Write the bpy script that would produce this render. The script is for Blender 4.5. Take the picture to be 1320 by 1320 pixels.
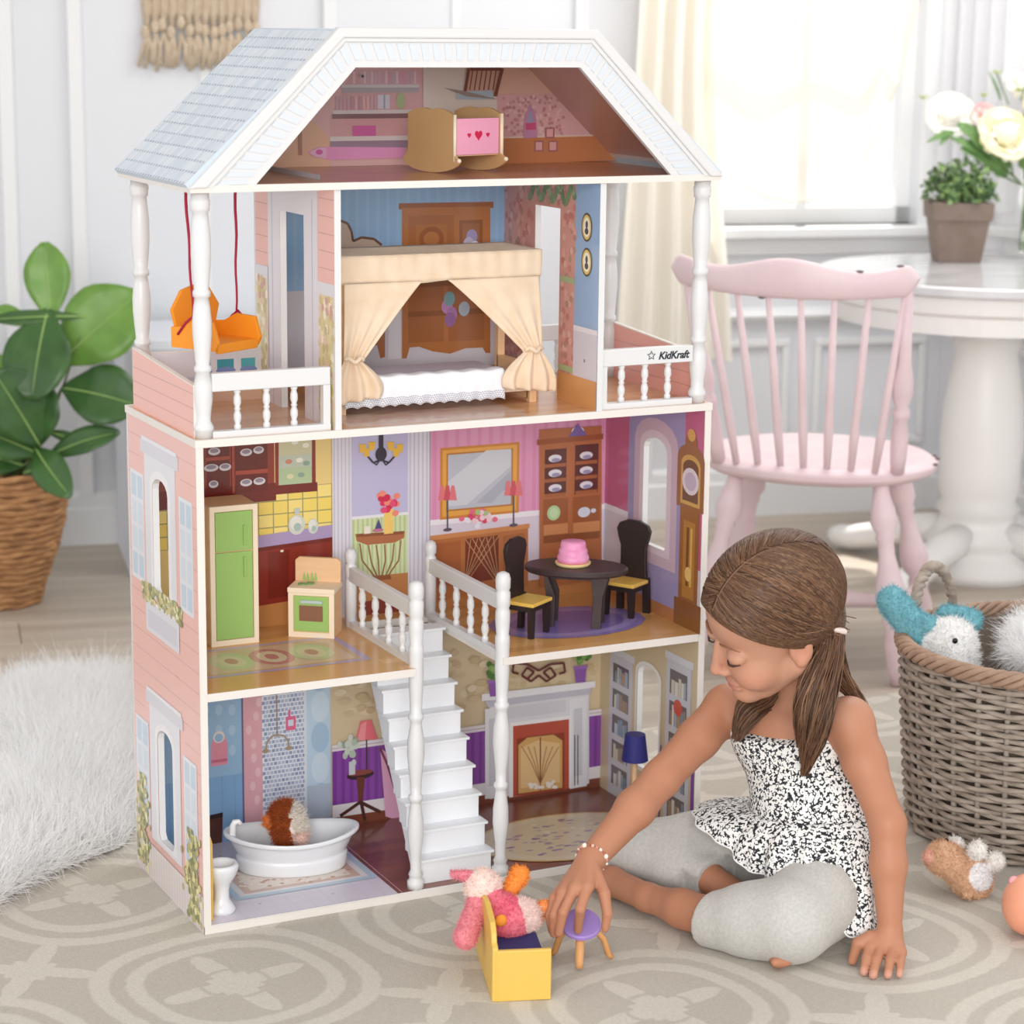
import bpy, bmesh, math, random
import numpy as np
from mathutils import Vector, Matrix
from mathutils.geometry import tessellate_polygon
random.seed(7); RNG = np.random.default_rng(11)
for o in list(bpy.data.objects): bpy.data.objects.remove(o)
SC = bpy.context.scene
COL = SC.collection

# ---------------------------------------------------------------- camera
CF, CPITCH, CYAW, CROLL = 2988.5, .211, -.4609, .0112
CAM = np.array([-1.0283, -3.0734, 1.3298])
_cy, _sy, _cp, _sp = math.cos(CYAW), math.sin(CYAW), math.cos(CPITCH), math.sin(CPITCH)
CFW = np.array([-_sy*_cp, _cy*_cp, -_sp]); _r = np.array([_cy, _sy, 0.]); _u = np.cross(_r, CFW)
CR = math.cos(CROLL)*_r+math.sin(CROLL)*_u; CU = -math.sin(CROLL)*_r+math.cos(CROLL)*_u
cd = bpy.data.cameras.new('camera'); cam = bpy.data.objects.new('camera', cd); COL.objects.link(cam)
cam.matrix_world = Matrix(((CR[0], CU[0], -CFW[0], CAM[0]), (CR[1], CU[1], -CFW[1], CAM[1]), (CR[2], CU[2], -CFW[2], CAM[2]), (0, 0, 0, 1)))
cd.sensor_fit = 'HORIZONTAL'; cd.sensor_width = 36; cd.lens = CF*36/1320; cd.clip_start = .05; cd.clip_end = 60
cd.dof.use_dof = True; cd.dof.focus_distance = 3.5; cd.dof.aperture_fstop = 5.0
SC.camera = cam

# ---------------------------------------------------------------- light
W_ = bpy.data.worlds.new('world'); SC.world = W_; W_.use_nodes = True
bg = W_.node_tree.nodes['Background']; bg.inputs[0].default_value = (.985, .99, 1, 1); bg.inputs[1].default_value = .85
def area_light(name, loc, target, size, power, color=(1, 1, 1)):
    l = bpy.data.lights.new(name, 'AREA'); l.shape = 'RECTANGLE'; l.size, l.size_y = size; l.energy = power; l.color = color
    o = bpy.data.objects.new(name, l); COL.objects.link(o); o.location = loc
    o.rotation_euler = (Vector(target)-Vector(loc)).to_track_quat('-Z', 'Y').to_euler(); return o
area_light('softbox_key', (-3.2, -7.2, 2.3), (.6, 0, .7), (3.6, 2.6), 245, (1, .985, .96))
area_light('corner_fill', (2.1, 1.1, 2.47), (2.1, 1.1, 0), (1.4, 1.2), 22, (1, .99, .97))  # added unseen fill that brightens the window corner, not a room fixture
sl = bpy.data.lights.new('window_sun', 'SUN'); sl.energy = 5.0; sl.angle = .02; sl.color = (1, .96, .9)
so = bpy.data.objects.new('window_sun', sl); COL.objects.link(so); so.location = (3, 4, 4)
so.rotation_euler = Vector((-.40, -.62, -1.18)).to_track_quat('-Z', 'Y').to_euler()
vs = SC.view_settings; SC.display_settings.display_device = 'sRGB'
vs.view_transform = 'Standard'; vs.look = 'None'; vs.gamma = 1; vs.use_curve_mapping = False; vs.exposure = 0.37

# ---------------------------------------------------------------- measuring: where a sight line meets a plane of the place
def ray(x, y): return CFW+CR*(x-660)/CF+CU*(660-y)/CF
def atZ(x, y, z=0): d = ray(x, y); return CAM+d*(z-CAM[2])/d[2]
def atY(x, y, v=0): d = ray(x, y); return CAM+d*(v-CAM[1])/d[1]
def atX(x, y, v=0): d = ray(x, y); return CAM+d*(v-CAM[0])/d[0]
def atD(x, y, dep): return CAM+ray(x, y)*dep
def atP(x, y, O, n): d = ray(x, y); O = np.array(O, float); n = np.array(n, float); return CAM+d*((O-CAM)@n)/(d@n)

# ---------------------------------------------------------------- materials
def lin(c):
    if isinstance(c, str): c = tuple(int(c.lstrip('#')[i:i+2], 16)/255 for i in (0, 2, 4))
    return tuple((v/12.92 if v <= .04045 else ((v+.055)/1.055)**2.4) for v in c[:3])+(1.,)
_M = {}
def nd(nt, t, **kw):
    n = nt.nodes.new(t)
    for k, v in kw.items():
        if k.startswith('i_'): n.inputs[int(k[2:]) if k[2:].isdigit() else k[2:].replace('_', ' ')].default_value = v
        else: setattr(n, k, v)
    return n
def mat(name, c='#ffffff', rough=.5, c2=None, scale=8, bump=0, bscale=60, spec=.5, sss=0, coat=0, trans=0, metal=0, stretch=(1, 1, 1), detail=4, lo=.35, hi=.65, sheen=0):
    if name in _M: return _M[name]
    m = bpy.data.materials.new(name); m.use_nodes = True; nt = m.node_tree; b = nt.nodes['Principled BSDF']
    b.inputs['Base Color'].default_value = lin(c); b.inputs['Roughness'].default_value = rough; b.inputs['Specular IOR Level'].default_value = spec
    b.inputs['Metallic'].default_value = metal; b.inputs['Coat Weight'].default_value = coat; b.inputs['Coat Roughness'].default_value = .08
    b.inputs['Transmission Weight'].default_value = trans; b.inputs['Sheen Weight'].default_value = sheen
    if sss: b.inputs['Subsurface Weight'].default_value = sss; b.inputs['Subsurface Radius'].default_value = (.012, .005, .003); b.inputs['Subsurface Scale'].default_value = 1
    if c2 or bump:
        tc = nd(nt, 'ShaderNodeTexCoord'); mp = nd(nt, 'ShaderNodeMapping'); mp.inputs['Scale'].default_value = stretch
        nt.links.new(tc.outputs['Object'], mp.inputs[0])
    if c2:
        n = nd(nt, 'ShaderNodeTexNoise', i_Scale=scale, i_Detail=detail); nt.links.new(mp.outputs[0], n.inputs['Vector'])
        r = nd(nt, 'ShaderNodeValToRGB'); r.color_ramp.elements[0].position = lo; r.color_ramp.elements[1].position = hi
        r.color_ramp.elements[0].color = lin(c); r.color_ramp.elements[1].color = lin(c2)
        nt.links.new(n.outputs[0], r.inputs[0]); nt.links.new(r.outputs[0], b.inputs['Base Color'])
    if bump:
        n = nd(nt, 'ShaderNodeTexNoise', i_Scale=bscale, i_Detail=5); nt.links.new(mp.outputs[0], n.inputs['Vector'])
        bp = nd(nt, 'ShaderNodeBump', i_Strength=min(1, bump), i_Distance=.004); nt.links.new(n.outputs[0], bp.inputs['Height']); nt.links.new(bp.outputs[0], b.inputs['Normal'])
    _M[name] = m; return m
def attr_mat(name, rough=.4, coat=0, spec=.5, sss=0, bump=0, bscale=80, vary=0, vscale=40):
    """base colour comes from the mesh's printed / dyed colour attribute"""
    if name in _M: return _M[name]
    m = mat(name, '#ffffff', rough, coat=coat, spec=spec, sss=sss, bump=bump, bscale=bscale); nt = m.node_tree
    a = nd(nt, 'ShaderNodeVertexColor', layer_name='Col'); b = nt.nodes['Principled BSDF']
    out = a.outputs[0]
    if vary:
        tc = nd(nt, 'ShaderNodeTexCoord'); n = nd(nt, 'ShaderNodeTexNoise', i_Scale=vscale, i_Detail=4); nt.links.new(tc.outputs['Object'], n.inputs['Vector'])
        mr = nd(nt, 'ShaderNodeMapRange', i_1=.3, i_2=.7, i_3=1-vary, i_4=1+vary); nt.links.new(n.outputs[0], mr.inputs[0])
        mx = nd(nt, 'ShaderNodeMix', data_type='RGBA', blend_type='MULTIPLY'); mx.inputs[0].default_value = 1
        nt.links.new(out, mx.inputs[6]); nt.links.new(mr.outputs[0], mx.inputs[7]); out = mx.outputs[2]
    nt.links.new(out, b.inputs['Base Color']); return m

# ---------------------------------------------------------------- mesh builder
class MB:
    def __init__(s): s.v = []; s.f = []; s.c = None
    def add(s, v, f):
        n = len(s.v); s.v += [tuple(map(float, p)) for p in v]; s.f += [tuple(i+n for i in q) for q in f]; return s
    def box(s, a, b, M=None):
        x0, y0, z0 = a; x1, y1, z1 = b
        v = [(x0, y0, z0), (x1, y0, z0), (x1, y1, z0), (x0, y1, z0), (x0, y0, z1), (x1, y0, z1), (x1, y1, z1), (x0, y1, z1)]
        if M is not None: v = [tuple(M @ Vector(p)) for p in v]
        return s.add(v, [(0, 3, 2, 1), (4, 5, 6, 7), (0, 1, 5, 4), (1, 2, 6, 5), (2, 3, 7, 6), (3, 0, 4, 7)])
    def prism(s, pts, d, holes=(), M=None):
        """pts: 3-D outline; d: 3-D extrusion vector; holes: list of outlines"""
        loops = [list(map(Vector, pts))]+[list(map(Vector, h)) for h in holes]
        flat = [p for l in loops for p in l]; n = len(flat); d = Vector(d)
        tri = tessellate_polygon(loops)
        v = [tuple(p) for p in flat]+[tuple(p+d) for p in flat]
        f = [tuple(t) for t in tri]+[tuple(i+n for i in reversed(t)) for t in tri]
        k = 0
        for l in loops:
            m = len(l)
            for i in range(m): a, b = k+i, k+(i+1) % m; f.append((a, b, b+n, a+n))
            k += m
        if M is not None: v = [tuple(M @ Vector(p)) for p in v]
        return s.add(v, f)
    def tube(s, pts, rad, n=8, cap=True, closed=False, flat=1.0, up=None):
        pts = np.array(pts, float); m = len(pts)
        rad = np.full(m, rad) if np.isscalar(rad) else np.array(rad, float)
        T = np.gradient(pts, axis=0) if not closed else np.roll(pts, -1, 0)-np.roll(pts, 1, 0)
        T /= np.linalg.norm(T, axis=1)[:, None]+1e-12
        u = np.array(up if up is not None else ((0, 0, 1) if abs(T[0][2]) < .9 else (1, 0, 0)), float)
        V = []
        for i in range(m):
            a = u-T[i]*(u@T[i])
            if np.linalg.norm(a) < 1e-6: a = np.cross(T[i], (1, .3, .2))
            a /= np.linalg.norm(a); b = np.cross(T[i], a); u = a if up is None else u
            for k in range(n):
                t = 2*math.pi*k/n; V.append(pts[i]+rad[i]*(flat*math.cos(t)*a+math.sin(t)*b))
        F = []
        for i in range(m-1+closed):
            j = (i+1) % m
            for k in range(n): F.append((i*n+k, i*n+(k+1) % n, j*n+(k+1) % n, j*n+k))
        if cap and not closed: F += [tuple(range(n))[::-1], tuple(range((m-1)*n, m*n))]
        return s.add(V, F)
    def lathe(s, prof, c=(0, 0, 0), n=24, sx=1, sy=1, M=None):
        """prof: list of (r, z)"""
        V = []; F = []; m = len(prof)
        for r, z in prof:
            for k in range(n):
                t = 2*math.pi*k/n; V.append((c[0]+max(r, 1e-5)*sx*math.cos(t), c[1]+max(r, 1e-5)*sy*math.sin(t), c[2]+z))
        for i in range(m-1):
            for k in range(n): F.append((i*n+k, i*n+(k+1) % n, (i+1)*n+(k+1) % n, (i+1)*n+k))
        F += [tuple(range(n))[::-1], tuple(range((m-1)*n, m*n))]
        if M is not None: V = [tuple(M @ Vector(p)) for p in V]
        return s.add(V, F)
    def ball(s, c, r, n=16, m=10, M=None):
        r = (r,)*3 if np.isscalar(r) else r; V = []; F = []
        for i in range(m+1):
            a = math.pi*i/m
            for k in range(n):
                t = 2*math.pi*k/n; p = Vector((r[0]*math.sin(a)*math.cos(t), r[1]*math.sin(a)*math.sin(t), -r[2]*math.cos(a)))
                if M is not None: p = M @ p
                V.append((p.x+c[0], p.y+c[1], p.z+c[2]))
        for i in range(m):
            for k in range(n): F.append((i*n+k, i*n+(k+1) % n, (i+1)*n+(k+1) % n, (i+1)*n+k))
        return s.add(V, F)
    def grid(s, fn, nu, nv):
        V = [fn(i/nu, j/nv) for j in range(nv+1) for i in range(nu+1)]
        return s.add(V, [(j*(nu+1)+i, j*(nu+1)+i+1, (j+1)*(nu+1)+i+1, (j+1)*(nu+1)+i) for j in range(nv) for i in range(nu)])
    def build(s, name, m, parent=None, smooth=False, bevel=0, subsurf=0, solid=0, org=None, world=False, fix=True):
        V = np.array(s.v, float)
        if org is None and parent is None: org = ((V[:, 0].min()+V[:, 0].max())/2, (V[:, 1].min()+V[:, 1].max())/2, V[:, 2].min())
        if world and parent is not None:
            V = V-np.array(WLOC[parent.name])
        elif org is not None: V = V-np.array(org)
        me = bpy.data.meshes.new(name); me.from_pydata(V.tolist(), [], s.f); me.update()
        if fix:
            bm = bmesh.new(); bm.from_mesh(me); bmesh.ops.remove_doubles(bm, verts=bm.verts, dist=1e-6)
            bmesh.ops.recalc_face_normals(bm, faces=bm.faces); bm.to_mesh(me); bm.free()
        return mesh_obj(name, me, m, parent, smooth, bevel, subsurf, solid, org if parent is None else None)
WLOC = {}
def mesh_obj(name, me, m, parent=None, smooth=False, bevel=0, subsurf=0, solid=0, loc=None):
    me.materials.append(m)
    o = bpy.data.objects.new(name, me); COL.objects.link(o)
    if loc is not None: o.location = loc
    if parent is not None: o.parent = parent
    WLOC[o.name] = tuple(o.location) if parent is None else tuple(np.array(WLOC[parent.name])+np.array(o.location))
    if smooth: me.polygons.foreach_set('use_smooth', [True]*len(me.polygons))
    if solid: q = o.modifiers.new('t', 'SOLIDIFY'); q.thickness = solid; q.offset = 0
    if bevel: q = o.modifiers.new('b', 'BEVEL'); q.width = bevel; q.segments = 2; q.limit_method = 'ANGLE'; q.angle_limit = .6
    if subsurf: q = o.modifiers.new('s', 'SUBSURF'); q.levels = q.render_levels = subsurf
    return o
def tag(o, label=None, cat=None, group=None, kind=None):
    if label: o['label'] = label
    if cat: o['category'] = cat
    if group: o['group'] = group
    if kind: o['kind'] = kind
    return o
def thing(name, label, cat, loc=(0, 0, 0), rz=0, group=None):
    o = bpy.data.objects.new(name, None); COL.objects.link(o); o.location = loc; o.rotation_euler = (0, 0, rz); o.empty_display_size = .05
    WLOC[o.name] = tuple(loc); return tag(o, label, cat, group)
def struct(o): o['kind'] = 'structure'; return o
def copy_part(src, parent, loc=None, rot=None):
    c = src.copy(); COL.objects.link(c); c.parent = parent
    if loc is not None: c.location = loc
    if rot is not None: c.rotation_euler = rot
    WLOC[c.name] = tuple(np.array(WLOC[parent.name] if parent else (0, 0, 0))+np.array(c.location)); return c
def B(a, b, M=None): return MB().box(a, b, M)

# ---------------------------------------------------------------- flat print: coloured shapes lying on one plane (mm-thin ink layers)
class Print:
    def __init__(s, O, u, v, n): s.O, s.u, s.vv, s.n = (np.array(t, float) for t in (O, u, v, n)); s.V = []; s.F = []; s.C = []; s.k = 1
    def uv(s, x, y): p = atP(x, y, s.O, s.n)-s.O; return (p@s.u, p@s.vv)
    def poly(s, pts, col, holes=()):
        loops = [[Vector((a, b, 0)) for a, b in l] for l in [pts]+list(holes)]
        flat = [p for l in loops for p in l]; n0 = len(s.V); h = s.k*.00004; s.k += 1
        s.V += [tuple(s.O+p.x*s.u+p.y*s.vv+h*s.n) for p in flat]
        for t in tessellate_polygon(loops):
            a, b, c = (np.array(s.V[n0+i]) for i in t)
            if np.cross(b-a, c-a)@s.n < 0: t = t[::-1]
            s.F.append(tuple(n0+i for i in t)); s.C.append(tuple(v**.84 for v in lin(col)))
        return s
    def P(s, pts, col, holes=()): return s.poly([s.uv(*p) for p in pts], col, [[s.uv(*p) for p in h] for h in holes])
    def r(s, u0, v0, u1, v1, col): return s.poly([(u0, v0), (u1, v0), (u1, v1), (u0, v1)], col)
    def R(s, x0, y0, x1, y1, col): a, b = s.uv(x0, y0), s.uv(x1, y1); return s.r(a[0], a[1], b[0], b[1], col)
    def e(s, cu, cv, ru, rv, col, n=18, a0=0, a1=2*math.pi): return s.poly([(cu+ru*math.cos(a0+(a1-a0)*i/n), cv+rv*math.sin(a0+(a1-a0)*i/n)) for i in range(n if a1-a0 > 6 else n+1)], col)
    def E(s, x, y, ru, rv, col, n=16): a = s.uv(x, y); return s.e(a[0], a[1], ru, rv, col, n)
    def l(s, pts, w, col):
        p = np.array(pts, float)
        for a, b in zip(p[:-1], p[1:]):
            d = (b-a)/(np.linalg.norm(b-a)+1e-9); q = np.array((-d[1], d[0]))*w/2
            s.poly([a+q, a-q, b-q, b+q], col); s.k -= 1
        s.k += 1; return s
    def L(s, pts, w, col): return s.l([s.uv(*p) for p in pts], w, col)
    def build(s, name, parent, m=None):
        me = bpy.data.meshes.new(name); me.from_pydata(s.V, [], s.F); me.update()
        ca = me.color_attributes.new('Col', 'FLOAT_COLOR', 'CORNER')
        ca.data.foreach_set('color', np.repeat(np.array(s.C), 3, 0).ravel())
        return mesh_obj(name, me, m or attr_mat('laminate_print', .28, coat=.25), parent)

# ---------------------------------------------------------------- blended solids (signed distance fields) for bodies, plush and hair
class SDF:
    def __init__(s, lo, hi, h):
        s.h = h; s.lo = np.array(lo, float); n = np.ceil((np.array(hi)-s.lo)/h).astype(int)+1
        s.S = np.full(n, 1.0, np.float32); s.n = n
    def _blk(s, lo, hi):
        a = np.clip(np.floor((lo-s.lo)/s.h).astype(int), 0, s.n); b = np.clip(np.ceil((hi-s.lo)/s.h).astype(int)+1, 0, s.n)
        if (b <= a).any(): return None, None
        g = np.meshgrid(*[s.lo[i]+s.h*np.arange(a[i], b[i]) for i in range(3)], indexing='ij')
        return tuple(slice(a[i], b[i]) for i in range(3)), np.stack(g, -1)
    def _mix(s, sl, d, k, op):
        S = s.S[sl]; d = d.astype(np.float32)
        if op == 'sub':
            d = -d; h = np.clip(.5+.5*(d-S)/k, 0, 1); s.S[sl] = S+(d-S)*h+k*h*(1-h)
        else:
            h = np.clip(.5+.5*(d-S)/k, 0, 1); s.S[sl] = d+(S-d)*h-k*h*(1-h)
    def ell(s, c, r, M=None, k=.01, op='add'):
        """ellipsoid; M rows = its axes in world space"""
        c = np.array(c, float); r = np.array((r,)*3 if np.isscalar(r) else r, float); m = r.max()+3*k+.004
        sl, P = s._blk(c-m, c+m)
        if sl is None: return s
        q = P-c
        if M is not None: q = q@np.array(M, float).T
        k0 = np.linalg.norm(q/r, axis=-1); k1 = np.linalg.norm(q/(r*r), axis=-1)
        s._mix(sl, np.where(k0 > 1e-6, k0*(k0-1)/(k1+1e-9), -r.min()), k, op); return s
    def cone(s, a, b, ra, rb, k=.01, op='add'):
        a = np.array(a, float); b = np.array(b, float); m = max(ra, rb)+3*k+.004
        sl, P = s._blk(np.minimum(a, b)-m, np.maximum(a, b)+m)
        if sl is None: return s
        d = b-a; t = np.clip(((P-a)@d)/(d@d+1e-12), 0, 1)
        s._mix(sl, np.linalg.norm(P-a-t[..., None]*d, axis=-1)-(ra+(rb-ra)*t), k, op); return s
    def chain(s, pts, rad, k=.01):
        for i in range(len(pts)-1): s.cone(pts[i], pts[i+1], rad[i], rad[i+1], k)
        return s
    def plane(s, p, n, k=.002):
        """cut away what lies on the side n points to"""
        g = np.meshgrid(*[s.lo[i]+s.h*np.arange(s.n[i]) for i in range(3)], indexing='ij')
        d = sum((g[i]-p[i])*n[i] for i in range(3)); s._mix((slice(None),)*3, -d, k, 'sub'); return s
    def mesh(s):
        S = s.S; I = S < 0; n = s.n
        cnt = sum(I[a:n[0]-1+a, b:n[1]-1+b, c:n[2]-1+c].astype(np.int8) for a in (0, 1) for b in (0, 1) for c in (0, 1))
        act = np.argwhere((cnt > 0) & (cnt < 8)); idx = np.full(cnt.shape, -1, np.int64); idx[tuple(act.T)] = np.arange(len(act))
        acc = np.zeros((len(act), 3)); num = np.zeros(len(act))
        cs = [(a, b, c) for a in (0, 1) for b in (0, 1) for c in (0, 1)]
        for A in cs:
            for Bc in cs:
                if sum(Bc)-sum(A) == 1 and all(y >= x for x, y in zip(A, Bc)):
                    va = S[tuple((act+A).T)]; vb = S[tuple((act+Bc).T)]; mk = (va < 0) != (vb < 0)
                    t = np.where(mk, va/np.where(mk, va-vb, 1), 0)
                    acc += np.where(mk[:, None], np.array(A)+t[:, None]*(np.array(Bc)-np.array(A)), 0); num += mk
        V = s.lo+s.h*(act+acc/num[:, None]); F = []
        for ax in range(3):
            sl0 = [slice(None)]*3; sl1 = [slice(None)]*3; sl0[ax] = slice(0, -1); sl1[ax] = slice(1, None)
            e = np.argwhere(I[tuple(sl0)] != I[tuple(sl1)]); o1, o2 = [(1, 2), (2, 0), (0, 1)][ax]
            e = e[(e[:, o1] > 0) & (e[:, o2] > 0) & (e[:, o1] < n[o1]-1) & (e[:, o2] < n[o2]-1)]
            u = np.zeros(3, int); u[o1] = 1; w = np.zeros(3, int); w[o2] = 1
            q = np.stack([idx[tuple(t.T)] for t in (e-u-w, e-w, e, e-u)], 1); fl = ~I[tuple(e.T)]
            q[fl] = q[fl][:, ::-1]; F.append(q)
        F = np.concatenate(F); F = F[(F >= 0).all(1)]; return V, F
    def build(s, name, m, parent=None, col=None, smooth_it=1, org=None, disp=None):
        V, F = s.mesh()
        for _ in range(smooth_it):
            A = np.zeros_like(V); c = np.zeros(len(V))
            for i in range(4):
                a, b = F[:, i], F[:, (i+1) % 4]
                for j in range(3):
                    A[:, j] += np.bincount(a, V[b, j], len(V))+np.bincount(b, V[a, j], len(V))
                c += np.bincount(a, minlength=len(V))+np.bincount(b, minlength=len(V))
            V = V*.4+.6*A/np.maximum(c, 1)[:, None]
        if disp is not None: V = disp(V)
        return np_obj(name, V, F, m, parent, None if col is None else col(V), org)
def np_obj(name, V, F, m, parent=None, C=None, org=None, smooth=True):
    V = np.asarray(V, float)
    if parent is not None: off = np.array(WLOC[parent.name])
    elif org is not None: off = np.array(org)
    else: off = np.array(((V[:, 0].min()+V[:, 0].max())/2, (V[:, 1].min()+V[:, 1].max())/2, V[:, 2].min()))
    me = bpy.data.meshes.new(name); k = F.shape[1]
    me.vertices.add(len(V)); me.vertices.foreach_set('co', (V-off).ravel().astype(np.float32))
    me.loops.add(F.size); me.loops.foreach_set('vertex_index', F.ravel().astype(np.int32))
    me.polygons.add(len(F)); me.polygons.foreach_set('loop_start', np.arange(0, F.size, k, dtype=np.int32))
    if C is not None:
        me.update(); ca = me.color_attributes.new('Col', 'FLOAT_COLOR', 'POINT'); C = np.asarray(C, float)
        if C.shape[1] == 3: C = np.concatenate([C, np.ones((len(C), 1))], 1)
        ca.data.foreach_set('color', C.ravel())
    me.update(calc_edges=True); me.validate()
    return mesh_obj(name, me, m, parent, smooth, loc=None if parent is not None else off)
def fur(pts, nrm, length, width, m, name, parent=None, lean=(0, 0, 0), curl=.3, C=None, org=None, seg=3, rng=RNG, zmin=None):
    """tapered flat strands, one per point"""
    n = len(pts); pts = np.asarray(pts, float); nrm = np.asarray(nrm, float)
    L = length*(.6+.7*rng.random(n))[:, None]
    d = nrm+curl*rng.normal(size=(n, 3))+np.array(lean); d /= np.linalg.norm(d, axis=1)[:, None]
    b = np.cross(d, rng.normal(size=(n, 3))); b /= np.linalg.norm(b, axis=1)[:, None]+1e-9
    g = curl*.9*rng.normal(size=(n, 3)); V = []
    for i in range(seg+1):
        t = i/seg; p = pts+d*L*t+g*L*t*t; w = width*(1-.85*t)
        V += [p-b*w, p+b*w]
    V = np.stack(V, 1).reshape(-1, 3); k = 2*(seg+1); F = []
    if zmin is not None: V[:, 2] = np.maximum(V[:, 2], zmin)
    base = np.arange(n)*k
    for i in range(seg): F.append(np.stack([base+2*i, base+2*i+1, base+2*i+3, base+2*i+2], 1))
    return np_obj(name, V, np.concatenate(F), m, parent, None if C is None else np.repeat(C, k, 0), org)
# ================================================================ ROOM
FZ = -.006                                   # wood floor level; the rug's top is z = 0
WA = np.array([.55, 2.606, 0.]); WE = np.array([.977, -.211, 0.]); WE /= np.linalg.norm(WE); WN = np.array([WE[1], -WE[0], 0.])
WANG = math.atan2(WE[1], WE[0])
SCOR = 2.365                                 # where back and right wall meet
WC = WA+WE*SCOR; RE = np.array([.13, -.99, 0.]); RE /= np.linalg.norm(RE); RN = np.array([RE[1], -RE[0], 0.])   # RN points into the room (-x)
RANG = math.atan2(RE[1], RE[0])
def wallM(A, e): return Matrix(((e[0], e[1], 0, A[0]), (e[1], -e[0], 0, A[1]), (0, 0, 1, 0), (0, 0, 0, 1)))  # local x along wall, y towards room, z up
MB_ = wallM(WA, WE); MR_ = wallM(WC, RE)
WHITE = mat('wall_paint', '#dcdee3', .55, bump=.05, bscale=30)
TRIM = mat('trim_paint', '#e3e4e6', .4)
def wood_floor_mat():
    m = mat('oak_floor', '#beb2a4', .42, '#aa9d8e', 3, bump=.06, bscale=25, stretch=(.35, 6, 6), detail=6)
    nt = m.node_tree; b = nt.nodes['Principled BSDF']; src = b.inputs['Base Color'].links[0].from_socket
    oi = nd(nt, 'ShaderNodeObjectInfo'); mr = nd(nt, 'ShaderNodeMapRange', i_3=.86, i_4=1.1); nt.links.new(oi.outputs['Random'], mr.inputs[0])
    mx = nd(nt, 'ShaderNodeMix', data_type='RGBA', blend_type='MULTIPLY'); mx.inputs[0].default_value = 1
    nt.links.new(src, mx.inputs[6]); nt.links.new(mr.outputs[0], mx.inputs[7]); nt.links.new(mx.outputs[2], b.inputs['Base Color']); return m
FLOOR = wood_floor_mat()
# floor: sub-floor and planks that run along the back wall
fl = struct(MB().box((-3.2, -6.2, FZ-.03), (4.2, .02, FZ-.012), wallM(WA, WE)@Matrix.Scale(-1, 4, (0, 1, 0))).build('floor', mat('floor_gap', '#6e655b', .8), org=(0, 0, FZ-.012)))
_pl = []; PW, PL = .19, 1.9
pm = MB().box((-PL/2+.0008, -PW/2+.0008, -.012), (PL/2-.0008, PW/2-.0008, 0)).build('plank', FLOOR, fl, bevel=.0012)
_first = True
for r in range(33):
    off = (r*.73) % PL
    for k in range(4):
        s = -3.1+off-PL/2+k*PL; t = .0-PW/2-r*PW
        p = WA+WE*s+WN*(-t)
        if p[0] < -3.5 or p[0] > 4.3: continue
        o = pm if _first else copy_part(pm, fl)
        _first = False
        o.location = (p[0], p[1], FZ-(FZ-.012)); o.rotation_euler = (0, 0, WANG)
# walls
H = 2.5
def rectw(s0, s1, z0, z1, y=0): return [(s0, y, z0), (s1, y, z0), (s1, y, z1), (s0, y, z1)]
W1 = (1.64, 2.275, .785, 2.1)          # window on the back wall
wb = struct(MB().prism(rectw(-3.0, SCOR, FZ-.02, H), (0, -.12, 0), [rectw(*W1)], MB_).build('wall_back', WHITE, org=tuple(WA)))
W2 = (.28, 1.05, .80, 2.1)
wr = struct(MB().prism(rectw(-.12, 3.2, FZ-.02, H), (0, -.12, 0), [rectw(*W2)], MR_).build('wall_right', WHITE, org=tuple(WC)))
struct(MB().box((-3.0, -.12, H), (SCOR+.6, 3.4, H+.05), MB_).build('ceiling', mat('ceiling_paint', '#f4f4f2', .7)))
def wall_part(name, M, par, boxes, m=TRIM, bevel=.002):
    mb = MB()
    for a, b in boxes: mb.box(a, b, M)
    return mb.build(name, m, par, world=True, bevel=bevel)
for s in (-.99, -.14, -.128+.155, .66, 1.315, 1.515):
    w = .035
    wall_part('batten', MB_, wb, [((s-w/2, 0, .12), (s+w/2, .016, H))])
for s in (-.57, .345, .985):
    wall_part('batten', MB_, wb, [((s-.012, 0, .12), (s+.012, .006, H))])
def baseboard(name, M, s0, s1):
    prof = [(0, FZ), (.02, FZ), (.02, .085), (.014, .092), (.014, .118), (.006, .13), (0, .13)]
    return struct(MB().prism([(s0, y, z) for y, z in prof], (s1-s0, 0, 0), M=M).build(name, TRIM))
baseboard('baseboard_back', MB_, -3.0, SCOR); baseboard('baseboard_right', MR_, 0, 3.0)
def chair_rail(name, M, s0, s1, z):
    return struct(MB().prism([(s0, 0, z), (s0, .022, z+.006), (s0, .03, z+.02), (s0, .018, z+.034), (s0, 0, z+.04)], (s1-s0, 0, 0), M=M).build(name, TRIM))
chair_rail('trim_1', MB_, 1.535, SCOR, .525); chair_rail('trim_2', MR_, 0, 3.0, .525)
def panel_moulding(par, M, s0, s1, z0, z1, w=.022):
    for a, b in (((s0, 0, z0), (s1, .012, z0+w)), ((s0, 0, z1-w), (s1, .012, z1)), ((s0, 0, z0+w), (s0+w, .012, z1-w)), ((s1-w, 0, z0+w), (s1, .012, z1-w))):
        wall_part('moulding', M, par, [(a, b)], bevel=.004)
panel_moulding(wb, MB_, 1.58, 1.92, .18, .48); panel_moulding(wb, MB_, 1.99, 2.32, .18, .48)
panel_moulding(wr, MR_, .10, .52, .18, .48); panel_moulding(wr, MR_, .62, 1.1, .18, .48)
GLASS = mat('window_glass', '#ffffff', .02)
_nt = GLASS.node_tree; _tr = nd(_nt, 'ShaderNodeBsdfTransparent'); _gl = nd(_nt, 'ShaderNodeBsdfGlossy', i_Roughness=.02); _mx = nd(_nt, 'ShaderNodeMixShader'); _mx.inputs[0].default_value = .05
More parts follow.
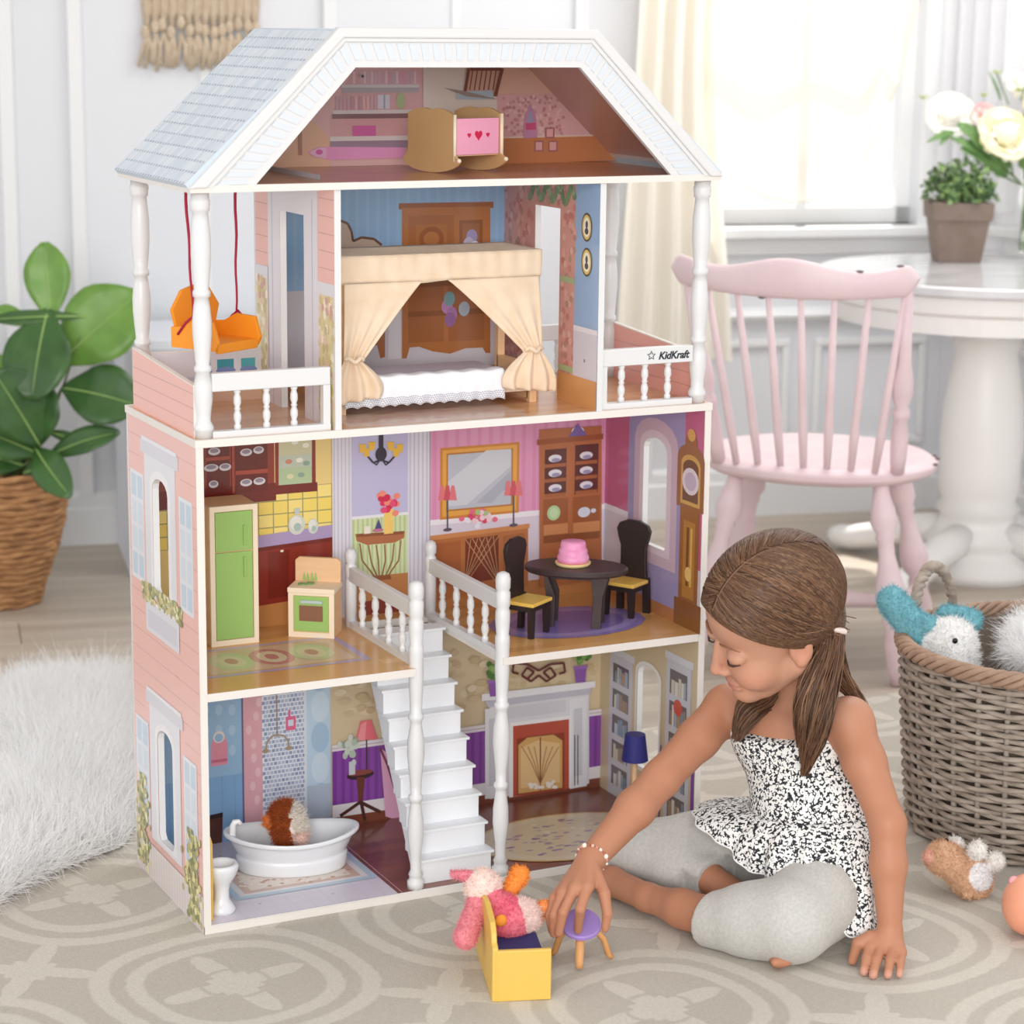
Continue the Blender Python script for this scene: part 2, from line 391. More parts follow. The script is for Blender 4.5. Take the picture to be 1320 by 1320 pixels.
_nt.links.new(_tr.outputs[0], _mx.inputs[1]); _nt.links.new(_gl.outputs[0], _mx.inputs[2]); _nt.links.new(_mx.outputs[0], _nt.nodes['Material Output'].inputs[0])
def window(name, M, W, mun):
    s0, s1, z0, z1 = W
    # white sash bars, sill and casing; the pane is a part
    mb = MB().box((s0, -.09, z0), (s1, -.05, z0+.045), M).box((s0, -.09, z1-.045), (s1, -.05, z1), M).box((s0, -.09, z0), (s0+.04, -.05, z1), M).box((s1-.04, -.09, z0), (s1, -.05, z1), M)
    w = struct(mb.build(name, TRIM)); c = M @ Vector((s0, 0, 0))
    for q in mun: wall_part('muntin', M, w, [((q-.011, -.085, z0+.04), (q+.011, -.055, z1-.04))])
    wall_part('muntin', M, w, [((s0+.03, -.083, z0+.63), (s1-.03, -.057, z0+.66))])
    wall_part('sill', M, w, [((s0-.07, -.09, z0-.03), (s1+.07, .055, z0))], bevel=.006)
    wall_part('apron', M, w, [((s0-.05, 0, z0-.075), (s1+.05, .018, z0-.03))])
    wall_part('casing', M, w, [((s0-.075, 0, z0), (s0, .02, z1+.07))]); wall_part('casing', M, w, [((s1, 0, z0), (s1+.075, .02, z1+.07))])
    wall_part('pane', M, w, [((s0+.04, -.073, z0+.045), (s1-.04, -.069, z1-.045))], GLASS, bevel=0)
    return w
window('window_1', MB_, W1, [1.965]); window('window_2', MR_, W2, [.66])

# ---------------------------------------------------------------- rug with woven medallions
def rug_mat():
    m = mat('rug_wool', '#cdc6b9', .95, bump=.5, bscale=420, spec=.1); nt = m.node_tree; b = nt.nodes['Principled BSDF']
    tc = nd(nt, 'ShaderNodeTexCoord'); mp = nd(nt, 'ShaderNodeMapping'); mp.inputs['Rotation'].default_value = (0, 0, math.radians(-12)); mp.inputs['Location'].default_value = (.12, .19, 0)
    nt.links.new(tc.outputs['Object'], mp.inputs[0])
    nz = nd(nt, 'ShaderNodeTexNoise', i_Scale=55., i_Detail=2); nt.links.new(mp.outputs[0], nz.inputs['Vector'])
    ns = nd(nt, 'ShaderNodeVectorMath', operation='MULTIPLY_ADD'); nt.links.new(nz.outputs['Color'], ns.inputs[0]); ns.inputs[1].default_value = (.008,)*3; nt.links.new(mp.outputs[0], ns.inputs[2])
    sx = nd(nt, 'ShaderNodeSeparateXYZ'); nt.links.new(ns.outputs[0], sx.inputs[0])
    def m_(op, a, b_=0., c=0., clamp=False):
        n = nd(nt, 'ShaderNodeMath', operation=op); n.use_clamp = clamp
        for i, v in enumerate((a, b_, c)):
            if isinstance(v, (int, float)): n.inputs[i].default_value = v
            else: nt.links.new(v, n.inputs[i])
        return n.outputs[0]
    def polar(ox, oy, P):
        fx = m_('SUBTRACT', m_('FRACT', m_('ADD', m_('DIVIDE', sx.outputs[0], P), ox)), .5)
        fy = m_('SUBTRACT', m_('FRACT', m_('ADD', m_('DIVIDE', sx.outputs[1], P), oy)), .5)
        return m_('SQRT', m_('ADD', m_('MULTIPLY', fx, fx), m_('MULTIPLY', fy, fy))), m_('ARCTAN2', fy, fx)
    def below(v, e, s=.012): return m_('DIVIDE', m_('SUBTRACT', e, v), s, clamp=True)
    P = .42; r, th = polar(0, 0, P); c4 = m_('COSINE', m_('MULTIPLY', th, 4.)); c8 = m_('COSINE', m_('MULTIPLY', th, 8.))
    rr = m_('MULTIPLY', r, m_('MULTIPLY_ADD', c4, .035, 1.))
    band = lambda c, w: below(m_('ABSOLUTE', m_('SUBTRACT', rr, c)), w)
    pat = m_('MAXIMUM', band(.44, .038), band(.325, .036))
    pet = below(r, m_('MULTIPLY_ADD', c4, .085, m_('MULTIPLY_ADD', c8, .04, .15)))
    hole = below(m_('ABSOLUTE', m_('SUBTRACT', r, .115)), .014)
    pat = m_('MAXIMUM', pat, m_('MULTIPLY', pet, m_('SUBTRACT', 1., hole)))
    r2, t2 = polar(.5, .5, P); d4 = m_('COSINE', m_('MULTIPLY', t2, 4.)); d8 = m_('COSINE', m_('MULTIPLY', t2, 8.))
    st = below(r2, m_('MULTIPLY_ADD', d4, -.07, m_('MULTIPLY_ADD', d8, .035, .14)))
    pat = m_('MAXIMUM', pat, st)
    n2 = nd(nt, 'ShaderNodeTexNoise', i_Scale=300., i_Detail=3); nt.links.new(tc.outputs['Object'], n2.inputs['Vector'])
    mr = nd(nt, 'ShaderNodeMapRange', i_1=.3, i_2=.7, i_3=.93, i_4=1.06); nt.links.new(n2.outputs[0], mr.inputs[0])
    mx = nd(nt, 'ShaderNodeMix', data_type='RGBA'); nt.links.new(pat, mx.inputs[0]); mx.inputs[6].default_value = lin('#c4bdb2'); mx.inputs[7].default_value = lin('#d5cfc4')
    m2 = nd(nt, 'ShaderNodeMix', data_type='RGBA', blend_type='MULTIPLY'); m2.inputs[0].default_value = 1
    nt.links.new(mx.outputs[2], m2.inputs[6]); nt.links.new(mr.outputs[0], m2.inputs[7]); nt.links.new(m2.outputs[2], b.inputs['Base Color']); return m
rug = MB().box((-1.5, -1.7, FZ), (2.3, .62, -.0004)).build('area_rug', rug_mat(), bevel=.003)
tag(rug, 'large grey and cream area rug woven with round medallions under the dollhouse', 'rug')
# ================================================================ DOLLHOUSE
W, D, T = .843, .3256, .010
Z2, Z3, Z4, ZT, XA = .367, .729, 1.096, 1.30, .2207
PXL, PXR = .211, .640                       # partitions of the bedroom floor
DW = mat('dollhouse_white', '#dededf', .38, coat=.15); PINK = mat('siding_pink', '#eab3a8', .4, coat=.1)
EDGE = mat('edge_band', '#e6e0da', .4)
dh = thing('dollhouse', 'tall three-storey pink and white wooden dollhouse with a pale blue shingled roof', 'dollhouse')
def dpart(name, mb, m=DW, par=dh, **k): return mb.build(name, m, par, world=True, **k)
def arch(a0, a1, z0, z1, n=8, ch=.0):
    r = (a1-a0)/2; c = (a0+a1)/2; k = .55
    return [(a0, z0+ch), (a0+ch, z0), (a1-ch, z0), (a1, z0+ch)]+[(c+r*math.cos(math.pi*i/n), z1-r*k+r*k*math.sin(math.pi*i/n)) for i in range(n+1)]
# --- side walls with arched window cut-outs
HL = [arch(.135, .208, .472, .652, ch=.008), arch(.135, .208, .08, .262, ch=.008)]
lp = dpart('side_wall', MB().prism([(0, 0, 0), (0, D, 0), (0, D, Z3), (0, 0, Z3)], (T, 0, 0), [[(0, a, b) for a, b in h] for h in HL]))
XR = W-T
def onR(x, y): p = atX(x, y, XR); return (p[1], p[2])
wa, wb_, wc, wd = onR(829, 620)[0], onR(859.5, 620)[0], onR(845, 564)[1], onR(844, 705)[1]
e_, f_, g_, h_ = onR(821, 920)[0], onR(850, 920)[0], onR(836, 858)[1], onR(836, 995)[1]
HR = [arch(wb_, wa, wd, wc, ch=.004), arch(f_, e_, h_, g_, ch=.004)]
rp = dpart('side_wall', MB().prism([(W, 0, 0), (W, D, 0), (W, D, Z3), (W, 0, Z3)], (-T, 0, 0), [[(W, p, q) for p, q in h] for h in HR]))
bp = dpart('back_wall', MB().box((0, D, 0), (W, D+.006, Z3)))
bp3 = dpart('back_wall', MB().box((PXL, D, Z3), (PXR+T, D+.006, Z4)))
bp4 = dpart('attic_back_wall', MB().prism([(0, D, Z4), (W, D, Z4), (W-XA, D, ZT), (XA, D, ZT)], (0, .006, 0)))
# --- floors
f0 = dpart('base_floor', MB().box((T, .0, 0), (W-T, D, .013)))
SX0, SX1, SYB = .340, .486, .285
f2 = dpart('second_floor', MB().prism([(T, 0, Z2-.012), (SX0, 0, Z2-.012), (SX0, SYB, Z2-.012), (SX1, SYB, Z2-.012), (SX1, 0, Z2-.012), (W-T, 0, Z2-.012), (W-T, D, Z2-.012), (T, D, Z2-.012)], (0, 0, .012)), EDGE)
f3 = dpart('third_floor', MB().box((-.002, -.003, Z3-.0), (W+.002, D+.006, Z3+.011)), EDGE)
f4 = dpart('attic_floor', MB().box((-.004, -.006, Z4-.010), (W+.004, D+.008, Z4)), EDGE)
F3 = Z3+.011
dpart('edge_strip', MB().box((0, -.002, 0), (W, .0, .012)), EDGE)
dpart('edge_strip', MB().box((-.001, -.0015, .012), (T, 0, Z3)), EDGE); dpart('edge_strip', MB().box((W-T, -.0015, .012), (W+.001, 0, Z3)), EDGE)
# --- bedroom partitions with door openings
def onx(v): return lambda x, y: tuple(atX(x, y, v)[1:3])
oL, oR = onx(PXL), onx(PXR)
dl0, dl1, dlt = oL(391.6, 300)[0], oL(361, 300)[0], oL(376, 274)[1]
dr0, dr1, drt = oR(722, 300)[0], oR(690, 300)[0], oR(705, 266)[1]
pl = dpart('partition', MB().prism([(PXL, 0, F3), (PXL, dl0, F3), (PXL, dl0, dlt), (PXL, dl1, dlt), (PXL, dl1, F3), (PXL, D, F3), (PXL, D, Z4-.01), (PXL, 0, Z4-.01)], (T, 0, 0)))
pr = dpart('partition', MB().prism([(PXR, 0, F3), (PXR, dr0, F3), (PXR, dr0, drt), (PXR, dr1, drt), (PXR, dr1, F3), (PXR, D, F3), (PXR, D, Z4-.01), (PXR, 0, Z4-.01)], (T, 0, 0)))
# --- roof
rn = np.array((-(ZT-Z4), 0, XA)); rn /= np.linalg.norm(rn); rt = .008
rl = dpart('roof_slope', MB().prism([(-.004, 0, Z4-.004), (XA, 0, ZT), (XA, D+.006, ZT), (-.004, D+.006, Z4-.004)], tuple(rn*rt)), mat('roof_board', '#cdd9e6', .5))
rr_ = dpart('roof_slope', MB().prism([(W+.004, 0, Z4-.004), (W-XA, 0, ZT), (W-XA, D+.006, ZT), (W+.004, D+.006, Z4-.004)], (-rn[0]*rt, 0, rn[2]*rt)), mat('roof_board'))
rtp = dpart('roof_top', MB().box((XA-.002, 0, ZT), (W-XA+.002, D+.006, ZT+.007)), mat('roof_board'))
fo = [(-.006, Z4-.004), (XA-.004, ZT+.011), (W-XA+.004, ZT+.011), (W+.006, Z4-.004)]
fi = [(.092, Z4-.001), (.243, 1.256), (W-.243, 1.256), (W-.083, Z4-.001)]
fa = dpart('gable_fascia', MB().prism([(x, -.004, z) for x, z in [fo[0], fi[0], fi[1], fi[2], fi[3], fo[3], fo[2], fo[1]]], (0, .009, 0)))
def inset(p, q, k): return (p[0]+(q[0]-p[0])*k, p[1]+(q[1]-p[1])*k)
mid = [inset(fo[i], fi[i], .26) for i in range(4)]
dpart('cornice', MB().prism([(x, -.004, z) for x, z in [fo[0], mid[0], mid[1], mid[2], mid[3], fo[3], fo[2], fo[1]]], (0, -.007, 0)), bevel=.0025, par=fa)
mid2 = [inset(fo[i], fi[i], .36) for i in range(4)]
dpart('cornice', MB().prism([(x, -.004, z) for x, z in [mid[0], mid2[0], mid2[1], mid2[2], mid2[3], mid[3], mid[2], mid[1]]], (0, -.0035, 0)), bevel=.001, par=fa)
# dentils along the fascia
dm = mat('dentil', '#d7dde4', .4)
for i, (n0, A_, B_, C_, D_) in enumerate(((17, mid2[0], mid2[1], fi[0], fi[1]), (21, mid2[1], mid2[2], fi[1], fi[2]), (17, mid2[2], mid2[3], fi[2], fi[3]))):
    for k in range(n0):
        t0, t1 = (k+.22)/n0, (k+.80)/n0
        a0, a1 = inset(A_, B_, t0), inset(A_, B_, t1); c0, c1 = inset(C_, D_, t0), inset(C_, D_, t1)
        q = [inset(a0, c0, .06), inset(a1, c1, .06), inset(a1, c1, .72), inset(a0, c0, .72)]
        dpart('dentil', MB().prism([(x, -.004, z) for x, z in q], (0, -.0018, 0)), dm, fa)
# --- roof shingles (printed courses)
ru = np.array((XA+.004, 0, ZT-Z4+.004)); rlen = np.linalg.norm(ru); ru /= rlen
ps = Print(np.array((-.004, 0, Z4-.004))+rn*rt, (0, -1, 0), ru, rn)
NR = 15; ch = rlen/NR
for i in range(NR):
    ps.r(-D-.004, i*ch, -.0, (i+1)*ch, '#ccd8e6' if i % 2 else '#d3dde9'); ps.k = 1
ps.k = 2
for i in range(NR):
    nS = 27
    for k in range(nS):
        u0 = -D-.004+(k+(i % 2)*.5)*(D/nS); w = D/nS
        u0c, u1c = max(u0, -D-.004), min(u0+w*.93, 0)
        if u1c-u0c < .002: continue
        ps.r(u0c, i*ch+.0008+random.random()*.0012, u1c, (i+1)*ch-.0006, random.choice(('#d2deea', '#c6d4e4', '#dbe4ee', '#cfdae8'))); ps.k -= 1
    ps.k += 1; 
    for k in range(nS):
        u0 = -D-.004+(k+(i % 2)*.5)*(D/nS)
        if u0+.006 < 0 and u0 > -D-.005: ps.r(u0+.001, i*ch+.0002, u0+.0066, i*ch+.0040, random.choice(('#8597b0', '#93a4ba', '#7688a2'))); ps.k -= 1
    ps.k = 2
ps.build('shingle_print', rl)
# ---------------------------------------------------------------- wall prints
def back(): return Print((0, D, 0), (1, 0, 0), (0, 0, 1), (0, -1, 0))
def rightw(x): return Print((x, 0, 0), (0, 1, 0), (0, 0, 1), (-1, 0, 0))
# second storey, back wall
p = back(); zb, zt = Z2, Z3
def col(px0, px1, c, z0=zb, z1=zt): u0, u1 = p.uv(px0, 680)[0], p.uv(px1, 680)[0]; p.r(u0, z0, u1, z1, c); return u0, u1
p.r(T, zb, p.uv(430, 680)[0], zt, '#e8c877')
u0, u1 = p.uv(262, 700)[0], p.uv(428, 690)[0]; zt1, zt0 = p.uv(380, 627)[1], p.uv(380, 694)[1]
p.r(T, zt0, u1, zt1, '#8d8757')
n = 13; tw = (u1-T)/n; th = (zt1-zt0)/4
for i in range(n):
    for j in range(4): p.r(T+i*tw+.0009, zt0+j*th+.0009, T+(i+1)*tw-.0009, zt0+(j+1)*th-.0009, '#f3d45c' if (i+j) % 3 else '#f6dc77'); p.k -= 1
p.k += 1
RED, RED2 = '#84271b', '#64160f'
p.R(186, 545, 354, 641, RED); p.R(186, 636, 356, 645, RED2); p.R(354, 545, 407, 631, '#7c2016')
p.R(359, 560, 402, 586, '#c8c39a'); p.R(359, 588, 402, 601, '#b7c1ae'); p.R(359, 604, 402, 622, '#a9bf92'); p.R(354, 626, 409, 633, RED2)
for x, y in ((372, 595), (386, 593), (395, 597), (374, 614), (388, 612), (380, 570), (394, 574)): p.E(x, y, .006, .004, random.choice(('#e8ead8', '#7d9c86', '#cc7a63', '#d9d3a2')))
for x0, x1 in ((266, 296), (303, 345)): p.R(x0, 560, x1, 632, '#5a120c')
for x, y, a in ((276, 582, .010), (272, 603, .012), (290, 602, .010), (317, 583, .010), (333, 580, .009), (317, 622, .010), (334, 620, .010), (275, 624, .008)):
    p.E(x, y, a, .006, '#d9d5dc'); p.E(x, y-1, a*.7, .0035, '#8c7d8f')
p.R(298, 560, 302, 636, '#a23a27'); p.R(264, 590, 296, 592, '#a23a27'); p.R(303, 607, 345, 609, '#a23a27')
p.P([(250, 703), (428, 676), (428, 696), (250, 722)], '#a08bb9'); p.P([(250, 720), (428, 694), (428, 765), (250, 795)], '#7d2117')
p.P([(250, 718), (428, 692), (428, 697), (250, 723)], RED2)
p.P([(345, 712), (372, 708), (372, 768), (345, 772)], '#681a12'); p.E(363, 710, .003, .002, '#e8dfc2')
p.P([(250, 795), (428, 765), (428, 810), (250, 840)], '#b5763f')
for x, y, a, b in ((382, 676, .0145, .0165), (403, 678, .009, .0125)):
    p.E(x, y, a, b, '#c9cfc5'); p.E(x-1, y-2, a*.7, b*.7, '#e1e2d6'); p.E(x+1, y+3, a*.45, b*.4, '#9fb5ad')
p.R(379, 655, 386, 662, '#b7c3bb')
for c0, c1 in ((428, 453), (525, 553)):
    u0, u1 = col(c0, c1, '#d9d6e2')
    for k in range(5): p.r(u0+(u1-u0)*(k+.35)/5.2, zb+.02, u0+(u1-u0)*(k+.7)/5.2, zt, '#bdb9cc'); p.k -= 1
    p.k += 1; p.r(u0-.002, zb, u1+.002, zb+.028, '#cfcbd9')
u0, u1 = col(453, 525, '#b8b3d9'); zw = p.uv(490, 664)[1]; p.r(u0, zb, u1, zw, '#c9d69f')
for k in range(12): p.r(u0+(u1-u0)*(k+.1)/12, zb, u0+(u1-u0)*(k+.5)/12, zw-.003, '#aebf83'); p.k -= 1
p.k += 1; p.r(u0, zw-.003, u1, zw+.002, '#e4e3e6'); p.R(453, 745, 525, 800, '#b9743f'); p.P([(470, 775), (512, 768), (520, 790), (468, 800)], '#7a2b22')
# half-round console table, flowers and chandelier
p.P([(457, 688), (521, 684), (520, 693), (508, 699), (472, 702), (459, 697)], '#a35a34'); p.P([(459, 688), (521, 684), (519, 688), (460, 692)], '#7c3f22')
for a_, b_, c_ in (((463, 700), (466, 722), (484, 745)), ((474, 702), (478, 725), (486, 745)), ((484, 702), (487, 722), (488, 745)), ((495, 701), (496, 722), (491, 745)), ((507, 700), (505, 722), (495, 745)), ((516, 696), (513, 722), (497, 745))): p.L([a_, b_, c_], .0026, '#8a5a30')
p.P([(478, 742), (502, 740), (504, 746), (476, 749)], '#8a4a28')
p.R(494, 656, 506, 687, '#efc25f')
for i in range(26): p.E(498+random.gauss(0, 7), 646+random.gauss(0, 5), .006, .005, random.choice(('#d8274a', '#e2406a', '#ee7f6a', '#c81d42')))
p.P([(481, 684), (487, 668), (492, 684)], '#3b3a72'); p.R(468, 678, 476, 687, '#eadfce'); p.E(486, 683, .010, .003, '#b4607f')
p.E(490, 585, .010, .012, '#2b2733'); p.R(487, 560, 493, 588, '#2b2733')
for s in (-1, 1):
    p.L([(490, 592), (490+s*10, 596), (490+s*17, 588), (490+s*20, 578)], .003, '#2b2733'); p.L([(490, 590), (490+s*6, 599), (490+s*12, 594)], .0022, '#2b2733')
    for dx, dy in ((12, 574), (24, 577), (19, 582)): p.P([(490+s*dx-5, dy-5), (490+s*dx+5, dy-5), (490+s*dx+3, dy+6), (490+s*dx-3, dy+6)], '#e8b03c')
# dining room wall
u0 = p.uv(553, 680)[0]; p.r(u0, zb, XR, zt, '#db8fb3'); zw = p.uv(640, 664)[1]
for k in range(16): p.r(u0+(XR-u0)*(k+.2)/16, zw, u0+(XR-u0)*(k+.55)/16, zt, '#d581aa'); p.k -= 1
p.k += 1; p.r(u0, zb, XR, zw, '#d6c9d8'); p.r(u0, zw-.006, XR, zw+.003, '#ebe4ea'); p.r(u0, zb+.0, XR, zb+.03, '#b9743f')
p.R(566, 577, 667, 660, '#c7772e'); p.R(569, 580, 664, 657, '#e0993f'); p.R(574, 584, 659, 651, '#b06a2c'); p.R(576, 586, 657, 649, '#b3b6c2')
p.P([(576, 652), (576, 620), (625, 580), (657, 578), (657, 600), (600, 650)], '#c8cad2'); p.P([(612, 648), (657, 606), (657, 622), (632, 647)], '#a1a4b2')
p.P([(553, 690), (679, 675), (679, 755), (553, 775)], '#b06436'); p.P([(553, 690), (681, 674), (681, 680), (553, 696)], '#c97e48')
p.P([(598, 694), (641, 689), (641, 745), (598, 752)], '#6d2b1b')
for k in range(5): p.L([(598+k*9, 694-k), (598+min(43, k*9+40), 750)], .0011, '#c99a6a'); p.L([(641-k*9, 690+k), (641-min(43, k*9+40), 748)], .0011, '#c99a6a')
p.P([(560, 700), (592, 696), (592, 752), (560, 757)], '#a0552c'); p.P([(647, 690), (674, 686), (674, 742), (647, 746)], '#a0552c')
for x in (575, 660):
    y = 636 if x < 600 else 630
    for dx in (-7, 0, 7): p.P([(x+dx-2, y-11), (x+dx+2, y-11), (x+dx+5, y+8), (x+dx-5, y+8)], '#dd6a70' if dx else '#c74654')
    p.P([(x-1, y+8), (x+1, y+8), (x+1, y+46), (x-1, y+46)], '#4d4550'); p.E(x, y+46, .008, .003, '#4d4550')
for i in range(24): p.E(612+random.gauss(0, 10), 666+random.gauss(0, 5), .005, .0045, random.choice(('#e0607a', '#d23f5e', '#f0c8d0', '#9dba78', '#e8e4ea')))
p.P([(693, 553), (773, 548), (773, 746), (693, 756)], '#a85c34'); p.P([(690, 566), (775, 558), (775, 565), (690, 573)], '#8d4726')
p.R(700, 579, 727, 638, '#4f2420'); p.R(739, 573, 768, 634, '#4f2420')
for x0 in (713, 753):
    for j in range(3):
        y = 590+j*19-(4 if x0 > 730 else 0); p.E(x0, y, .0125, .0065, '#dcd8e0'); p.E(x0+1, y+2, .008, .0035, '#8f88ad'); p.R(x0-14, y+8, x0+14, y+10, '#9a5330')
p.E(742, 555, .012, .008, '#e6e2ec'); p.P([(730, 562), (742, 545), (754, 560)], '#6a5597')
p.R(698, 643, 729, 672, '#8f4b28'); p.R(736, 640, 770, 670, '#8f4b28'); p.E(711, 660, .0125, .013, '#a6c98a'); p.E(711, 660, .008, .009, '#bcd8a2')
p.E(750, 659, .012, .009, '#cfd2e2'); p.E(762, 657, .005, .004, '#cfd2e2'); p.R(698, 676, 729, 686, '#c27a48'); p.R(736, 673, 770, 683, '#c27a48'); p.R(698, 690, 770, 692, '#7f4122')
p.build('printed_wall_art', bp)
# second storey, right wall
p = rightw(XR); P2 = HR[0]
p.poly([(0, zb), (D, zb), (D, zt), (0, zt)], '#b9537a', [P2])
c0, c1 = (P2[0][0]+P2[2][0])/2, 0
wy0, wy1 = wb_, wa
p.poly([(wy0-.055, zb), (wy1+.05, zb), (wy1+.05, zt), (wy0-.055, zt)], '#8f87b6', [P2])
p.poly(arch(wy0-.034, wy1+.030, wd-.03, wc+.032), '#c3a9bb', [P2]); p.poly(arch(wy0-.014, wy1+.012, wd-.012, wc+.012), '#d7c6d2', [P2])
p.k += 2
p.r(wy1+.05, zb, D, onR(790, 655)[1], '#c9c4d2'); p.r(wy1+.048, onR(790, 655)[1]-.006, D, onR(790, 655)[1]+.004, '#dcd8e2'); p.r(0, zb, .05, .47, '#c9c4d2')
p.r(0, zb, D, zb+.022, '#a9683c')
cy0, cy1 = onR(901, 700)[0], onR(876, 700)[0]; zk = onR(888, 656)[1]
p.r(cy0, zb+.012, cy1, zk, '#8a5428'); p.r(cy0+.012, zb+.05, cy1-.012, zk-.02, '#a9702f'); p.r(cy0+.020, zb+.07, cy0+.026, zk-.03, '#d8a850'); p.r(cy1-.030, zb+.07, cy1-.022, zk-.03, '#6b3f1c')
p.r(cy0-.012, zb, cy1+.012, zb+.045, '#7a481f'); p.poly(arch(cy0-.012, cy1+.012, zk, zk+.105), '#8a5428'); p.poly(arch(cy0, cy1, zk+.006, zk+.088), '#c89643'); p.poly(arch(cy0+.006, cy1-.006, zk+.012, zk+.08), '#5f3a22')
p.e((cy0+cy1)/2, zk+.045, .026, .022, '#d9cdd6'); p.e((cy0+cy1)/2, zk+.045, .018, .015, '#b9a9c0'); p.e((cy0+cy1)/2, zk+.108, .018, .016, '#8a5428'); p.e((cy0+cy1)/2, zk+.12, .012, .010, '#d09c48'); p.e((cy0+cy1)/2, zb+.09, .010, .012, '#e2b868')
p.build('printed_wall_art', rp)
# ground storey, back wall
p = back(); zb, zt = .013, Z2-.012
p.r(T, zb, p.uv(313, 980)[0], zt, '#8fb6d8'); zm = p.uv(290, 1000)[1]; p.r(T, zb, p.uv(313, 980)[0], zm, '#7aa6d4')
for k in range(9): p.r(T+k*.022, zb, T+k*.022+.0012, zm, '#6c97c6'); p.k -= 1
p.k += 1
for i in range(9): p.E(265+(i % 3)*17, 915+(i//3)*26, .006, .009, '#a7c6e0')
p.P([(272, 960), (275, 950), (290, 948), (293, 958), (293, 985), (272, 988)], '#e2899c'); p.E(282, 950, .010, .010, '#e6d9d2'); p.E(282, 951, .007, .007, '#8fb6d8'); p.P([(272, 980), (293, 977), (293, 981), (272, 984)], '#c9607a')
p.P([(265, 1052), (287, 1047), (286, 1090), (262, 1090)], '#4a2419'); p.P([(265, 1052), (287, 1047), (287, 1053), (265, 1058)], '#1f120e')
u0, u1, u2, u3 = (p.uv(x, 980)[0] for x in (313, 338, 392, 426))
p.r(u0, zb, u1, zt, '#dd9ea8'); p.r(u0-.0015, zb, u0+.0015, zt, '#5d5a7c')
for i in range(8): p.E(320+random.random()*16, 905+i*18, .005, .008, '#e9b9be')
p.r(u1, zb, u2, zt, '#e3e6ee')
nx, nz = 11, 46
for j in range(nz):
    for i in range(nx):
        o = .5*(j % 2); x0 = u1+(u2-u1)*(i+o)/nx; x1 = min(u2, x0+(u2-u1)/nx*.8); z0 = zb+(zt-zb)*j/nz
        if x0 < u2-.001: p.r(x0, z0, x1, z0+(zt-zb)/nz*.74, random.choice(('#8e9bb9', '#9fabc6', '#7d8bab', '#aab4ca'))); p.k -= 1
p.k += 1
p.L([(356, 895), (357, 950)], .0022, '#8f7a62'); p.L([(342, 968), (344, 956), (351, 948), (358, 947), (366, 948), (371, 955), (372, 963)], .003, '#9a8468'); p.E(342, 968, .006, .004, '#9a8468'); p.E(372, 964, .006, .004, '#9a8468')
p.R(368, 924, 381, 940, '#d8577e'); p.R(371, 928, 378, 935, '#c9cfe0'); p.R(371, 915, 374, 924, '#d8577e')
p.r(u2, zb, u3, zt, '#b5cee2')
for k in range(7): p.e(u2+.028, zt-.03-k*.052, .016, .026, '#9dbcd8' if k % 2 else '#c5d9e8')
p.r(u2, zb, u2+.004, zt, '#d8dde6'); p.r(u2+.004, zb, u3, zb+.075, '#a7b6cb')
p.r(u3, zb, XR, zt, '#cfb994')
for i in range(150): p.e(u3+.01+random.random()*(XR-u3-.02), zb+.17+random.random()*(zt-zb-.175), .006+.006*random.random(), .006, random.choice(('#c2a980', '#d9c6a4', '#c7b08a', '#bda27a')))
zw = p.uv(440, 964)[1]; p.r(u3, zb, XR, zw, '#7b3b98')
nS = 34
for k in range(nS): p.r(u3+(XR-u3)*(k+.1)/nS, zb, u3+(XR-u3)*(k+.5)/nS, zw, '#6a2f88'); p.k -= 1
p.k += 1; p.r(u3, zw-.002, XR, zw+.009, '#ddd6dc'); p.r(u3, zw+.002, XR, zw+.004, '#b9aab4'); zf = p.uv(430, 1052)[1]; zq = p.uv(430, 1036)[1]
p.r(u3, zf, XR, zq, '#e2dde2'); p.r(u3, zb, XR, zf, '#6d3323')
p.E(462, 997, .0245, .008, '#2e1b1d'); p.E(462, 994, .0225, .005, '#7b3a34'); p.P([(457, 1000), (468, 1000), (465, 1035), (460, 1035)], '#5b2b20'); p.L([(462, 1032), (436, 1050)], .006, '#3e1e18'); p.L([(462, 1032), (488, 1045)], .006, '#3e1e18'); p.L([(463, 1032), (468, 1056)], .006, '#3e1e18')
p.P([(462, 928), (476, 926), (484, 951), (456, 953)], '#e2626e'); p.P([(463, 932), (470, 928), (468, 952), (458, 953)], '#ef8a90'); p.L([(470, 952), (470, 990)], .0025, '#34242a')
for i in range(26): p.E(450+random.gauss(0, 6), 964+random.gauss(0, 8), .0045, .006, random.choice(('#a9b9a6', '#8ba08d', '#c5cfc0')))
p.R(447, 980, 455, 996, '#c3c6cf')
p.P([(487, 962), (520, 985), (524, 1060), (494, 1050)], '#dc9cc0'); p.L([(487, 962), (497, 985), (508, 1022)], .004, '#6a2e40')
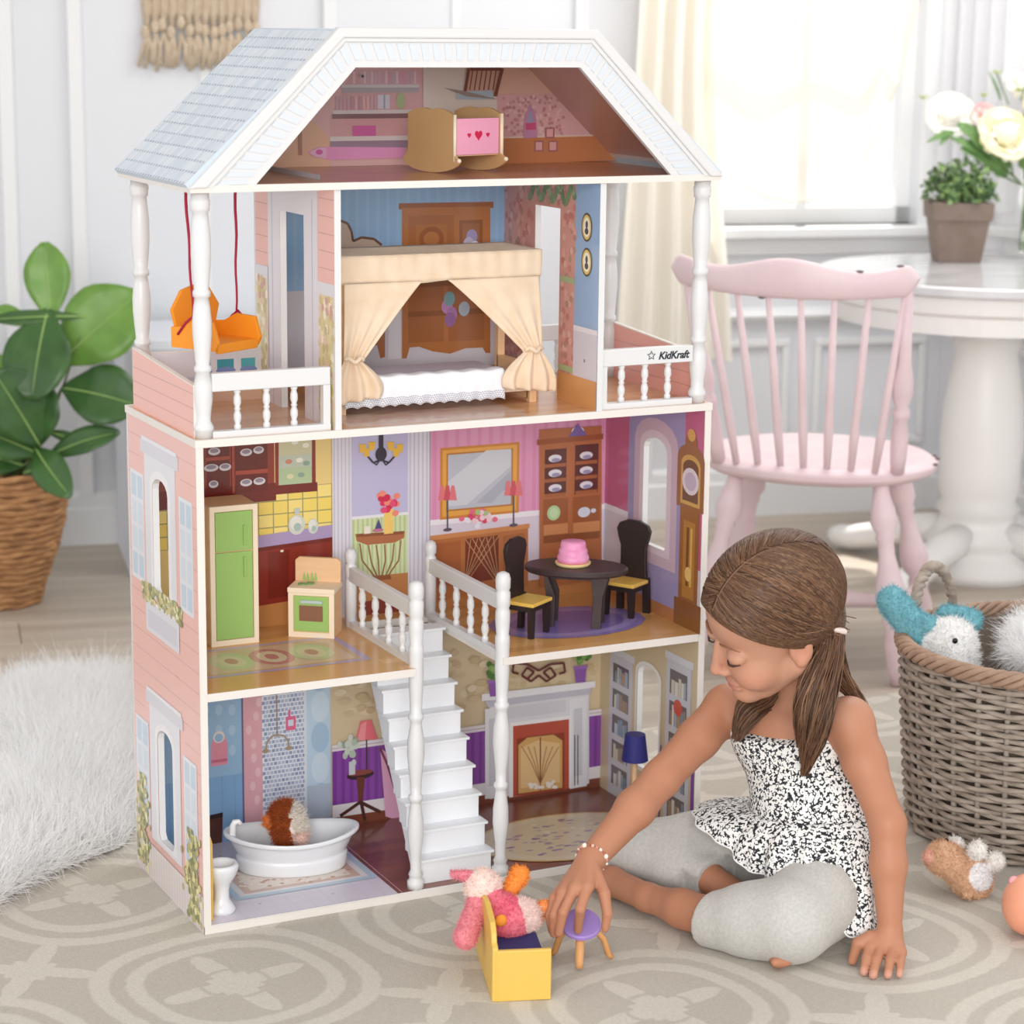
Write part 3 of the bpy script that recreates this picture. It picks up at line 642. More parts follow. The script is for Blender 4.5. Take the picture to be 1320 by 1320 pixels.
# fireplace with mantel, topiaries and scrollwork
MW, MG = '#d3d2da', '#b5b4c2'
p.P([(628, 900), (756, 884), (756, 1008), (628, 1028)], MW); p.P([(618, 893), (764, 876), (764, 884), (618, 902)], '#e3e2e8'); p.P([(622, 902), (760, 885), (757, 893), (626, 910)], MG)
for x0 in (622, 731): p.P([(x0, 912-(x0-622)*.12), (x0+22, 909-(x0-622)*.12), (x0+22, 1024-(x0-622)*.12), (x0, 1028-(x0-622)*.12)], '#dedde4'); p.P([(x0+5, 925-(x0-622)*.12), (x0+16, 923-(x0-622)*.12), (x0+16, 1010-(x0-622)*.12), (x0+5, 1012-(x0-622)*.12)], '#c4c3ce')
p.P([(650, 910), (726, 900), (726, 915), (650, 925)], '#c6c5d0')
p.P([(653, 930), (733, 920), (733, 1013), (653, 1026)], '#e6e4e6'); p.P([(658, 934), (730, 925), (730, 1014), (658, 1025)], '#a8402f'); p.P([(663, 950), (724, 942), (724, 1014), (663, 1023)], '#7e2d1d')
p.P([(664, 958), (676, 948), (710, 944), (722, 952), (722, 1013), (664, 1021)], '#c79455'); p.P([(668, 962), (690, 952), (718, 956), (718, 1006), (668, 1014)], '#d8b078')
for dx in (-24, -16, -8, 8, 16, 24): p.L([(693, 1008), (693+dx*.5, 980), (693+dx, 960)], .0015, '#8c5a3a')
p.L([(693, 948), (693, 1018)], .0022, '#6d3a26'); p.L([(664, 1021), (664, 958), (676, 948), (710, 944), (722, 952), (722, 1013)], .002, '#6d3a26')
for i in range(16): p.E(672+random.random()*46, 1010+random.gauss(0, 3), .004, .003, '#e4ddd4')
p.L([(737, 945), (737, 1010)], .0018, '#3a2a2a'); p.L([(741, 945), (741, 1009)], .0018, '#3a2a2a')
for x, y in ((634, 884), (744, 866)):
    p.P([(x-8, y-9), (x+8, y-10), (x+6, y+11), (x-6, y+12)], '#7d4a9c'); p.P([(x-9, y-9), (x+9, y-11), (x+9, y-7), (x-9, y-5)], '#8f5cae')
    for i in range(22): p.E(x+random.gauss(0, 4.5), y-20+random.gauss(0, 6), .005, .005, random.choice(('#4f7d35', '#6d9a44', '#3e6a2c', '#82a954')))
for s in (-1, 1):
    p.L([(690, 868), (690+s*10, 876), (690+s*22, 868), (690+s*15, 858), (690+s*6, 864), (690+s*14, 872)], .0042, '#5d2a26'); p.L([(690, 862), (690+s*14, 854), (690+s*32, 852), (690+s*34, 864), (690+s*26, 866)], .0042, '#5d2a26')
p.build('printed_wall_art', bp)
# ground storey, right wall with bookcases
p = rightw(XR); P1 = HR[1]
p.poly([(0, zb), (D, zb), (D, zt), (0, zt)], '#c9b48f', [P1]); p.k += 1
def bookcase(x0, x1, ptop):
    y1, y0 = onR(x0, 930)[0], onR(x1, 930)[0]; zt_ = onR((x0+x1)/2, ptop)[1]
    p.r(y0, zb, y1, zt_, '#c3c3cd'); p.r(y0-.006, zt_-.012, y1+.006, zt_, '#d5d5dd')
    for j in range(5):
        z0 = zb+.02+j*(zt_-zb-.035)/5; z1 = z0+(zt_-zb-.035)/5-.012; ya, yb = y0+.012, y1-.012
        p.r(ya, z0, yb, z1, '#5a4f52'); y = ya+.003
        while y < yb-.008:
            w = .005+.006*random.random(); hh = (z1-z0)*(.55+.35*random.random()); p.r(y, z0, y+w, z0+hh, random.choice(('#8ea3b4', '#c9c2a8', '#a77f5c', '#6f8aa3', '#d5d0c6', '#93795f', '#b3bccb'))); p.k -= 1; y += w+.0008
        p.k += 1
    return y0, y1
bookcase(785, 814, 838); y0, y1 = bookcase(858, 890, 845)
p.e((y0+y1)/2, onR(873, 912)[1], .014, .014, '#c9432e')
p.r(0, zb, y0-.008, .15, '#6f3490'); p.r(y1+.01, zb, min(f_-.006, D), .15, '#6f3490') if y1+.01 < f_-.006 else None
p.poly(arch(f_-.006, e_+.006, h_-.006, g_+.006), '#ece9e6', [P1])
p.build('printed_wall_art', rp)
# bedroom, back wall
p = back(); zb, zt = F3, Z4-.010
p.r(PXL+T, zb, PXR, zt, '#7fa8d3')
for k in range(24): p.r(PXL+T+k*.0175, zb, PXL+T+k*.0175+.006, zt, '#87afd7'); p.k -= 1
p.k += 1; zw = p.uv(500, 425)[1]; p.r(PXL+T, zb, PXR, p.uv(500, 370)[1], '#c3bfc9')
p.P([(440, 285), (448, 288), (453, 298), (455, 311), (466, 306), (482, 308), (492, 316), (492, 330), (440, 330)], '#b7a08e'); p.L([(438, 284), (448, 288), (453, 298), (455, 311), (466, 306), (482, 308), (492, 316)], .004, '#5c3b2c')
p.P([(514, 262), (636, 260), (636, 268), (514, 270)], '#8b4b27'); p.P([(518, 268), (632, 266), (632, 455), (626, 455), (622, 448), (600, 449), (580, 456), (558, 453), (540, 447), (528, 448), (524, 462), (518, 462)], '#a5602f')
p.P([(526, 278), (585, 277), (585, 360), (526, 360)], '#97562b'); p.P([(592, 284), (622, 283), (622, 345), (592, 345)], '#7d4520'); p.P([(596, 288), (618, 288), (618, 340), (596, 340)], '#8e5129')
p.P([(526, 368), (572, 368), (572, 440), (526, 442)], '#94532a'); p.P([(578, 368), (624, 367), (624, 438), (578, 440)], '#94532a'); p.R(526, 402, 624, 404, '#7a431f'); p.R(518, 362, 632, 366, '#7a431f')
p.R(536, 290, 576, 350, '#a0602f'); p.E(556, 308, .022, .020, '#8a4b25'); p.E(556, 308, .014, .012, '#a86536')
for x, y, c_ in ((608, 305, '#8d83b3'), (604, 315, '#b3a9c9'), (612, 320, '#d9dde6'), (576, 395, '#b57ab0'), (582, 405, '#a26ba4'), (579, 385, '#6e9aa0'), (598, 398, '#9fb0c0'), (580, 412, '#8a5a92')): p.E(x, y, .010, .012, c_)
p.P([(440, 395), (496, 390), (496, 460), (490, 462), (486, 445), (462, 446), (458, 464), (440, 466)], '#9c5a2e'); p.P([(440, 428), (496, 424), (496, 428), (440, 432)], '#7c4420')
p.R(500, 380, 516, 462, '#d8d4db'); p.r(PXL+T, zb, PXR, zb+.028, '#b87a4a')
p.build('printed_wall_art', bp3)
# bedroom, right partition seen from inside
p = rightw(PXR); door = [(dr0, zb-.002), (dr0, drt), (dr1, drt), (dr1, zb-.002)]
def strips(pts):
    for y0, y1, c_ in pts:
        for a_, b_, z0 in ((y0, min(y1, dr0), zb), (max(y0, dr0), min(y1, dr1), drt), (max(y0, dr1), y1, zb)):
            if b_ > a_+1e-4: p.r(a_, z0, b_, zt, c_)
rose = '#cd8d84'
yb0 = oR(741, 350)[0]; strips([(yb0, D, rose)]); p.r(0, zb, yb0, zt, '#86a7d0')
for i in range(520):
    y = yb0+random.random()*(D-yb0); z = zb+random.random()*(zt-zb)
    if dr0-.008 < y < dr1+.008 and z < drt+.008: continue
    p.e(y, z, .006, .006, random.choice(('#c0776f', '#d99d92', '#b96f66', '#a8846e', '#d8a79c')), 6); p.k -= .97
p.k += 1
for t in range(40):
    y = yb0+.004+(dr1-yb0+.02)*t/40; z = drt+.022+.012*math.sin(t*.6); p.e(y, z, .007, .006, random.choice(('#6f8a5a', '#88a06e', '#5d7a4c')), 8); p.k -= .97
p.k += 1
for z in (oR(735, 365)[1], oR(735, 480)[1]): p.r(yb0, z, dr0-.004, z+.009, '#9cb07c')
p.r(0, zb, yb0, oR(752, 425)[1], '#c9c6d4'); p.r(0, oR(752, 425)[1]-.004, yb0, oR(752, 425)[1]+.004, '#dddbe4')
for y in (293, 338): q = oR(757, y); p.e(q[0], q[1], .017, .022, '#4d3a22'); p.e(q[0], q[1], .0145, .019, '#d8b862'); p.e(q[0], q[1], .011, .015, '#f0ead0'); p.e(q[0], q[1]+.004, .004, .006, '#3f3a44'); p.e(q[0], q[1]-.006, .006, .005, '#3f3a44')
p.r(0, zb, dr0, zb+.045, '#c9884f'); q = oR(754, 465); p.e(q[0], q[1], .002, .003, '#6d6a70')
p.build('printed_wall_art', pr)
# bedroom, left partition seen from the porch
p = Print((PXL, 0, 0), (0, 1, 0), (0, 0, 1), (-1, 0, 0)); dr0, dr1, drt = dl0, dl1, dlt
strips([(0, D, '#e9a99c')])
for k in range(14):
    z = zb+.03+k*.025
    for y0, y1 in ((0, dl0-.06), (dl1+.05, D)): p.r(y0, z, y1, z+.0012, '#b97f76'); p.k -= 1
p.k += 1
fl0, fl1, flt = dl0-.055, dl1+.052, dlt+.045
p.poly([(fl0, zb), (dl0, zb), (dl0, dlt), (dl1, dlt), (dl1, zb), (fl1, zb), (fl1, flt), (fl0, flt)], '#d9d5de'); p.poly([(fl0-.012, flt), (fl1+.012, flt), (fl1+.012, flt+.018), (fl0-.012, flt+.018)], '#cbc8d0')
p.poly([(fl0+.02, zb), (fl0+.024, zb), (fl0+.024, flt-.02), (fl0+.02, flt-.02)], '#b9b5c2'); p.poly([(fl1-.02, zb), (fl1-.016, zb), (fl1-.016, flt-.02), (fl1-.02, flt-.02)], '#b9b5c2')
for y0, y1 in ((0, fl0), (fl1, D)):
    p.r(y0, zb, y1, .95, '#d6d5dc'); p.r(y0+.004, zb, y1-.004, .932, '#d9c58e')
    for i in range(110): p.e(y0+.006+random.random()*(y1-y0-.012), zb+.01+random.random()*(.92-zb), .006, .007, random.choice(('#e6d7a6', '#c9b26c', '#b9a86a', '#e0b9a0', '#efe4c4', '#cbbd7c')), 7); p.k -= .97
    p.k += 1
    for i in range(6): p.e(y0+.01+random.random()*(y1-y0-.02), .90+random.random()*.03, .005, .006, '#c98f86')
p.build('printed_wall_art', pl)
# attic back wall
p = back(); zb, zt = Z4, ZT
p.poly([(.0, zb), (W, zb), (W-XA, zt), (XA, zt)], '#dca9a6'); p.P([(150, 222), (425, 216), (425, 178), (398, 150), (330, 150)], '#e3ac8a')
p.P([(455, 90), (545, 88), (545, 205), (425, 207), (425, 150)], '#d29a9c')
for k in range(18): p.R(455+k*4.6, 92, 458+k*4.6, 108, random.choice(('#c9a9b4', '#d98fa6', '#b9a3b4', '#e4b9c2', '#cf9aa8')))
for y0, y1, x0, c_ in ((109, 113, 440, '#cfc6c8'), (113, 119, 440, '#a79aa2'), (142, 147, 428, '#d7cccb'), (147, 152, 428, '#7c5a5c'), (176, 181, 425, '#dcd0ce'), (182, 190, 425, '#94788c')): p.R(x0, y0, 540, y1, c_)
for k in range(11): p.R(432+k*5, 124, 435.5+k*5, 141, random.choice(('#d48a90', '#cc9ca6', '#e2a9aa', '#b98a96')))
p.R(486, 122, 502, 140, '#cfc9d6'); p.R(494, 122, 496, 140, '#8f96a8'); p.E(516, 130, .008, .013, '#a3b07c'); p.R(454, 162, 484, 175, '#cf5f9c')
p.P([(396, 196), (412, 189), (520, 190), (520, 203), (425, 206), (404, 202)], '#e38cbe'); p.P([(398, 196), (412, 190), (420, 190), (420, 204), (406, 202)], '#e9a9cc'); p.E(411, 196, .006, .004, '#cc4f96')
p.R(384, 120, 389, 200, '#a9705a'); p.R(371, 130, 375, 184, '#b98a72'); p.L([(330, 217), (520, 213)], .0014, '#8d5a48')
p.P([(545, 86), (640, 86), (640, 180), (545, 182)], '#d9c9bd'); p.P([(600, 87), (700, 87), (720, 120), (600, 122)], '#d6a690')
p.P([(640, 122), (712, 120), (765, 176), (640, 178)], '#d5a0a0')
for i in range(120): p.E(645+random.random()*80, 124+random.random()*50, .003, .003, random.choice(('#c48488', '#e0b3b1', '#b9797c')), 6)
p.P([(640, 177), (765, 174), (800, 206), (640, 212)], '#b96f44'); p.L([(640, 177), (765, 174)], .003, '#d9b9a8')
p.L([(602, 88), (597, 118)], .005, '#6d3a2c'); p.L([(645, 88), (636, 124)], .006, '#6d3a2c'); p.R(604, 86, 644, 91, '#6d3a2c')
for k in range(6): p.L([(607+k*6, 90), (603+k*6, 116)], .0022, '#7d4636')
p.P([(588, 118), (632, 116), (634, 128), (586, 128)], '#9fb0bd'); p.P([(570, 113), (600, 118), (640, 128), (598, 124)], '#8d7a74')
p.P([(672, 178), (674, 150), (679, 137), (681, 132), (683, 138), (688, 150), (690, 177)], '#b57a9c'); p.P([(676, 160), (681, 140), (686, 160)], '#8f8fae'); p.R(675, 158, 688, 167, '#c2466f')
for x, y in ((692, 188), (710, 188), (706, 171)): p.R(x-6, y-7, x+6, y+7, '#9c5a5a'); p.R(x-4, y-5, x+4, y+5, '#d79a98')
p.E(465, 98, .0025, .0025, '#2e2226'); p.build('printed_wall_art', bp4)
# attic inner slope, right, and floors
sl_n = np.array((-(ZT-Z4), 0, -XA)); sl_n /= np.linalg.norm(sl_n); su = np.array((-(XA+.004), 0, ZT-Z4+.004)); sll = np.linalg.norm(su); su /= sll
p = Print((W+.004, 0, Z4-.004), (0, 1, 0), su, sl_n); p.r(.006, .02, D, sll, '#c99a8c'); p.r(.006, .016, D, .026, '#e6dcd6'); p.build('printed_wall_art', rr_)
def floorp(z): return Print((0, 0, z), (1, 0, 0), (0, 1, 0), (0, 0, 1))
def boards(p, x0, x1, y0, y1, cols, w=.022):
    p.r(x0, y0, x1, y1, cols[0]); y = y0; k = 0
    while y < y1-.001:
        x = x0-random.random()*.15
        while x < x1:
            L_ = .12+random.random()*.12
            p.r(max(x, x0), y, min(x+L_, x1), min(y+w, y1), random.choice(cols)); p.k -= 1; x += L_+.0006
        y += w+.0005
    p.k += 1
p = floorp(Z4); boards(p, .02, W-.02, 0, D-.001, ('#b87a58', '#bf8160', '#b17352')); p.build('printed_floor', f4)
p = floorp(F3); boards(p, 0, W, .004, D-.001, ('#cd9262', '#d39a6b', '#c78a5a')); p.P([(300, 560), (320, 548), (520, 520), (730, 510), (730, 535), (440, 556)], '#c9a58c') if 0 else None
p.r(PXL+T+.02, .015, PXR-.11, .16, '#c9a692'); 
for i in range(40): p.e(PXL+.05+random.random()*.27, .025+random.random()*.12, .016, .006, random.choice(('#d8bda8', '#b98f7c', '#c98f86', '#d3b49c')), 10); p.k -= .97
p.k += 1; p.build('printed_floor', f3)
p = floorp(Z2)
for x0, x1, y0, y1 in ((T, SX0-.001, .001, D-.001), (SX1+.001, XR, .001, D-.001), (SX0, SX1, SYB+.001, D-.001)): boards(p, x0, x1, y0, y1, ('#cf9552', '#d8a05e', '#c98c4a'))
p.r(.03, .075, .30, .225, '#a08cb4'); p.r(.042, .085, .288, .215, '#c0935f'); p.r(.05, .092, .28, .208, '#c9a887')
for x, c_ in ((.10, '#b7bf8a'), (.165, '#b9736a'), (.23, '#b7bf8a')):
    p.e(x, .15, .034, .045, c_); p.e(x, .15, .022, .032, '#d3c39c'); p.e(x, .15, .010, .016, '#b9736a')
p.e(.675, .15, .135, .095, '#7b68b0'); p.e(.675, .15, .12, .082, '#8f7fbd'); p.e(.675, .15, .10, .066, '#6f5ba6'); p.build('printed_floor', f2)
p = floorp(.013); ux = atZ(523, 1160, .013)[0]; bxl = atZ(425, 1090, .013)
p.r(T, .001, XR, D-.001, '#6f3524'); boards(p, T, XR, .001, D-.001, ('#71382a', '#7a3d2a', '#683123'))
p.poly([(T, .001), (ux, .001), (ux+.0, .02), (ux-.0, D-.001), (T, D-.001)], '#d3cbdb')
for k in range(12): p.r(T, .001+k*.028, ux, .0018+k*.028, '#c6bdd0'); p.k -= 1
for k in range(12): p.r(T+k*.028, .001, T+k*.028+.0008, D-.001, '#c6bdd0'); p.k -= 1
p.k += 1
for i in range(14): p.e(T+.03+random.random()*.28, .02+random.random()*.25, .0025, .0025, '#b79fb5')
p.r(.075, .075, .31, .215, '#a9c0d4'); p.r(.087, .086, .298, .204, '#d9d5d8'); p.r(.097, .094, .288, .196, '#c3a08e'); p.r(.11, .104, .275, .186, '#d9c9bd')
for i in range(90): p.e(.10+random.random()*.185, .097+random.random()*.096, .004, .004, random.choice(('#b07f6c', '#cfae9c', '#e3d6ca')), 6); p.k -= .97
p.k += 1
def clip_ell(cx, cy, rx, ry, c_): p.poly([(min(max(cx+rx*math.cos(t*.2094), SX1+.02), XR-.002), max(cy+ry*math.sin(t*.2094), .003)) for t in range(30)], c_)
for rx, c_ in ((1., '#c9a45e'), (.955, '#d3c3a6'), (.80, '#cdbb9c')): clip_ell(.665, .115, .165*rx, .105*rx, c_)
for i in range(120):
    a_, r_ = random.random()*6.28, math.sqrt(random.random()); p.e(.665+.125*r_*math.cos(a_), .115+.078*r_*math.sin(a_), .004+.005*random.random(), .0035, random.choice(('#8d7396', '#7a5b88', '#c9b9a0', '#a8948f', '#dbcdb4', '#9c8aa0')), 7); p.k -= .97
p.k += 1; p.build('printed_floor', f0)
# left outer wall: siding, window surrounds, shutters, flowers
p = Print((0, 0, 0), (0, -1, 0), (0, 0, 1), (-1, 0, 0)); HH = [[(-a_, b_) for a_, b_ in h] for h in HL]
p.poly([(-D, 0), (0, 0), (0, Z3), (-D, Z3)], '#eab0a6', HH)
for k in range(24):
    z = .03+k*.0305
    if any(h[0][1]-.05 < z < max(q[1] for q in h)+.03 for h in HH):
        for u0, u1 in ((-D, -.27), (-.075, 0)): p.r(u0, z, u1, z+.0011, '#c98f88'); p.k -= 1
    else: p.r(-D, z, 0, z+.0011, '#c98f88'); p.k -= 1
p.k += 1
for zo in (0, -.392):
    h = HH[0 if zo == 0 else 1]
    for u0, u1 in ((-.318, -.252), (-.083, -.022)):
        p.r(u0, .475+zo, u1, .645+zo, '#dcdfe8'); p.k += 0
        for j in range(4):
            for i in range(2): p.r(u0+.006+i*(u1-u0-.006)/2, .482+zo+j*.041, u0+(i+1)*(u1-u0-.006)/2, .516+zo+j*.041, '#b9cbdc' if j in (0, 3) else '#ccd6e2'); p.k -= 1
        p.k += 1
    p.poly([(-.245, .462+zo), (-.098, .462+zo), (-.098, .68+zo), (-.245, .68+zo)], '#dcdbe2', [h]); p.poly(arch(-.22, -.123, .468+zo, .664+zo), '#ebe8ec', [h]); p.k += 1
    p.r(-.262, .68+zo, -.082, .70+zo, '#cfcdd6'); p.r(-.256, .70+zo, -.088, .706+zo, '#e3e1e8')
p.r(-.25, .405, -.09, .452, '#d8d6de'); p.r(-.24, .412, -.10, .440, '#c9c8d4'); p.r(-.255, .452, -.085, .457, '#e6e4ea')
for i in range(140): p.e(-.265+random.random()*.19, .452+random.random()*.026, .006, .005, random.choice(('#8a8a55', '#a3a06a', '#d9cf8e', '#efe6b0', '#757a48', '#c9b978')), 7); p.k -= .97
p.k += 1; p.r(-D, 0, 0, .058, '#dcd0cf')
for k in range(26): p.r(-D+k*.0126, 0, -D+k*.0126+.0016, .07, '#c4b3b4'); p.k -= 1
p.k += 1
for c_, w_, hh in ((-.29, .032, .15), (-.045, .036, .135)):
    for i in range(170): p.e(min(max(c_+random.gauss(0, w_*.45), -D+.007), -.007), .007+abs(random.random())*hh, .0055, .006, random.choice(('#8a8a50', '#a5a163', '#d9cd84', '#efe3a8', '#6f7442', '#b9a86a')), 7); p.k -= .97
    p.k += 1
p.build('printed_siding', lp)
# right outer wall siding
p = Print((W, 0, 0), (0, 1, 0), (0, 0, 1), (1, 0, 0)); p.poly([(0, 0), (D, 0), (D, Z3), (0, Z3)], '#eab0a6', HR); p.build('printed_siding', rp)
# ---------------------------------------------------------------- turned posts
def turned(h, r, beads):
    pr_ = [(r*.95, 0), (r*.95, .010), (r*1.05, .011), (r*1.05, .016)]
    n = len(beads); prev = .018
    for i, (z, k) in enumerate(beads): pr_.append((r*k, z*h))
    return pr_+[(r*1.05, h-.016), (r*1.05, h-.011), (r*.95, h-.010), (r*.95, h)]
BP = [(.07, .75), (.10, .78), (.16, 1.0), (.22, .98), (.27, .72), (.275, .9), (.29, .92), (.30, .72), (.34, .82), (.42, 1.0), (.48, 1.02), (.54, .86), (.575, .72), (.58, .92), (.60, .93), (.61, .75), (.66, .9), (.74, 1.05), (.82, 1.05), (.88, .9), (.92, .8), (.925, .98), (.94, .98)]
post = MB().lathe(turned(Z4-.010-F3, .0135, BP), n=18).build('porch_post', DW, dh, smooth=True)
post.location = (.018, .018, F3)
for x, y in ((.021, D-.018), (W-.015, .018), (W-.016, D-.018)): copy_part(post, dh, (x, y, F3))
NP = MB().lathe([(.013, 0), (.013, .012), (.010, .014), (.010, .02), (.0115, .022), (.008, .03), (.0085, .05), (.0125, .085), (.012, .11), (.0085, .135), (.0085, .14), (.0115, .143), (.0115, .149), (.0085, .152), (.009, .17), (.0135, .215), (.0125, .24), (.009, .262), (.009, .268), (.0118, .272), (.0118, .278), (.0092, .281), (.0098, .30), (.0115, .335), (.011, .36), (.0115, .375), (.0115, .385), (.0098, .388), (.0115, .41), (.0115, .425), (.0095, .43), (.0115, .435), (.0115, .455), (.0095, .458), (.0115, .462), (.0118, .476), (.0095, .484), (.004, .487)], n=18).build('newel_post', DW, dh, smooth=True)
NP.location = (.345, .012, .013); copy_part(NP, dh, (.490, .012, .013))
# rails
BAL = [(.0042, 0), (.0042, .008), (.0028, .011), (.0046, .02), (.0046, .028), (.0028, .036), (.0042, .039), (.0028, .042), (.0046, .05), (.0044, .06), (.003, .067), (.0042, .07), (.0042, .074)]
def bal_mesh(h, r): return MB().lathe([(a_*r, b_/.074*h) for a_, b_ in BAL], n=10)
def front_rail(x0, x1, y, bx):
    r = dpart('porch_rail', MB().box((x0, y-.007, .806), (x1, y+.007, .832)), bevel=.0015)
    dpart('bottom_rail', MB().box((x0, y-.007, F3), (x1, y+.007, F3+.009)), par=r); 
    b0 = None
    for x in bx:
        if b0 is None: b0 = bal_mesh(.806-F3-.009, 1.25).build('baluster', DW, r, smooth=True); b0.location = (x, y, F3+.009)
        else: copy_part(b0, r, (x, y, F3+.009))
    return r
rL = front_rail(.028, .207, .014, (.067, .111, .153)); dpart('stile', MB().box((.196, .008, F3), (.207, .020, .806)), par=rL)
rR = front_rail(PXR+T+.001, W-.030, .014, (.690, .731, .772)); dpart('stile', MB().box((PXR+T+.001, .008, F3), (PXR+T+.012, .020, .806)), par=rR)
front_rail(PXR+T+.001, W-.026, D-.018, (.69, .731, .772))
# solid porch side boards
def side_board(x, s):
    o = dpart('porch_side_board', MB().prism([(x, .02, F3), (x, D-.02, F3), (x, D-.02, .832), (x, .02, .815)], (s*.007, 0, 0)), EDGE)
    for xx, nn in ((x, -s), (x+s*.007, s)):
        p = Print((xx, 0, 0), (0, 1, 0), (0, 0, 1), (nn, 0, 0)); p.poly([(.02, F3), (D-.02, F3), (D-.02, .830), (.02, .813)], '#ecab9d' if nn < 0 and s > 0 else '#e79a8e')
        for k in range(3): p.r(.02, F3+.02+k*.021, D-.02, F3+.0212+k*.021, '#b97f76'); p.k -= 1
        p.build('printed_siding', o)
side_board(.004, 1); side_board(W-.004, -1)
bb = dpart('porch_back_board', MB().box((.03, D-.022, F3), (PXL-.001, D-.016, .822)), EDGE)
p = Print((0, D-.022, 0), (1, 0, 0), (0, 0, 1), (0, -1, 0)); p.r(.03, F3, PXL-.001, .820, '#dcdbe4'); p.r(.03, F3, PXL-.001, F3+.02, '#cfa488')
for x0, x1, c_ in ((.095, .112, '#5f559a'), (.118, .150, '#2f8fa0'), (.157, .185, '#43a5ae')): p.r(x0+.02, .788, x1+.015, .806, c_); p.e((x0+x1)/2+.018, .788, (x1-x0)/2, .006, '#6c7fb8')
p.r(.03, .776, PXL-.001, .781, '#bfc9dc'); p.build('printed_siding', bb)
# lettering and star on the right porch rail
def text_part(txt, size, loc, m, par, name='printed_lettering', shear=.25, off=.0):
    cu = bpy.data.curves.new('t', 'FONT'); cu.body = txt; cu.size = size; cu.shear = shear; cu.offset = off; cu.extrude = .0002; cu.space_character = .95
    o = bpy.data.objects.new('t', cu); COL.objects.link(o); dg = bpy.context.evaluated_depsgraph_get(); me = bpy.data.meshes.new_from_object(o.evaluated_get(dg)); bpy.data.objects.remove(o)
    q = mesh_obj(name, me, m, par); q.location = loc; q.rotation_euler = (math.pi/2, 0, 0); return q
INK = mat('ink_navy', '#1d2233', .5)
text_part('KidKraft', .0165, (.7505, .0066, .813), INK, rR, off=.0004)
mb = MB()
for k in range(5):
    a0 = math.pi/2+k*2*math.pi/5; f = lambda a_, r_: (.738+r_*math.cos(a_), .0068, .8195+r_*math.sin(a_))
    mb.tube([f(a0-.628, .0032), f(a0, .0072), f(a0+.628, .0032)], .0007, 5)
mb.build('printed_star', INK, rR, world=True)
# stairwell rails
def stair_rail(x, y1):
    r = dpart('stair_rail', MB().box((x-.006, .010, .442), (x+.006, y1, .466)), bevel=.002); dpart('bottom_rail', MB().box((x-.006, .010, Z2), (x+.006, y1, Z2+.010)), par=r)
    b0 = None
    for k in range(4):
        y = .018+(y1-.018)*(k+.9)/4.8; l = (x, y, Z2+.010)
        if b0 is None: b0 = bal_mesh(.442-Z2-.010, 1.3).build('baluster', DW, r, smooth=True); b0.location = l
        else: copy_part(b0, r, l)
    q = MB().lathe([(.0095, 0), (.0095, .075), (.0075, .08), (.0095, .086), (.0095, .10), (.007, .104), (.0095, .108), (.0098, .118), (.008, .125), (.003, .128)], n=16).build('rail_post', DW, r, smooth=True); q.location = (x, y1, Z2); return r
stair_rail(.346, .272); stair_rail(.486, .272)
# stairs, one mesh per step
NST = 9; STW = mat('stair_white', '#eef0f4', .4); st = dpart('staircase', MB().prism([(.358, .026, .013), (.358, .050, .013), (.358, .244, Z2-.04), (.358, .244, Z2-.002), (.358, .226, Z2-.03)], (.116, 0, 0)), STW)
y0s, y1s = .020, .228; ris = (Z2-.013)/NST
for i in range(NST):
    ya = y0s+(y1s-y0s)*i/NST
    dpart('step', MB().box((.354, ya, .013+i*ris), (.478, ya+.030, .013+(i+1)*ris-.0045)).box((.350, ya-.0035, .013+(i+1)*ris-.0045), (.482, ya+.030, .013+(i+1)*ris)), STW, st, bevel=.001)
# ================================================================ TOYS INSIDE THE DOLLHOUSE
PEACH = mat('toy_birch', '#efc79c', .5, '#e6b98a', 6, stretch=(1, 1, 8)); LIME = mat('toy_lime', '#9cc26b', .45); ESP = mat('toy_espresso', '#3b2b2b', .45); ESP2 = mat('toy_black_brown', '#2a1e1c', .5)
YEL = mat('toy_yellow', '#e9bf5c', .42); TUBW = mat('toy_porcelain', '#e6e8ec', .25, coat=.3); RED_R = mat('ribbon_red', '#b01640', .5); ORG = mat('toy_orange', '#ee9320', .5)
PALEW = mat('toy_cream', '#f5e3c8', .5); BROWN = mat('toy_tan_board', '#d3ab7a', .55, '#cba270', 10)
# fridge
t = thing('toy_refrigerator', 'tall green two-door toy refrigerator with a natural wood frame in the kitchen', 'toy refrigerator', (.138, .275, Z2), 0)
w, dp, h = .039, .038, .222
MB().box((-w, -dp+.004, 0), (w, dp, h)).build('cabinet', PEACH, t, bevel=.001)
f = MB().prism([(-w, -dp, 0), (w, -dp, 0), (w, -dp, h), (-w, -dp, h)], (0, .005, 0), [[(-w+.008, -dp, .009), (w-.008, -dp, .009), (w-.008, -dp, h-.009), (-w+.008, -dp, h-.009)]]).build('face_frame', PALEW, t, bevel=.0006)
for z0, z1 in ((.010, .148), (.150, h-.010)):
    d_ = MB().box((-w+.009, -dp+.001, z0), (w-.009, -dp+.006, z1)).build('door', LIME, t, bevel=.0008)
    zc = .128 if z0 < .1 else .178; MB().box((w-.024, -dp-.002, zc-.020), (w-.020, -dp+.002, zc+.012)).build('handle', LIME, d_, bevel=.0008)
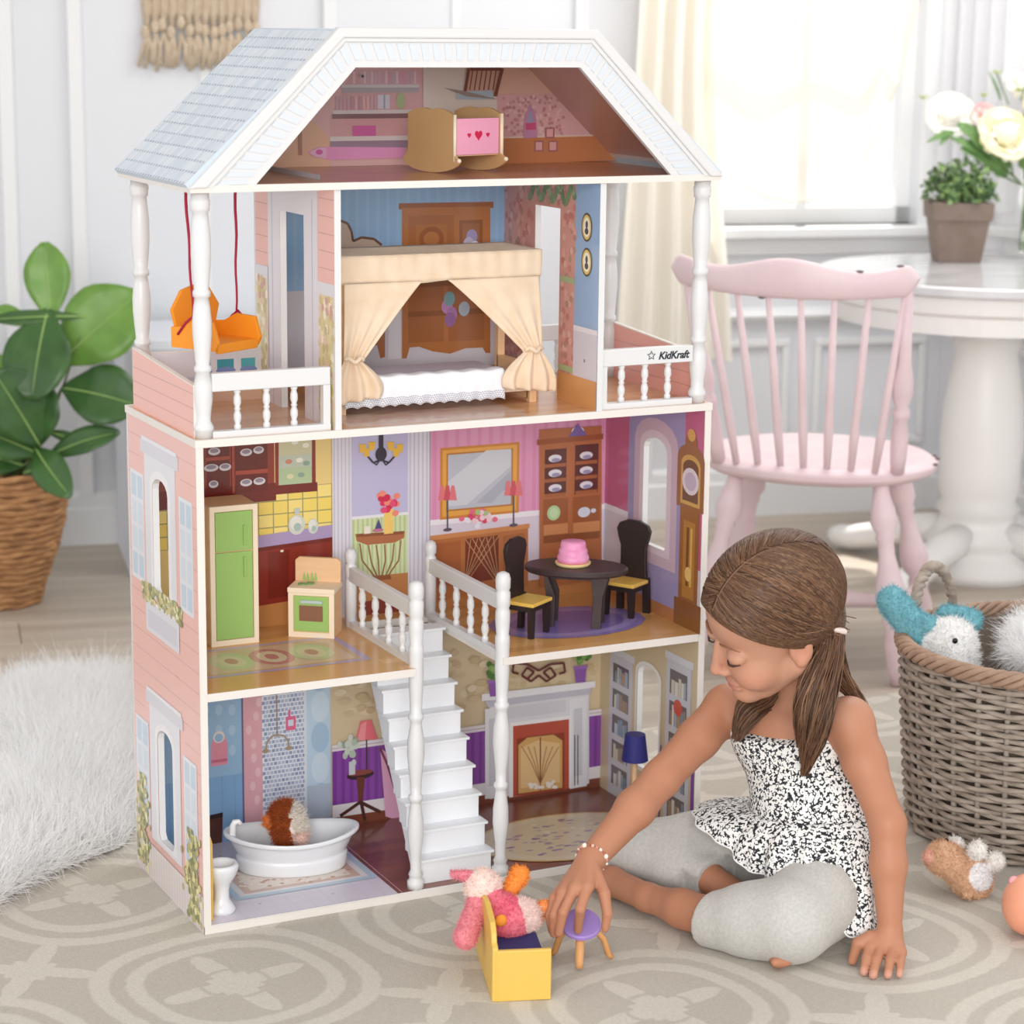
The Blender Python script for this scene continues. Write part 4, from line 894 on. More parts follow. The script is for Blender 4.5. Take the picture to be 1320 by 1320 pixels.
# stove
t = thing('toy_stove', 'small green toy oven with a wooden splashback standing beside the railing', 'toy stove', (.277, .252, Z2), -.62)
w, dp, h = .037, .026, .072
MB().box((-w, -dp, 0), (w, dp, h)).build('cabinet', PEACH, t, bevel=.001)
MB().prism([(-w, -dp-.001, 0), (w, -dp-.001, 0), (w, -dp-.001, h), (-w, -dp-.001, h)], (0, .004, 0), [[(-w+.008, -dp-.001, .008), (w-.008, -dp-.001, .008), (w-.008, -dp-.001, h-.004), (-w+.008, -dp-.001, h-.004)]]).build('face_frame', PALEW, t)
MB().box((-w-.001, -dp-.003, h), (w+.001, dp, h+.008)).build('worktop', PALEW, t, bevel=.001)
MB().prism([(-w, dp-.008, h+.008), (w, dp-.008, h+.008), (w, dp-.008, h+.042), (w-.006, dp-.008, h+.047), (-w+.006, dp-.008, h+.047), (-w, dp-.008, h+.042)], (0, .008, 0)).build('splashback', PEACH, t, bevel=.001)
d_ = MB().box((-w+.009, -dp-.002, .010), (w-.009, -dp+.004, h-.005)).build('oven_door', LIME, t, bevel=.0008)
MB().box((-.019, -dp-.003, .027), (.019, -dp, .052)).build('oven_window', mat('toy_window_brown', '#8a6048', .35), d_, bevel=.0004)
MB().box((-.017, -dp-.006, .056), (.019, -dp-.002, .061)).build('handle', mat('toy_handle_grey', '#b9c9c4', .4), d_, bevel=.001)
mb = MB()
for x in (-.02, -.008): mb.lathe([(.007, h+.008), (.007, h+.010), (.005, h+.0105)], (x, -.002+(x+.014)*.5, 0), 14)
mb.build('burner', mat('toy_burner_green', '#7ba266', .5), t)
for x in (-.022, -.016, -.009, -.003): MB().prism([(x-.0025, dp-.010, h+.010), (x+.0025, dp-.010, h+.010), (x, dp-.010, h+.023)], (0, .002, 0)).build('knob', LIME, t)
# dining table
t = thing('toy_dining_table', 'dark brown oval toy dining table holding the pink cake', 'toy table', (.680, .132, Z2), -.62)
MB().lathe([(.0, .088), (.96, .088), (1.0, .091), (1.0, .096), (.97, .099), (0, .099)], n=40).build('tabletop', ESP, t, smooth=False)
tt = t.children[0]
for v in tt.data.vertices: v.co.x *= .084; v.co.y *= .052
mb = MB().prism([(-.05, -.004, .075), (.05, -.004, .075), (.05, -.004, .088), (-.05, -.004, .088)], (0, .008, 0)).build('apron', ESP, t)
for sx in (-1, 1):
    for sy in (-1, 1):
        x, y = sx*.038, sy*.020; MB().prism([(x-.010, y-.005, 0), (x+.006, y-.005, 0), (x+.008, y-.005, .05), (x+.012*sx+.006, y-.005, .088), (x-.012, y-.005, .088), (x-.007, y-.005, .05)], (0, .010, 0)).build('leg', ESP, t, bevel=.0008)
# cake
c = thing('toy_cake', 'pink tiered toy cake on a cream plate on the dining table', 'toy cake', (.676, .136, Z2+.0995)); c.scale = (1.28, 1.28, 1.28)
MB().lathe([(.0, 0), (.021, 0), (.0225, .002), (.0225, .004), (.0, .0042)], n=28).build('plate', mat('cake_plate', '#f3d79a', .4), c, smooth=False)
MB().lathe([(.0195, .0042), (.0205, .008), (.0195, .0125), (.0180, .0130), (.0185, .017), (.0175, .0205), (.0160, .0210), (.0165, .025), (.0150, .030), (.010, .0312), (0, .0314)], n=28).build('cake_body', mat('cake_pink', '#ec8fc0', .4, '#f2a9cd', 60), c, smooth=True)
# dining chairs
def toy_chair(loc, rz, label):
    """local +y is the front"""
    t = thing('toy_dining_chair', label, 'toy chair', loc, rz, 'toy dining chairs'); w, d2 = .031, .026
    MB().box((-w, -d2+.006, .052), (w, d2+.003, .058)).build('seat', YEL, t, bevel=.0015)
    MB().box((-w+.004, -d2+.008, .043), (w-.004, d2-.002, .052)).build('seat_rail', ESP2, t)
    pf = [(-.026, .058), (.026, .058), (.024, .085), (.024, .11), (.029, .124), (.032, .138), (.027, .148), (.012, .154), (-.012, .154), (-.027, .148), (-.032, .138), (-.029, .124), (-.024, .11), (-.024, .085)]
    MB().prism([(x, -d2-.001, z) for x, z in pf], (0, .007, 0)).build('backrest', ESP2, t, bevel=.0012)
    for s in (-1, 1):
        MB().prism([(s*w-s*.011, -d2-.004, 0), (s*w, -d2-.004, 0), (s*w-s*.001, -d2-.001, .06), (s*w-s*.012, -d2-.001, .06)], (0, .008, 0)).build('leg', ESP2, t)
        MB().prism([(s*w-s*.011, d2-.008, 0), (s*w-s*.003, d2-.008, 0), (s*w-s*.001, d2-.008, .052), (s*w-s*.014, d2-.008, .052)], (0, .008, 0)).build('leg', ESP2, t)
    return t
toy_chair((.583, .114, Z2), math.radians(-57-90), 'dark toy chair with a yellow seat next to the stair newel post')
toy_chair((.788, .160, Z2), math.radians(-150-90), 'dark toy chair with a yellow seat in front of the arched side window')
# canopy bed
BX0, BX1, BY0, BY1 = .262, .598, .112, .238
FAB = mat('canopy_fabric', '#edd7bd', .85, '#e6cdb0', 30, bump=.15, bscale=90, sheen=.2); LACE = mat('bed_linen', '#f2f1f5', .85, bump=.2, bscale=60)
t = thing('toy_canopy_bed', 'toy four-poster bed with peach canopy curtains and a white lace bedspread', 'toy bed', ((BX0+BX1)/2, (BY0+BY1)/2, F3))
bd = lambda n, mb, m, par=t, **k: mb.build(n, m, par, world=True, **k)
for x in (BX0+.006, BX1-.010):
    for y in (BY0+.006, BY1-.006): bd('bedpost', MB().box((x-.006, y-.006, F3), (x+.006, y+.006, .962)), PEACH, bevel=.001)
bd('headboard', MB().box((BX1-.016, BY0+.008, F3+.006), (BX1-.006, BY1-.008, .80)), PEACH)
bd('footboard', MB().box((BX0+.004, BY0+.008, F3+.006), (BX0+.012, BY1-.008, .79)), PEACH)
bd('bed_base', MB().box((BX0+.01, BY0+.006, F3+.018), (BX1-.014, BY1-.006, .770)), PALEW)
bd('mattress', MB().box((BX0+.012, BY0+.002, .770), (BX1-.05, BY1-.004, .792)), mat('toy_mattress', '#cfc5d3', .8), bevel=.004)
def spread(u, v):
    x = BX0+.008+(BX1-.062-BX0-.008)*u
    if v < .35: q = v/.35; return (x, BY0+.02-.022*q, .7955+.001*math.sin(u*40))
    q = (v-.35)/.65; sc = .0035*abs(math.sin(u*math.pi*13)); return (x, BY0-.003-.002*q+.0012*math.sin(u*60+q*2)*q, .795-q*(.046-sc*q))
ms = bd('bedspread', MB().grid(spread, 110, 16), LACE, smooth=True, solid=.0012, fix=False)
mb = MB()
for i in range(78):
    for j in range(4):
        u = (i+.5*(j % 2))/78; q = .72+.075*j; p_ = spread(u, .35+.65*q); mb.lathe([(0, 0), (.0011, .0), (.0011, .0012), (0, .0013)], n=6, M=Matrix.Translation((p_[0], p_[1]-.0006, p_[2]))@Matrix.Rotation(math.pi/2, 4, 'X'))
bd('lace_holes', mb, mat('lace_shadow', '#b9bac4', .9), par=ms)
# canopy: ruffled top band and two tied-back curtains
def canopy(u, v):
    per = [(BX0, BY0-.004), (BX1, BY0-.004), (BX1, BY1), (BX0, BY1)]
    L_ = [BX1-BX0, BY1-BY0, BX1-BX0, BY1-BY0]; s = u*sum(L_); k = 0
    while k < 3 and s > L_[k]: s -= L_[k]; k += 1
    a_, b_ = np.array(per[k]), np.array(per[(k+1) % 4]); q = a_+(b_-a_)*(s/L_[k]); n_ = np.array((b_-a_)[::-1])*(1, -1)/L_[k]
    o = .0014*math.sin(u*210)*(1-v*.6); q = q+n_*o; return (q[0], q[1], .978-.042*v+.002*math.sin(u*37)*(v > .9))
bd('canopy_valance', MB().grid(canopy, 240, 6), FAB, smooth=True, solid=.001, fix=False)
def ctop(u, v): return (BX0+(BX1-BX0)*u, BY0-.004+(BY1-BY0+.004)*v, .978-.010*math.sin(math.pi*u)*math.sin(math.pi*v)+.0015*math.sin(u*50)*math.sin(math.pi*v))
bd('canopy_top', MB().grid(ctop, 40, 14), FAB, smooth=True, solid=.001, fix=False)
def curtain(x_post, x_open, sgn):
    def g(u, v):
        # u from the post (0) to the opening (1); v down
        zt_, zk, zb_ = .938, .822, .757
        if v < .62:
            q = v/.62; sx = x_post+(x_open-x_post)*u; w_ = x_post+sgn*.006+(sgn*.030)*(u-.3)
            e = q**(1-.06*u); x = sx*(1-e)+w_*e; z = zt_+(zk-zt_)*q-(.0)*u; z = zt_+(zk+.012*(1-u)-zt_)*q
            fold = .0035*math.sin(u*22)*q
        else:
            q = (v-.62)/.38; w_ = x_post+sgn*.006+(sgn*.030)*(u-.3); x = w_+((u-.42)*.062*sgn)*math.sin(q*math.pi*.62); z = zk+(zb_-zk)*q+.010*u*q; fold = .005*math.sin(u*20)*(.5+q)
        return (x, BY0-.008+fold-.006*math.sin(min(1, v/.62)*math.pi*.5), z)
    return g
for xp, xo, s in ((BX1-.006, .437, -1), (BX0+.006, .395, 1)):
    cu_ = bd('bed_curtain', MB().grid(curtain(xp, xo, s), 36, 40), FAB, smooth=True, solid=.001, fix=False)
    bd('curtain_tie', MB().tube([(xp+s*.006+s*.030*(k/10-.3), BY0-.020+.004*math.cos(k*.6), .826+.003*math.sin(k)) for k in range(11)], .0035, 8), FAB, par=cu_, smooth=True)
# cradle in the attic
t = thing('toy_cradle', 'pink toy rocking cradle with three red hearts on its side in the attic', 'toy cradle', (.446, .105, Z4), math.radians(17))
L_, Wd, h0 = .098, .104, .012
MB().prism([(.006, 0, h0+.016), (L_-.006, 0, h0+.016), (L_-.006, 0, .082), (.006, 0, .082)], (0, .004, 0)).build('side_panel', mat('cradle_pink', '#f5a9c6', .45), t, bevel=.0008)
sp_ = t.children[0]
MB().box((.006, Wd-.004, h0+.016), (L_-.006, Wd, .082)).build('side_panel', mat('cradle_pink'), t); MB().box((.004, .004, h0+.014), (L_-.004, Wd-.004, h0+.019)).build('cradle_floor', PEACH, t)
def heart(cx, cz, s): return [(cx+s*.9*math.sin(a_)**3, -.0004, cz+s*(.8125*math.cos(a_)-.3125*math.cos(2*a_)-.125*math.cos(3*a_)-.0625*math.cos(4*a_))) for a_ in [2*math.pi*i/24 for i in range(24)]]
for cx, s in ((.031, .0042), (.050, .0085), (.069, .0042)): MB().prism(heart(cx, .057, s), (0, .0006, 0)).build('printed_heart', mat('heart_red', '#d2144f', .4), sp_)
def end_board(x0):
    top = [(Wd*i/16, .088+.006*math.sin(math.pi*i/16)+.0035*abs(math.sin(2*math.pi*i/16+.0))) for i in range(17)]
    bot = [(Wd/2+(Wd/2+.012)*math.cos(math.pi+math.pi*i/14), .020-.020*math.sin(math.pi*i/14)*.98) for i in range(15)]
    return MB().prism([(x0, y, z) for y, z in bot+[(Wd-.0, .03)]+top[::-1]+[(0, .03)]], (.005, 0, 0))
for x0 in (-.001, L_-.004): end_board(x0).build('end_board', BROWN, t, bevel=.001)
for x in (-.0015, L_-.0035):
    for z in (0,): MB().tube([(x+.0025, -.001, .018), (x+.0025, -.001, .088)], .0028, 8).build('post', PALEW, t, smooth=True)
mb = MB().ball((.001, -.011, .020), .0036, 10, 8); mb.build('rocker_tip', PALEW, t, smooth=True); MB().ball((L_-.001, -.011, .020), .0036, 10, 8).build('rocker_tip', PALEW, t, smooth=True)
# porch swing hung on red ribbons
t = thing('toy_porch_swing', 'orange wooden toy porch swing hanging on red ribbons from the porch ceiling', 'toy swing', (.080, .160, .85), math.radians(-60))
bk = [(-.044, .0), (.044, .0), (.044, .03), (.052, .055), (.030, .082), (.0, .088), (-.030, .082), (-.052, .055), (-.044, .03)]
MB().prism([(-.034, y, z) for y, z in bk], (.006, 0, 0)).build('backrest', ORG, t, bevel=.0012)
MB().box((-.034, -.044, .004), (.045, .044, .010)).build('seat', ORG, t, bevel=.001)
for s in (-1, 1):
    ar = MB().prism([(-.034, s*.044, 0), (.050, s*.044, 0), (.056, s*.044, .012), (.046, s*.044, .042), (.010, s*.044, .044), (-.014, s*.044, .032), (-.034, s*.044, .03)], (0, s*.006, 0)).build('arm', ORG, t, bevel=.001)
MB().box((.046, -.044, -.004), (.052, .044, .010)).build('front_rail', ORG, t, bevel=.001)
def ribbon(p0, p1, name='ribbon'):
    mb = MB(); pts = [np.array(p0)+(np.array(p1)-np.array(p0))*i/10+np.array((.0012*math.sin(i*1.3), 0, 0)) for i in range(11)]
    mb.tube(pts, [.0022+.0012*(i/10) for i in range(11)], 6, flat=.35); return mb
R_ = Matrix.Rotation(-math.radians(-60), 3, 'Z')
def tl(x, y, z): v = R_ @ Vector((x-.080, y-.160, 0)); return (v.x, v.y, z-.85)
for s, (wx, wy) in ((1, (.128, .180)), (-1, (.034, .128))):
    a_ = (.008, s*.048, .044); b_ = tl(wx, wy, Z4-.0105)
    rb = ribbon(a_, b_).build('ribbon', RED_R, t, smooth=True)
    MB().tube([(-.02, s*.0505, .020), (-.004, s*.0512, .038), (.008, s*.0512, .047), (.024, s*.0512, .034), (.036, s*.0505, .018)], .0022, 6).build('ribbon_sling', RED_R, t, smooth=True)
# bathtub
t = thing('toy_bathtub', 'white oval toy bathtub holding a guinea pig plush', 'toy bathtub', (.203, .172, .0130), math.radians(-17))
def tub(u, v):
    a_ = 2*math.pi*u
    prof = [(.0, .010), (.55, .010), (.72, .018), (.82, .042), (.88, .052), (.97, .0555), (1.0, .054), (1.0, .049), (.92, .046), (.86, .034), (.80, .024), (.83, .020), (.80, .004), (.77, 0), (0, 0)]
    k = v*(len(prof)-1); i = min(int(k), len(prof)-2); f_ = k-i; r = prof[i][0]+(prof[i+1][0]-prof[i][0])*f_; z = prof[i][1]+(prof[i+1][1]-prof[i][1])*f_
    rise = .011*max(0, math.cos(a_))**2+.008*max(0, -math.cos(a_))**2; z2 = z+rise*min(1, z/.05)
    return (.107*r*math.cos(a_), .062*r*math.sin(a_), z2*1.05)
MB().grid(tub, 48, 28).build('basin', TUBW, t, smooth=True, subsurf=1)
MB().tube([(-.092, -.012, .055), (-.092, -.012, .078), (-.089, -.012, .084), (-.083, -.012, .0845), (-.079, -.012, .080)], [.006, .005, .0048, .004, .003], 10).build('faucet', mat('toy_faucet', '#ffffff', .2, coat=.5), t, smooth=True)
# toilet
t = thing('toy_toilet', 'white toy toilet with a yellow back board at the bathroom edge', 'toy toilet', (.036, .052, .0130))
MB().prism([(-.024, -.036, 0), (-.024, -.030, .0), (-.024, .022, 0), (-.024, .022, .118), (-.024, -.028, .128), (-.024, -.036, .12)], (.008, 0, 0)).build('back_board', YEL, t, bevel=.001)
MB().lathe([(.0, 0), (.020, 0), (.021, .006), (.017, .012), (.0115, .022), (.0115, .036), (.014, .046), (.022, .058), (.0255, .068), (.0262, .074), (.0245, .077), (.020, .078), (.018, .074), (.012, .062), (0, .058)], (.006, -.008, 0), 26).build('bowl', TUBW, t, smooth=True)
# blue lamp in the living room
t = thing('toy_lamp', 'toy floor lamp with a navy blue shade beside the side window', 'toy lamp', (.777, .098, .0130))
MB().lathe([(0, 0), (.014, 0), (.014, .004), (.004, .006)], n=20).build('base', PEACH, t); MB().tube([(0, 0, .004), (0, 0, .15)], .0048, 10).build('stem', PEACH, t, smooth=True)
MB().lathe([(.0212, .122), (.0222, .122), (.0165, .166), (.0155, .166)], n=28).build('lamp_shade', mat('shade_navy', '#2c2c7c', .6), t, smooth=False)

# ================================================================ TOYS ON THE RUG IN FRONT
t = thing('toy_sofa', 'yellow toy sofa with a navy seat cushion in front of the dollhouse', 'toy sofa', (.28, -.394, 0), math.radians(-18.5))
LS, WS = .192, .082
for y0 in (0, LS-.008): MB().box((.004, y0, 0), (WS, y0+.008, .074)).build('arm_panel', YEL, t, bevel=.0015)
bk = [(0, 0), (LS, 0), (LS, .085), (LS-.012, .088), (LS-.03, .105), (LS/2, .112), (.030, .105), (.016, .094), (.012, .082), (0, .078)]
MB().prism([(0, y, z) for y, z in bk], (.008, 0, 0)).build('backrest', YEL, t, bevel=.002)
MB().box((.008, .008, .020), (WS-.006, LS-.008, .034)).build('seat', YEL, t, bevel=.001)
MB().box((.010, .010, .034), (WS-.004, LS-.010, .056)).build('seat_cushion', mat('cushion_navy', '#332f6b', .8, bump=.1), t, bevel=.006)
# stool held by the girl: tilted towards the camera
SCN = atZ(749, 1192, .058)
t = thing('toy_stool', 'round purple toy stool with three bowed wooden legs held under the girl\'s hand', 'toy stool', tuple(SCN)); t.rotation_euler = (0, 0, CYAW)
MT = Matrix.Rotation(math.radians(26), 4, 'X')
PUR = mat('toy_purple', '#a78ad2', .45); LEGW = mat('toy_leg_wood', '#dca36c', .5, '#d0955c', 20)
MB().lathe([(0, -.004), (.0265, -.004), (.0285, -.002), (.0285, .003), (.027, .005), (0, .005)], n=36, M=MT).build('seat', PUR, t, smooth=False)
MB().lathe([(0, -.007), (.012, -.007), (.012, -.004), (0, -.004)], n=20, M=MT).build('hub', LEGW, t)
for a_ in (-95, 15, 150):
    ca, sa = math.cos(math.radians(a_)), math.sin(math.radians(a_)); zb_ = -SCN[2]+.0045
    pts = [(ca*r_, sa*r_*.9, z_) for r_, z_ in ((.006, -.006), (.022, -.010-.012*(sa < 0)), (.034, -.024-.006*(sa < 0)), (.042, (zb_-.02)/2-.012), (.047, zb_))]
    if a_ == -95: pts = [(ca*r_, sa*r_, z_) for r_, z_ in ((.010, -.010), (.020, -.020), (.026, -.034), (.029, -.046), (.030, zb_))]
    MB().tube(pts, [.006, .0065, .0065, .006, .0055], 10, flat=.75).build('leg', LEGW, t, smooth=True)
# ================================================================ THE GIRL
def _cyl(s, a, n, r, L, k=.002):
    """subtract a flat-faced cylinder that starts at a and runs along n"""
    a = np.array(a, float); n = np.array(n, float); n /= np.linalg.norm(n); b = a+n*L; m = r+.01
    sl, P = s._blk(np.minimum(a, b)-m, np.maximum(a, b)+m)
    if sl is None: return s
    t = (P-a)@n; rad = np.linalg.norm(P-a-t[..., None]*n, axis=-1); d = np.maximum(np.abs(t-L/2)-L/2, rad-r); s._mix(sl, d, k, 'sub'); return s
SDF.cyl = _cyl
J = atD
HS = 1.079; hf = np.array([-.883, .193, -.427]); hl = np.array([-.060, -.950, -.305]); hu = np.array([-.465, -.244, .851])
HC = atD(996.7, 796.8, 3.375); HM = np.stack([hf, hl, hu])
def hp(a, b, c): return HC+HS*(a*hf+b*hl+c*hu)
def hr(*r): return np.array(r)*HS
PEL, WAI, CHE, NB = J(1062, 1120, 3.475), J(1048, 1030, 3.47), J(1025, 960, 3.478), J(1014, 906, 3.465)
SL_, SR_ = J(1094, 930, 3.40), J(938, 912, 3.54)
EL_, WL_ = J(1144, 1062, 3.335), J(1147, 1194, 3.33)
ER_, WR_ = J(853, 1003, 3.45), J(762, 1108, 3.345)
HL_, KL_, CL_, AL_, FL_ = J(1082, 1135, 3.43), J(1020, 1186, 3.335), J(925, 1186, 3.395), J(835, 1157, 3.50), J(788, 1136, 3.575)
HR_, KR_, CR_, AR_ = J(990, 1092, 3.57), J(815, 1096, 3.635), J(913, 1131, 3.535), J(985, 1178, 3.44)
tl_ = (SL_-SR_)/np.linalg.norm(SL_-SR_); tu_ = (NB-PEL)/np.linalg.norm(NB-PEL); tf_ = np.cross(tl_, tu_); tf_ /= np.linalg.norm(tf_); tu_ = np.cross(tf_, tl_); TM = np.stack([tf_, tl_, tu_])
girl = thing('person', 'girl in a black and white floral top and grey leggings sitting cross-legged on the rug', 'person', (float(PEL[0]), float(PEL[1]), 0))
S = SDF((.40, -.62, -.004), (.96, .02, .62), .0024)
# torso and hips (inside the clothes)
S.ell(PEL, (.068, .085, .06), TM, .02).ell(WAI, (.056, .072, .07), TM, .03).ell(CHE, (.058, .086, .075), TM, .03)
S.cone(CHE+tl_*.05+tu_*.03, SL_, .045, .034, .02).cone(CHE-tl_*.05+tu_*.03, SR_, .045, .033, .02)
S.cone(CHE+tu_*.035-tf_*.008, hp(-.030, 0, -.055), .031, .029, .012)
S.cone(CHE+tu_*.018, SL_-tu_*.006, .032, .028, .02).cone(CHE+tu_*.018, SR_-tu_*.006, .032, .028, .02)
# arms
S.chain([SL_, (SL_*.6+EL_*.4), EL_, (EL_*.6+WL_*.4), WL_], [.035, .031, .0255, .0255, .0175], .012)
S.chain([SR_, (SR_*.55+ER_*.45), ER_, (ER_*.62+WR_*.38), WR_], [.034, .031, .0275, .0285, .0195], .012)
# legs
S.chain([HL_, KL_, CL_], [.05, .045, .034], .015).chain([CL_, (CL_*.5+AL_*.5), AL_], [.033, .028, .020], .012)
S.chain([AL_, FL_, J(764, 1128, 3.60)], [.021, .022, .014], .012)
S.chain([HR_, KR_], [.045, .030], .01).chain([KR_, CR_], [.028, .022], .008).chain([CR_, AR_], [.0245, .021], .01)
ft = atZ(1004, 1238, .014); S.chain([AR_, (AR_*.45+ft*.55)-np.array((0, 0, .006)), ft], [.020, .020, .012], .01)
for i in range(4): S.ell(ft+CR*(.006*(i-1))-np.array((0, 0, .001))+CFW*(-.010+.002*i), .0068, None, .003)
# head
S.ell(hp(-.008, 0, .032), hr(.090, .070, .080), HM, .01).ell(hp(.030, 0, -.028), hr(.056, .055, .070), HM, .02).ell(hp(.036, 0, .038), hr(.047, .054, .046), HM, .012)
S.ell(hp(.062, 0, -.091), hr(.024, .024, .020), HM, .014).cone(hp(.045, .02, -.082), hp(.002, .050, -.045), .017*HS, .020*HS, .014).cone(hp(.045, -.02, -.082), hp(.002, -.050, -.045), .017*HS, .020*HS, .014)
for s in (-1, 1):
    S.ell(hp(.054, s*.031, -.040), hr(.029, .026, .028), HM, .015).ell(hp(.096, s*.032, .002), hr(.016, .018, .011), HM, .012, 'sub')
    S.ell(hp(.0720, s*.031, -.001), hr(.0135, .0160, .0115), HM, .004)
    # ear
    S.ell(hp(-.004, s*.069, -.010), hr(.017, .007, .027), HM, .004).ell(hp(-.001, s*.077, -.008), hr(.009, .006, .015), HM, .004, 'sub').ell(hp(.001, s*.071, -.030), hr(.008, .005, .008), HM, .004)
S.cone(hp(.084, 0, .004), hp(.0965, 0, -.031), .0062*HS, .0082*HS, .006).ell(hp(.0975, 0, -.034), hr(.0088, .0088, .0078), HM, .004)
for s in (-1, 1): S.ell(hp(.088, s*.0095, -.0385), hr(.0085, .0058, .0055), HM, .004)
S.ell(hp(.0800, 0, -.063), hr(.0090, .0200, .0055), HM, .005).ell(hp(.0785, 0, -.0735), hr(.0095, .0170, .0060), HM, .005)
S.ell(hp(.0900, 0, -.0682), hr(.0055, .0170, .0010), HM, .0025, 'sub')
# hands: palm plus five separate bent fingers
def finger(pts, r0, r1): S.chain(pts, list(np.linspace(r0, r1, len(pts))), .0022)
# left hand flat on the rug
kn = [J(1121, 1222, 3.318), J(1135, 1222, 3.315), J(1150, 1224, 3.313), J(1162, 1228, 3.312)]
tp = [(1113.5, 1253), (1125.5, 1257), (1144.5, 1257), (1159.5, 1256)]
for k_, r_ in zip(kn, (.0095, .0095, .009, .0085)): S.cone(WL_-np.array((0, 0, .008)), k_, .0165, r_, .006)
for k_, (x, y), r_ in zip(kn, tp, (.0074, .0076, .0074, .0066)):
    e = atZ(x, y, .0065); m = k_*.45+e*.55+np.array((0, 0, .005)); finger([k_, m, e], r_+.0008, r_-.0012)
e = atZ(1099, 1238, .008); finger([J(1122, 1208, 3.326), J(1106, 1216, 3.325), e], .0105, .0070)
# right hand closed on the stool
kr = [J(757, 1143, 3.287), J(741, 1146, 3.290), J(726, 1151, 3.300), J(715, 1159, 3.312)]
for k_, r_ in zip(kr, (.0105, .0105, .0100, .0092)): S.cone(WR_, k_, .0175, r_, .007)
SEATN = (MT.to_3x3() @ Vector((0, 0, 1))); _cz, _sz = math.cos(CYAW), math.sin(CYAW); SEATN = np.array((SEATN.x*_cz-SEATN.y*_sz, SEATN.x*_sz+SEATN.y*_cz, SEATN.z))
def onseat(x, y, h): return atP(x, y, SCN+SEATN*(.005+h), SEATN)
finger([kr[0], J(748, 1172, 3.268), onseat(745, 1199, .006)], .0085, .0062)
finger([kr[1], J(726, 1176, 3.276), J(720, 1203, 3.285)], .0085, .0062)
finger([kr[2], J(714, 1180, 3.290), J(714, 1204, 3.298)], .0082, .0060)
finger([kr[3], J(708, 1180, 3.308), J(711, 1200, 3.312)], .0072, .0054)
finger([J(766, 1122, 3.318), J(779, 1152, 3.290), J(783, 1178, 3.282), J(780, 1197, 3.285)], .0100, .0060)
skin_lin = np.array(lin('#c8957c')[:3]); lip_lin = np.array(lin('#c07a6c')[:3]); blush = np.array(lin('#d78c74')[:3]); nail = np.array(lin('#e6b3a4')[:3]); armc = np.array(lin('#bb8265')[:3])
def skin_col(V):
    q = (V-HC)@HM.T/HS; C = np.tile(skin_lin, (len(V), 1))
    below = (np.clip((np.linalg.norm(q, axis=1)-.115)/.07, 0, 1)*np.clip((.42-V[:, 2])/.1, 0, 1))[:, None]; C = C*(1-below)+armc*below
    def blob(c, r, col_, k=1):
        nonlocal C
        w = np.clip(1.5-1.5*np.linalg.norm((q-np.array(c))/np.array(r), axis=1), 0, 1)[:, None]*k; C = C*(1-w)+col_*w
    blob((.084, 0, -.0635), (.018, .026, .0062), lip_lin, .95); blob((.083, 0, -.0735), (.018, .022, .0072), lip_lin, .9)
    for s in (-1, 1): blob((.06, s*.04, -.04), (.035, .028, .028), blush, .45)
    blob((.10, 0, -.035), (.015, .014, .014), blush, .35); blob((-.002, .074, -.01), (.02, .012, .03), blush, .4)
    tips = [atZ(x, y, .0065) for x, y in tp]
    for t_ in tips:
        w = np.clip(1.6-np.linalg.norm(V-t_, axis=1)/.006, 0, 1)[:, None]*.6; C = C*(1-w)+nail*w
    return C
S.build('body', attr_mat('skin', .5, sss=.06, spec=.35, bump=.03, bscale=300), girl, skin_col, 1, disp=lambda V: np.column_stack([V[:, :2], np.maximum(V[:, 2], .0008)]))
# brows and lashes
LASH = mat('lash_brown', '#4a3024', .7); BROW = mat('brow_brown', '#8f6348', .8)
for s in (-1, 1):
    MB().tube([hp(.0845, s*.013, .0150), hp(.0845, s*.022, .0190), hp(.0805, s*.034, .0200), hp(.0705, s*.047, .0160)], [.0014, .0026, .0022, .0008], 6, flat=.7).build('eyebrow', BROW, girl, smooth=True, world=True)
    MB().tube([hp(.0770, s*.0165, -.0060), hp(.0848, s*.024, -.0085), hp(.0868, s*.031, -.0092), hp(.0836, s*.038, -.0085), hp(.0762, s*.0455, -.0058)], [.0007, .0015, .0019, .0019, .0011], 6).build('eyelashes', LASH, girl, smooth=True, world=True)
# ---------------------------------------------------------------- leggings
G = SDF((.58, -.56, -.002), (.98, .0, .26), .003)
G.ell(PEL, (.078, .095, .068), TM, .02).chain([HL_, KL_*.5+HL_*.5, KL_], [.068, .062, .0575], .02).chain([KL_, KL_*.45+CL_*.55, CL_], [.054, .049, .040], .03).cone(CL_, CL_+(CL_-KL_)*.3, .040, .036, .01)
G.chain([HR_, KR_*.5+HR_*.5, KR_], [.066, .055, .047], .02).chain([KR_, KR_*.4+CR_*.6, CR_], [.042, .038, .0315], .025).cone(CR_, CR_+(AR_-CR_)*.35, .0315, .029, .01)
G.cyl(CL_+(AL_-CL_)*.10, AL_-CL_, .07, .12); G.cyl(CR_+(AR_-CR_)*.06, AR_-CR_, .045, .07)
def wrinkle(V):
    d = np.linalg.norm(V-(KL_+np.array((.0, .03, .03))), axis=1); d2 = np.linalg.norm(V-KR_, axis=1)
    a = .0016*np.sin(V@np.array((160, 90, 60)))*np.exp(-(d/.05)**2)+.0013*np.sin(V@np.array((60, 150, -120)))*np.exp(-(d2/.07)**2); c = PEL
    n = V-(KL_ if False else V.mean(0)); n /= np.linalg.norm(n, axis=1)[:, None]; V = V+n*a[:, None]; V[:, 2] = np.maximum(V[:, 2], .0006); return V
G.build('leggings', mat('heather_jersey', '#c9c7c2', .9, '#bdbbb6', 220, bump=.12, bscale=500, sheen=.2), girl, None, 2, disp=wrinkle)
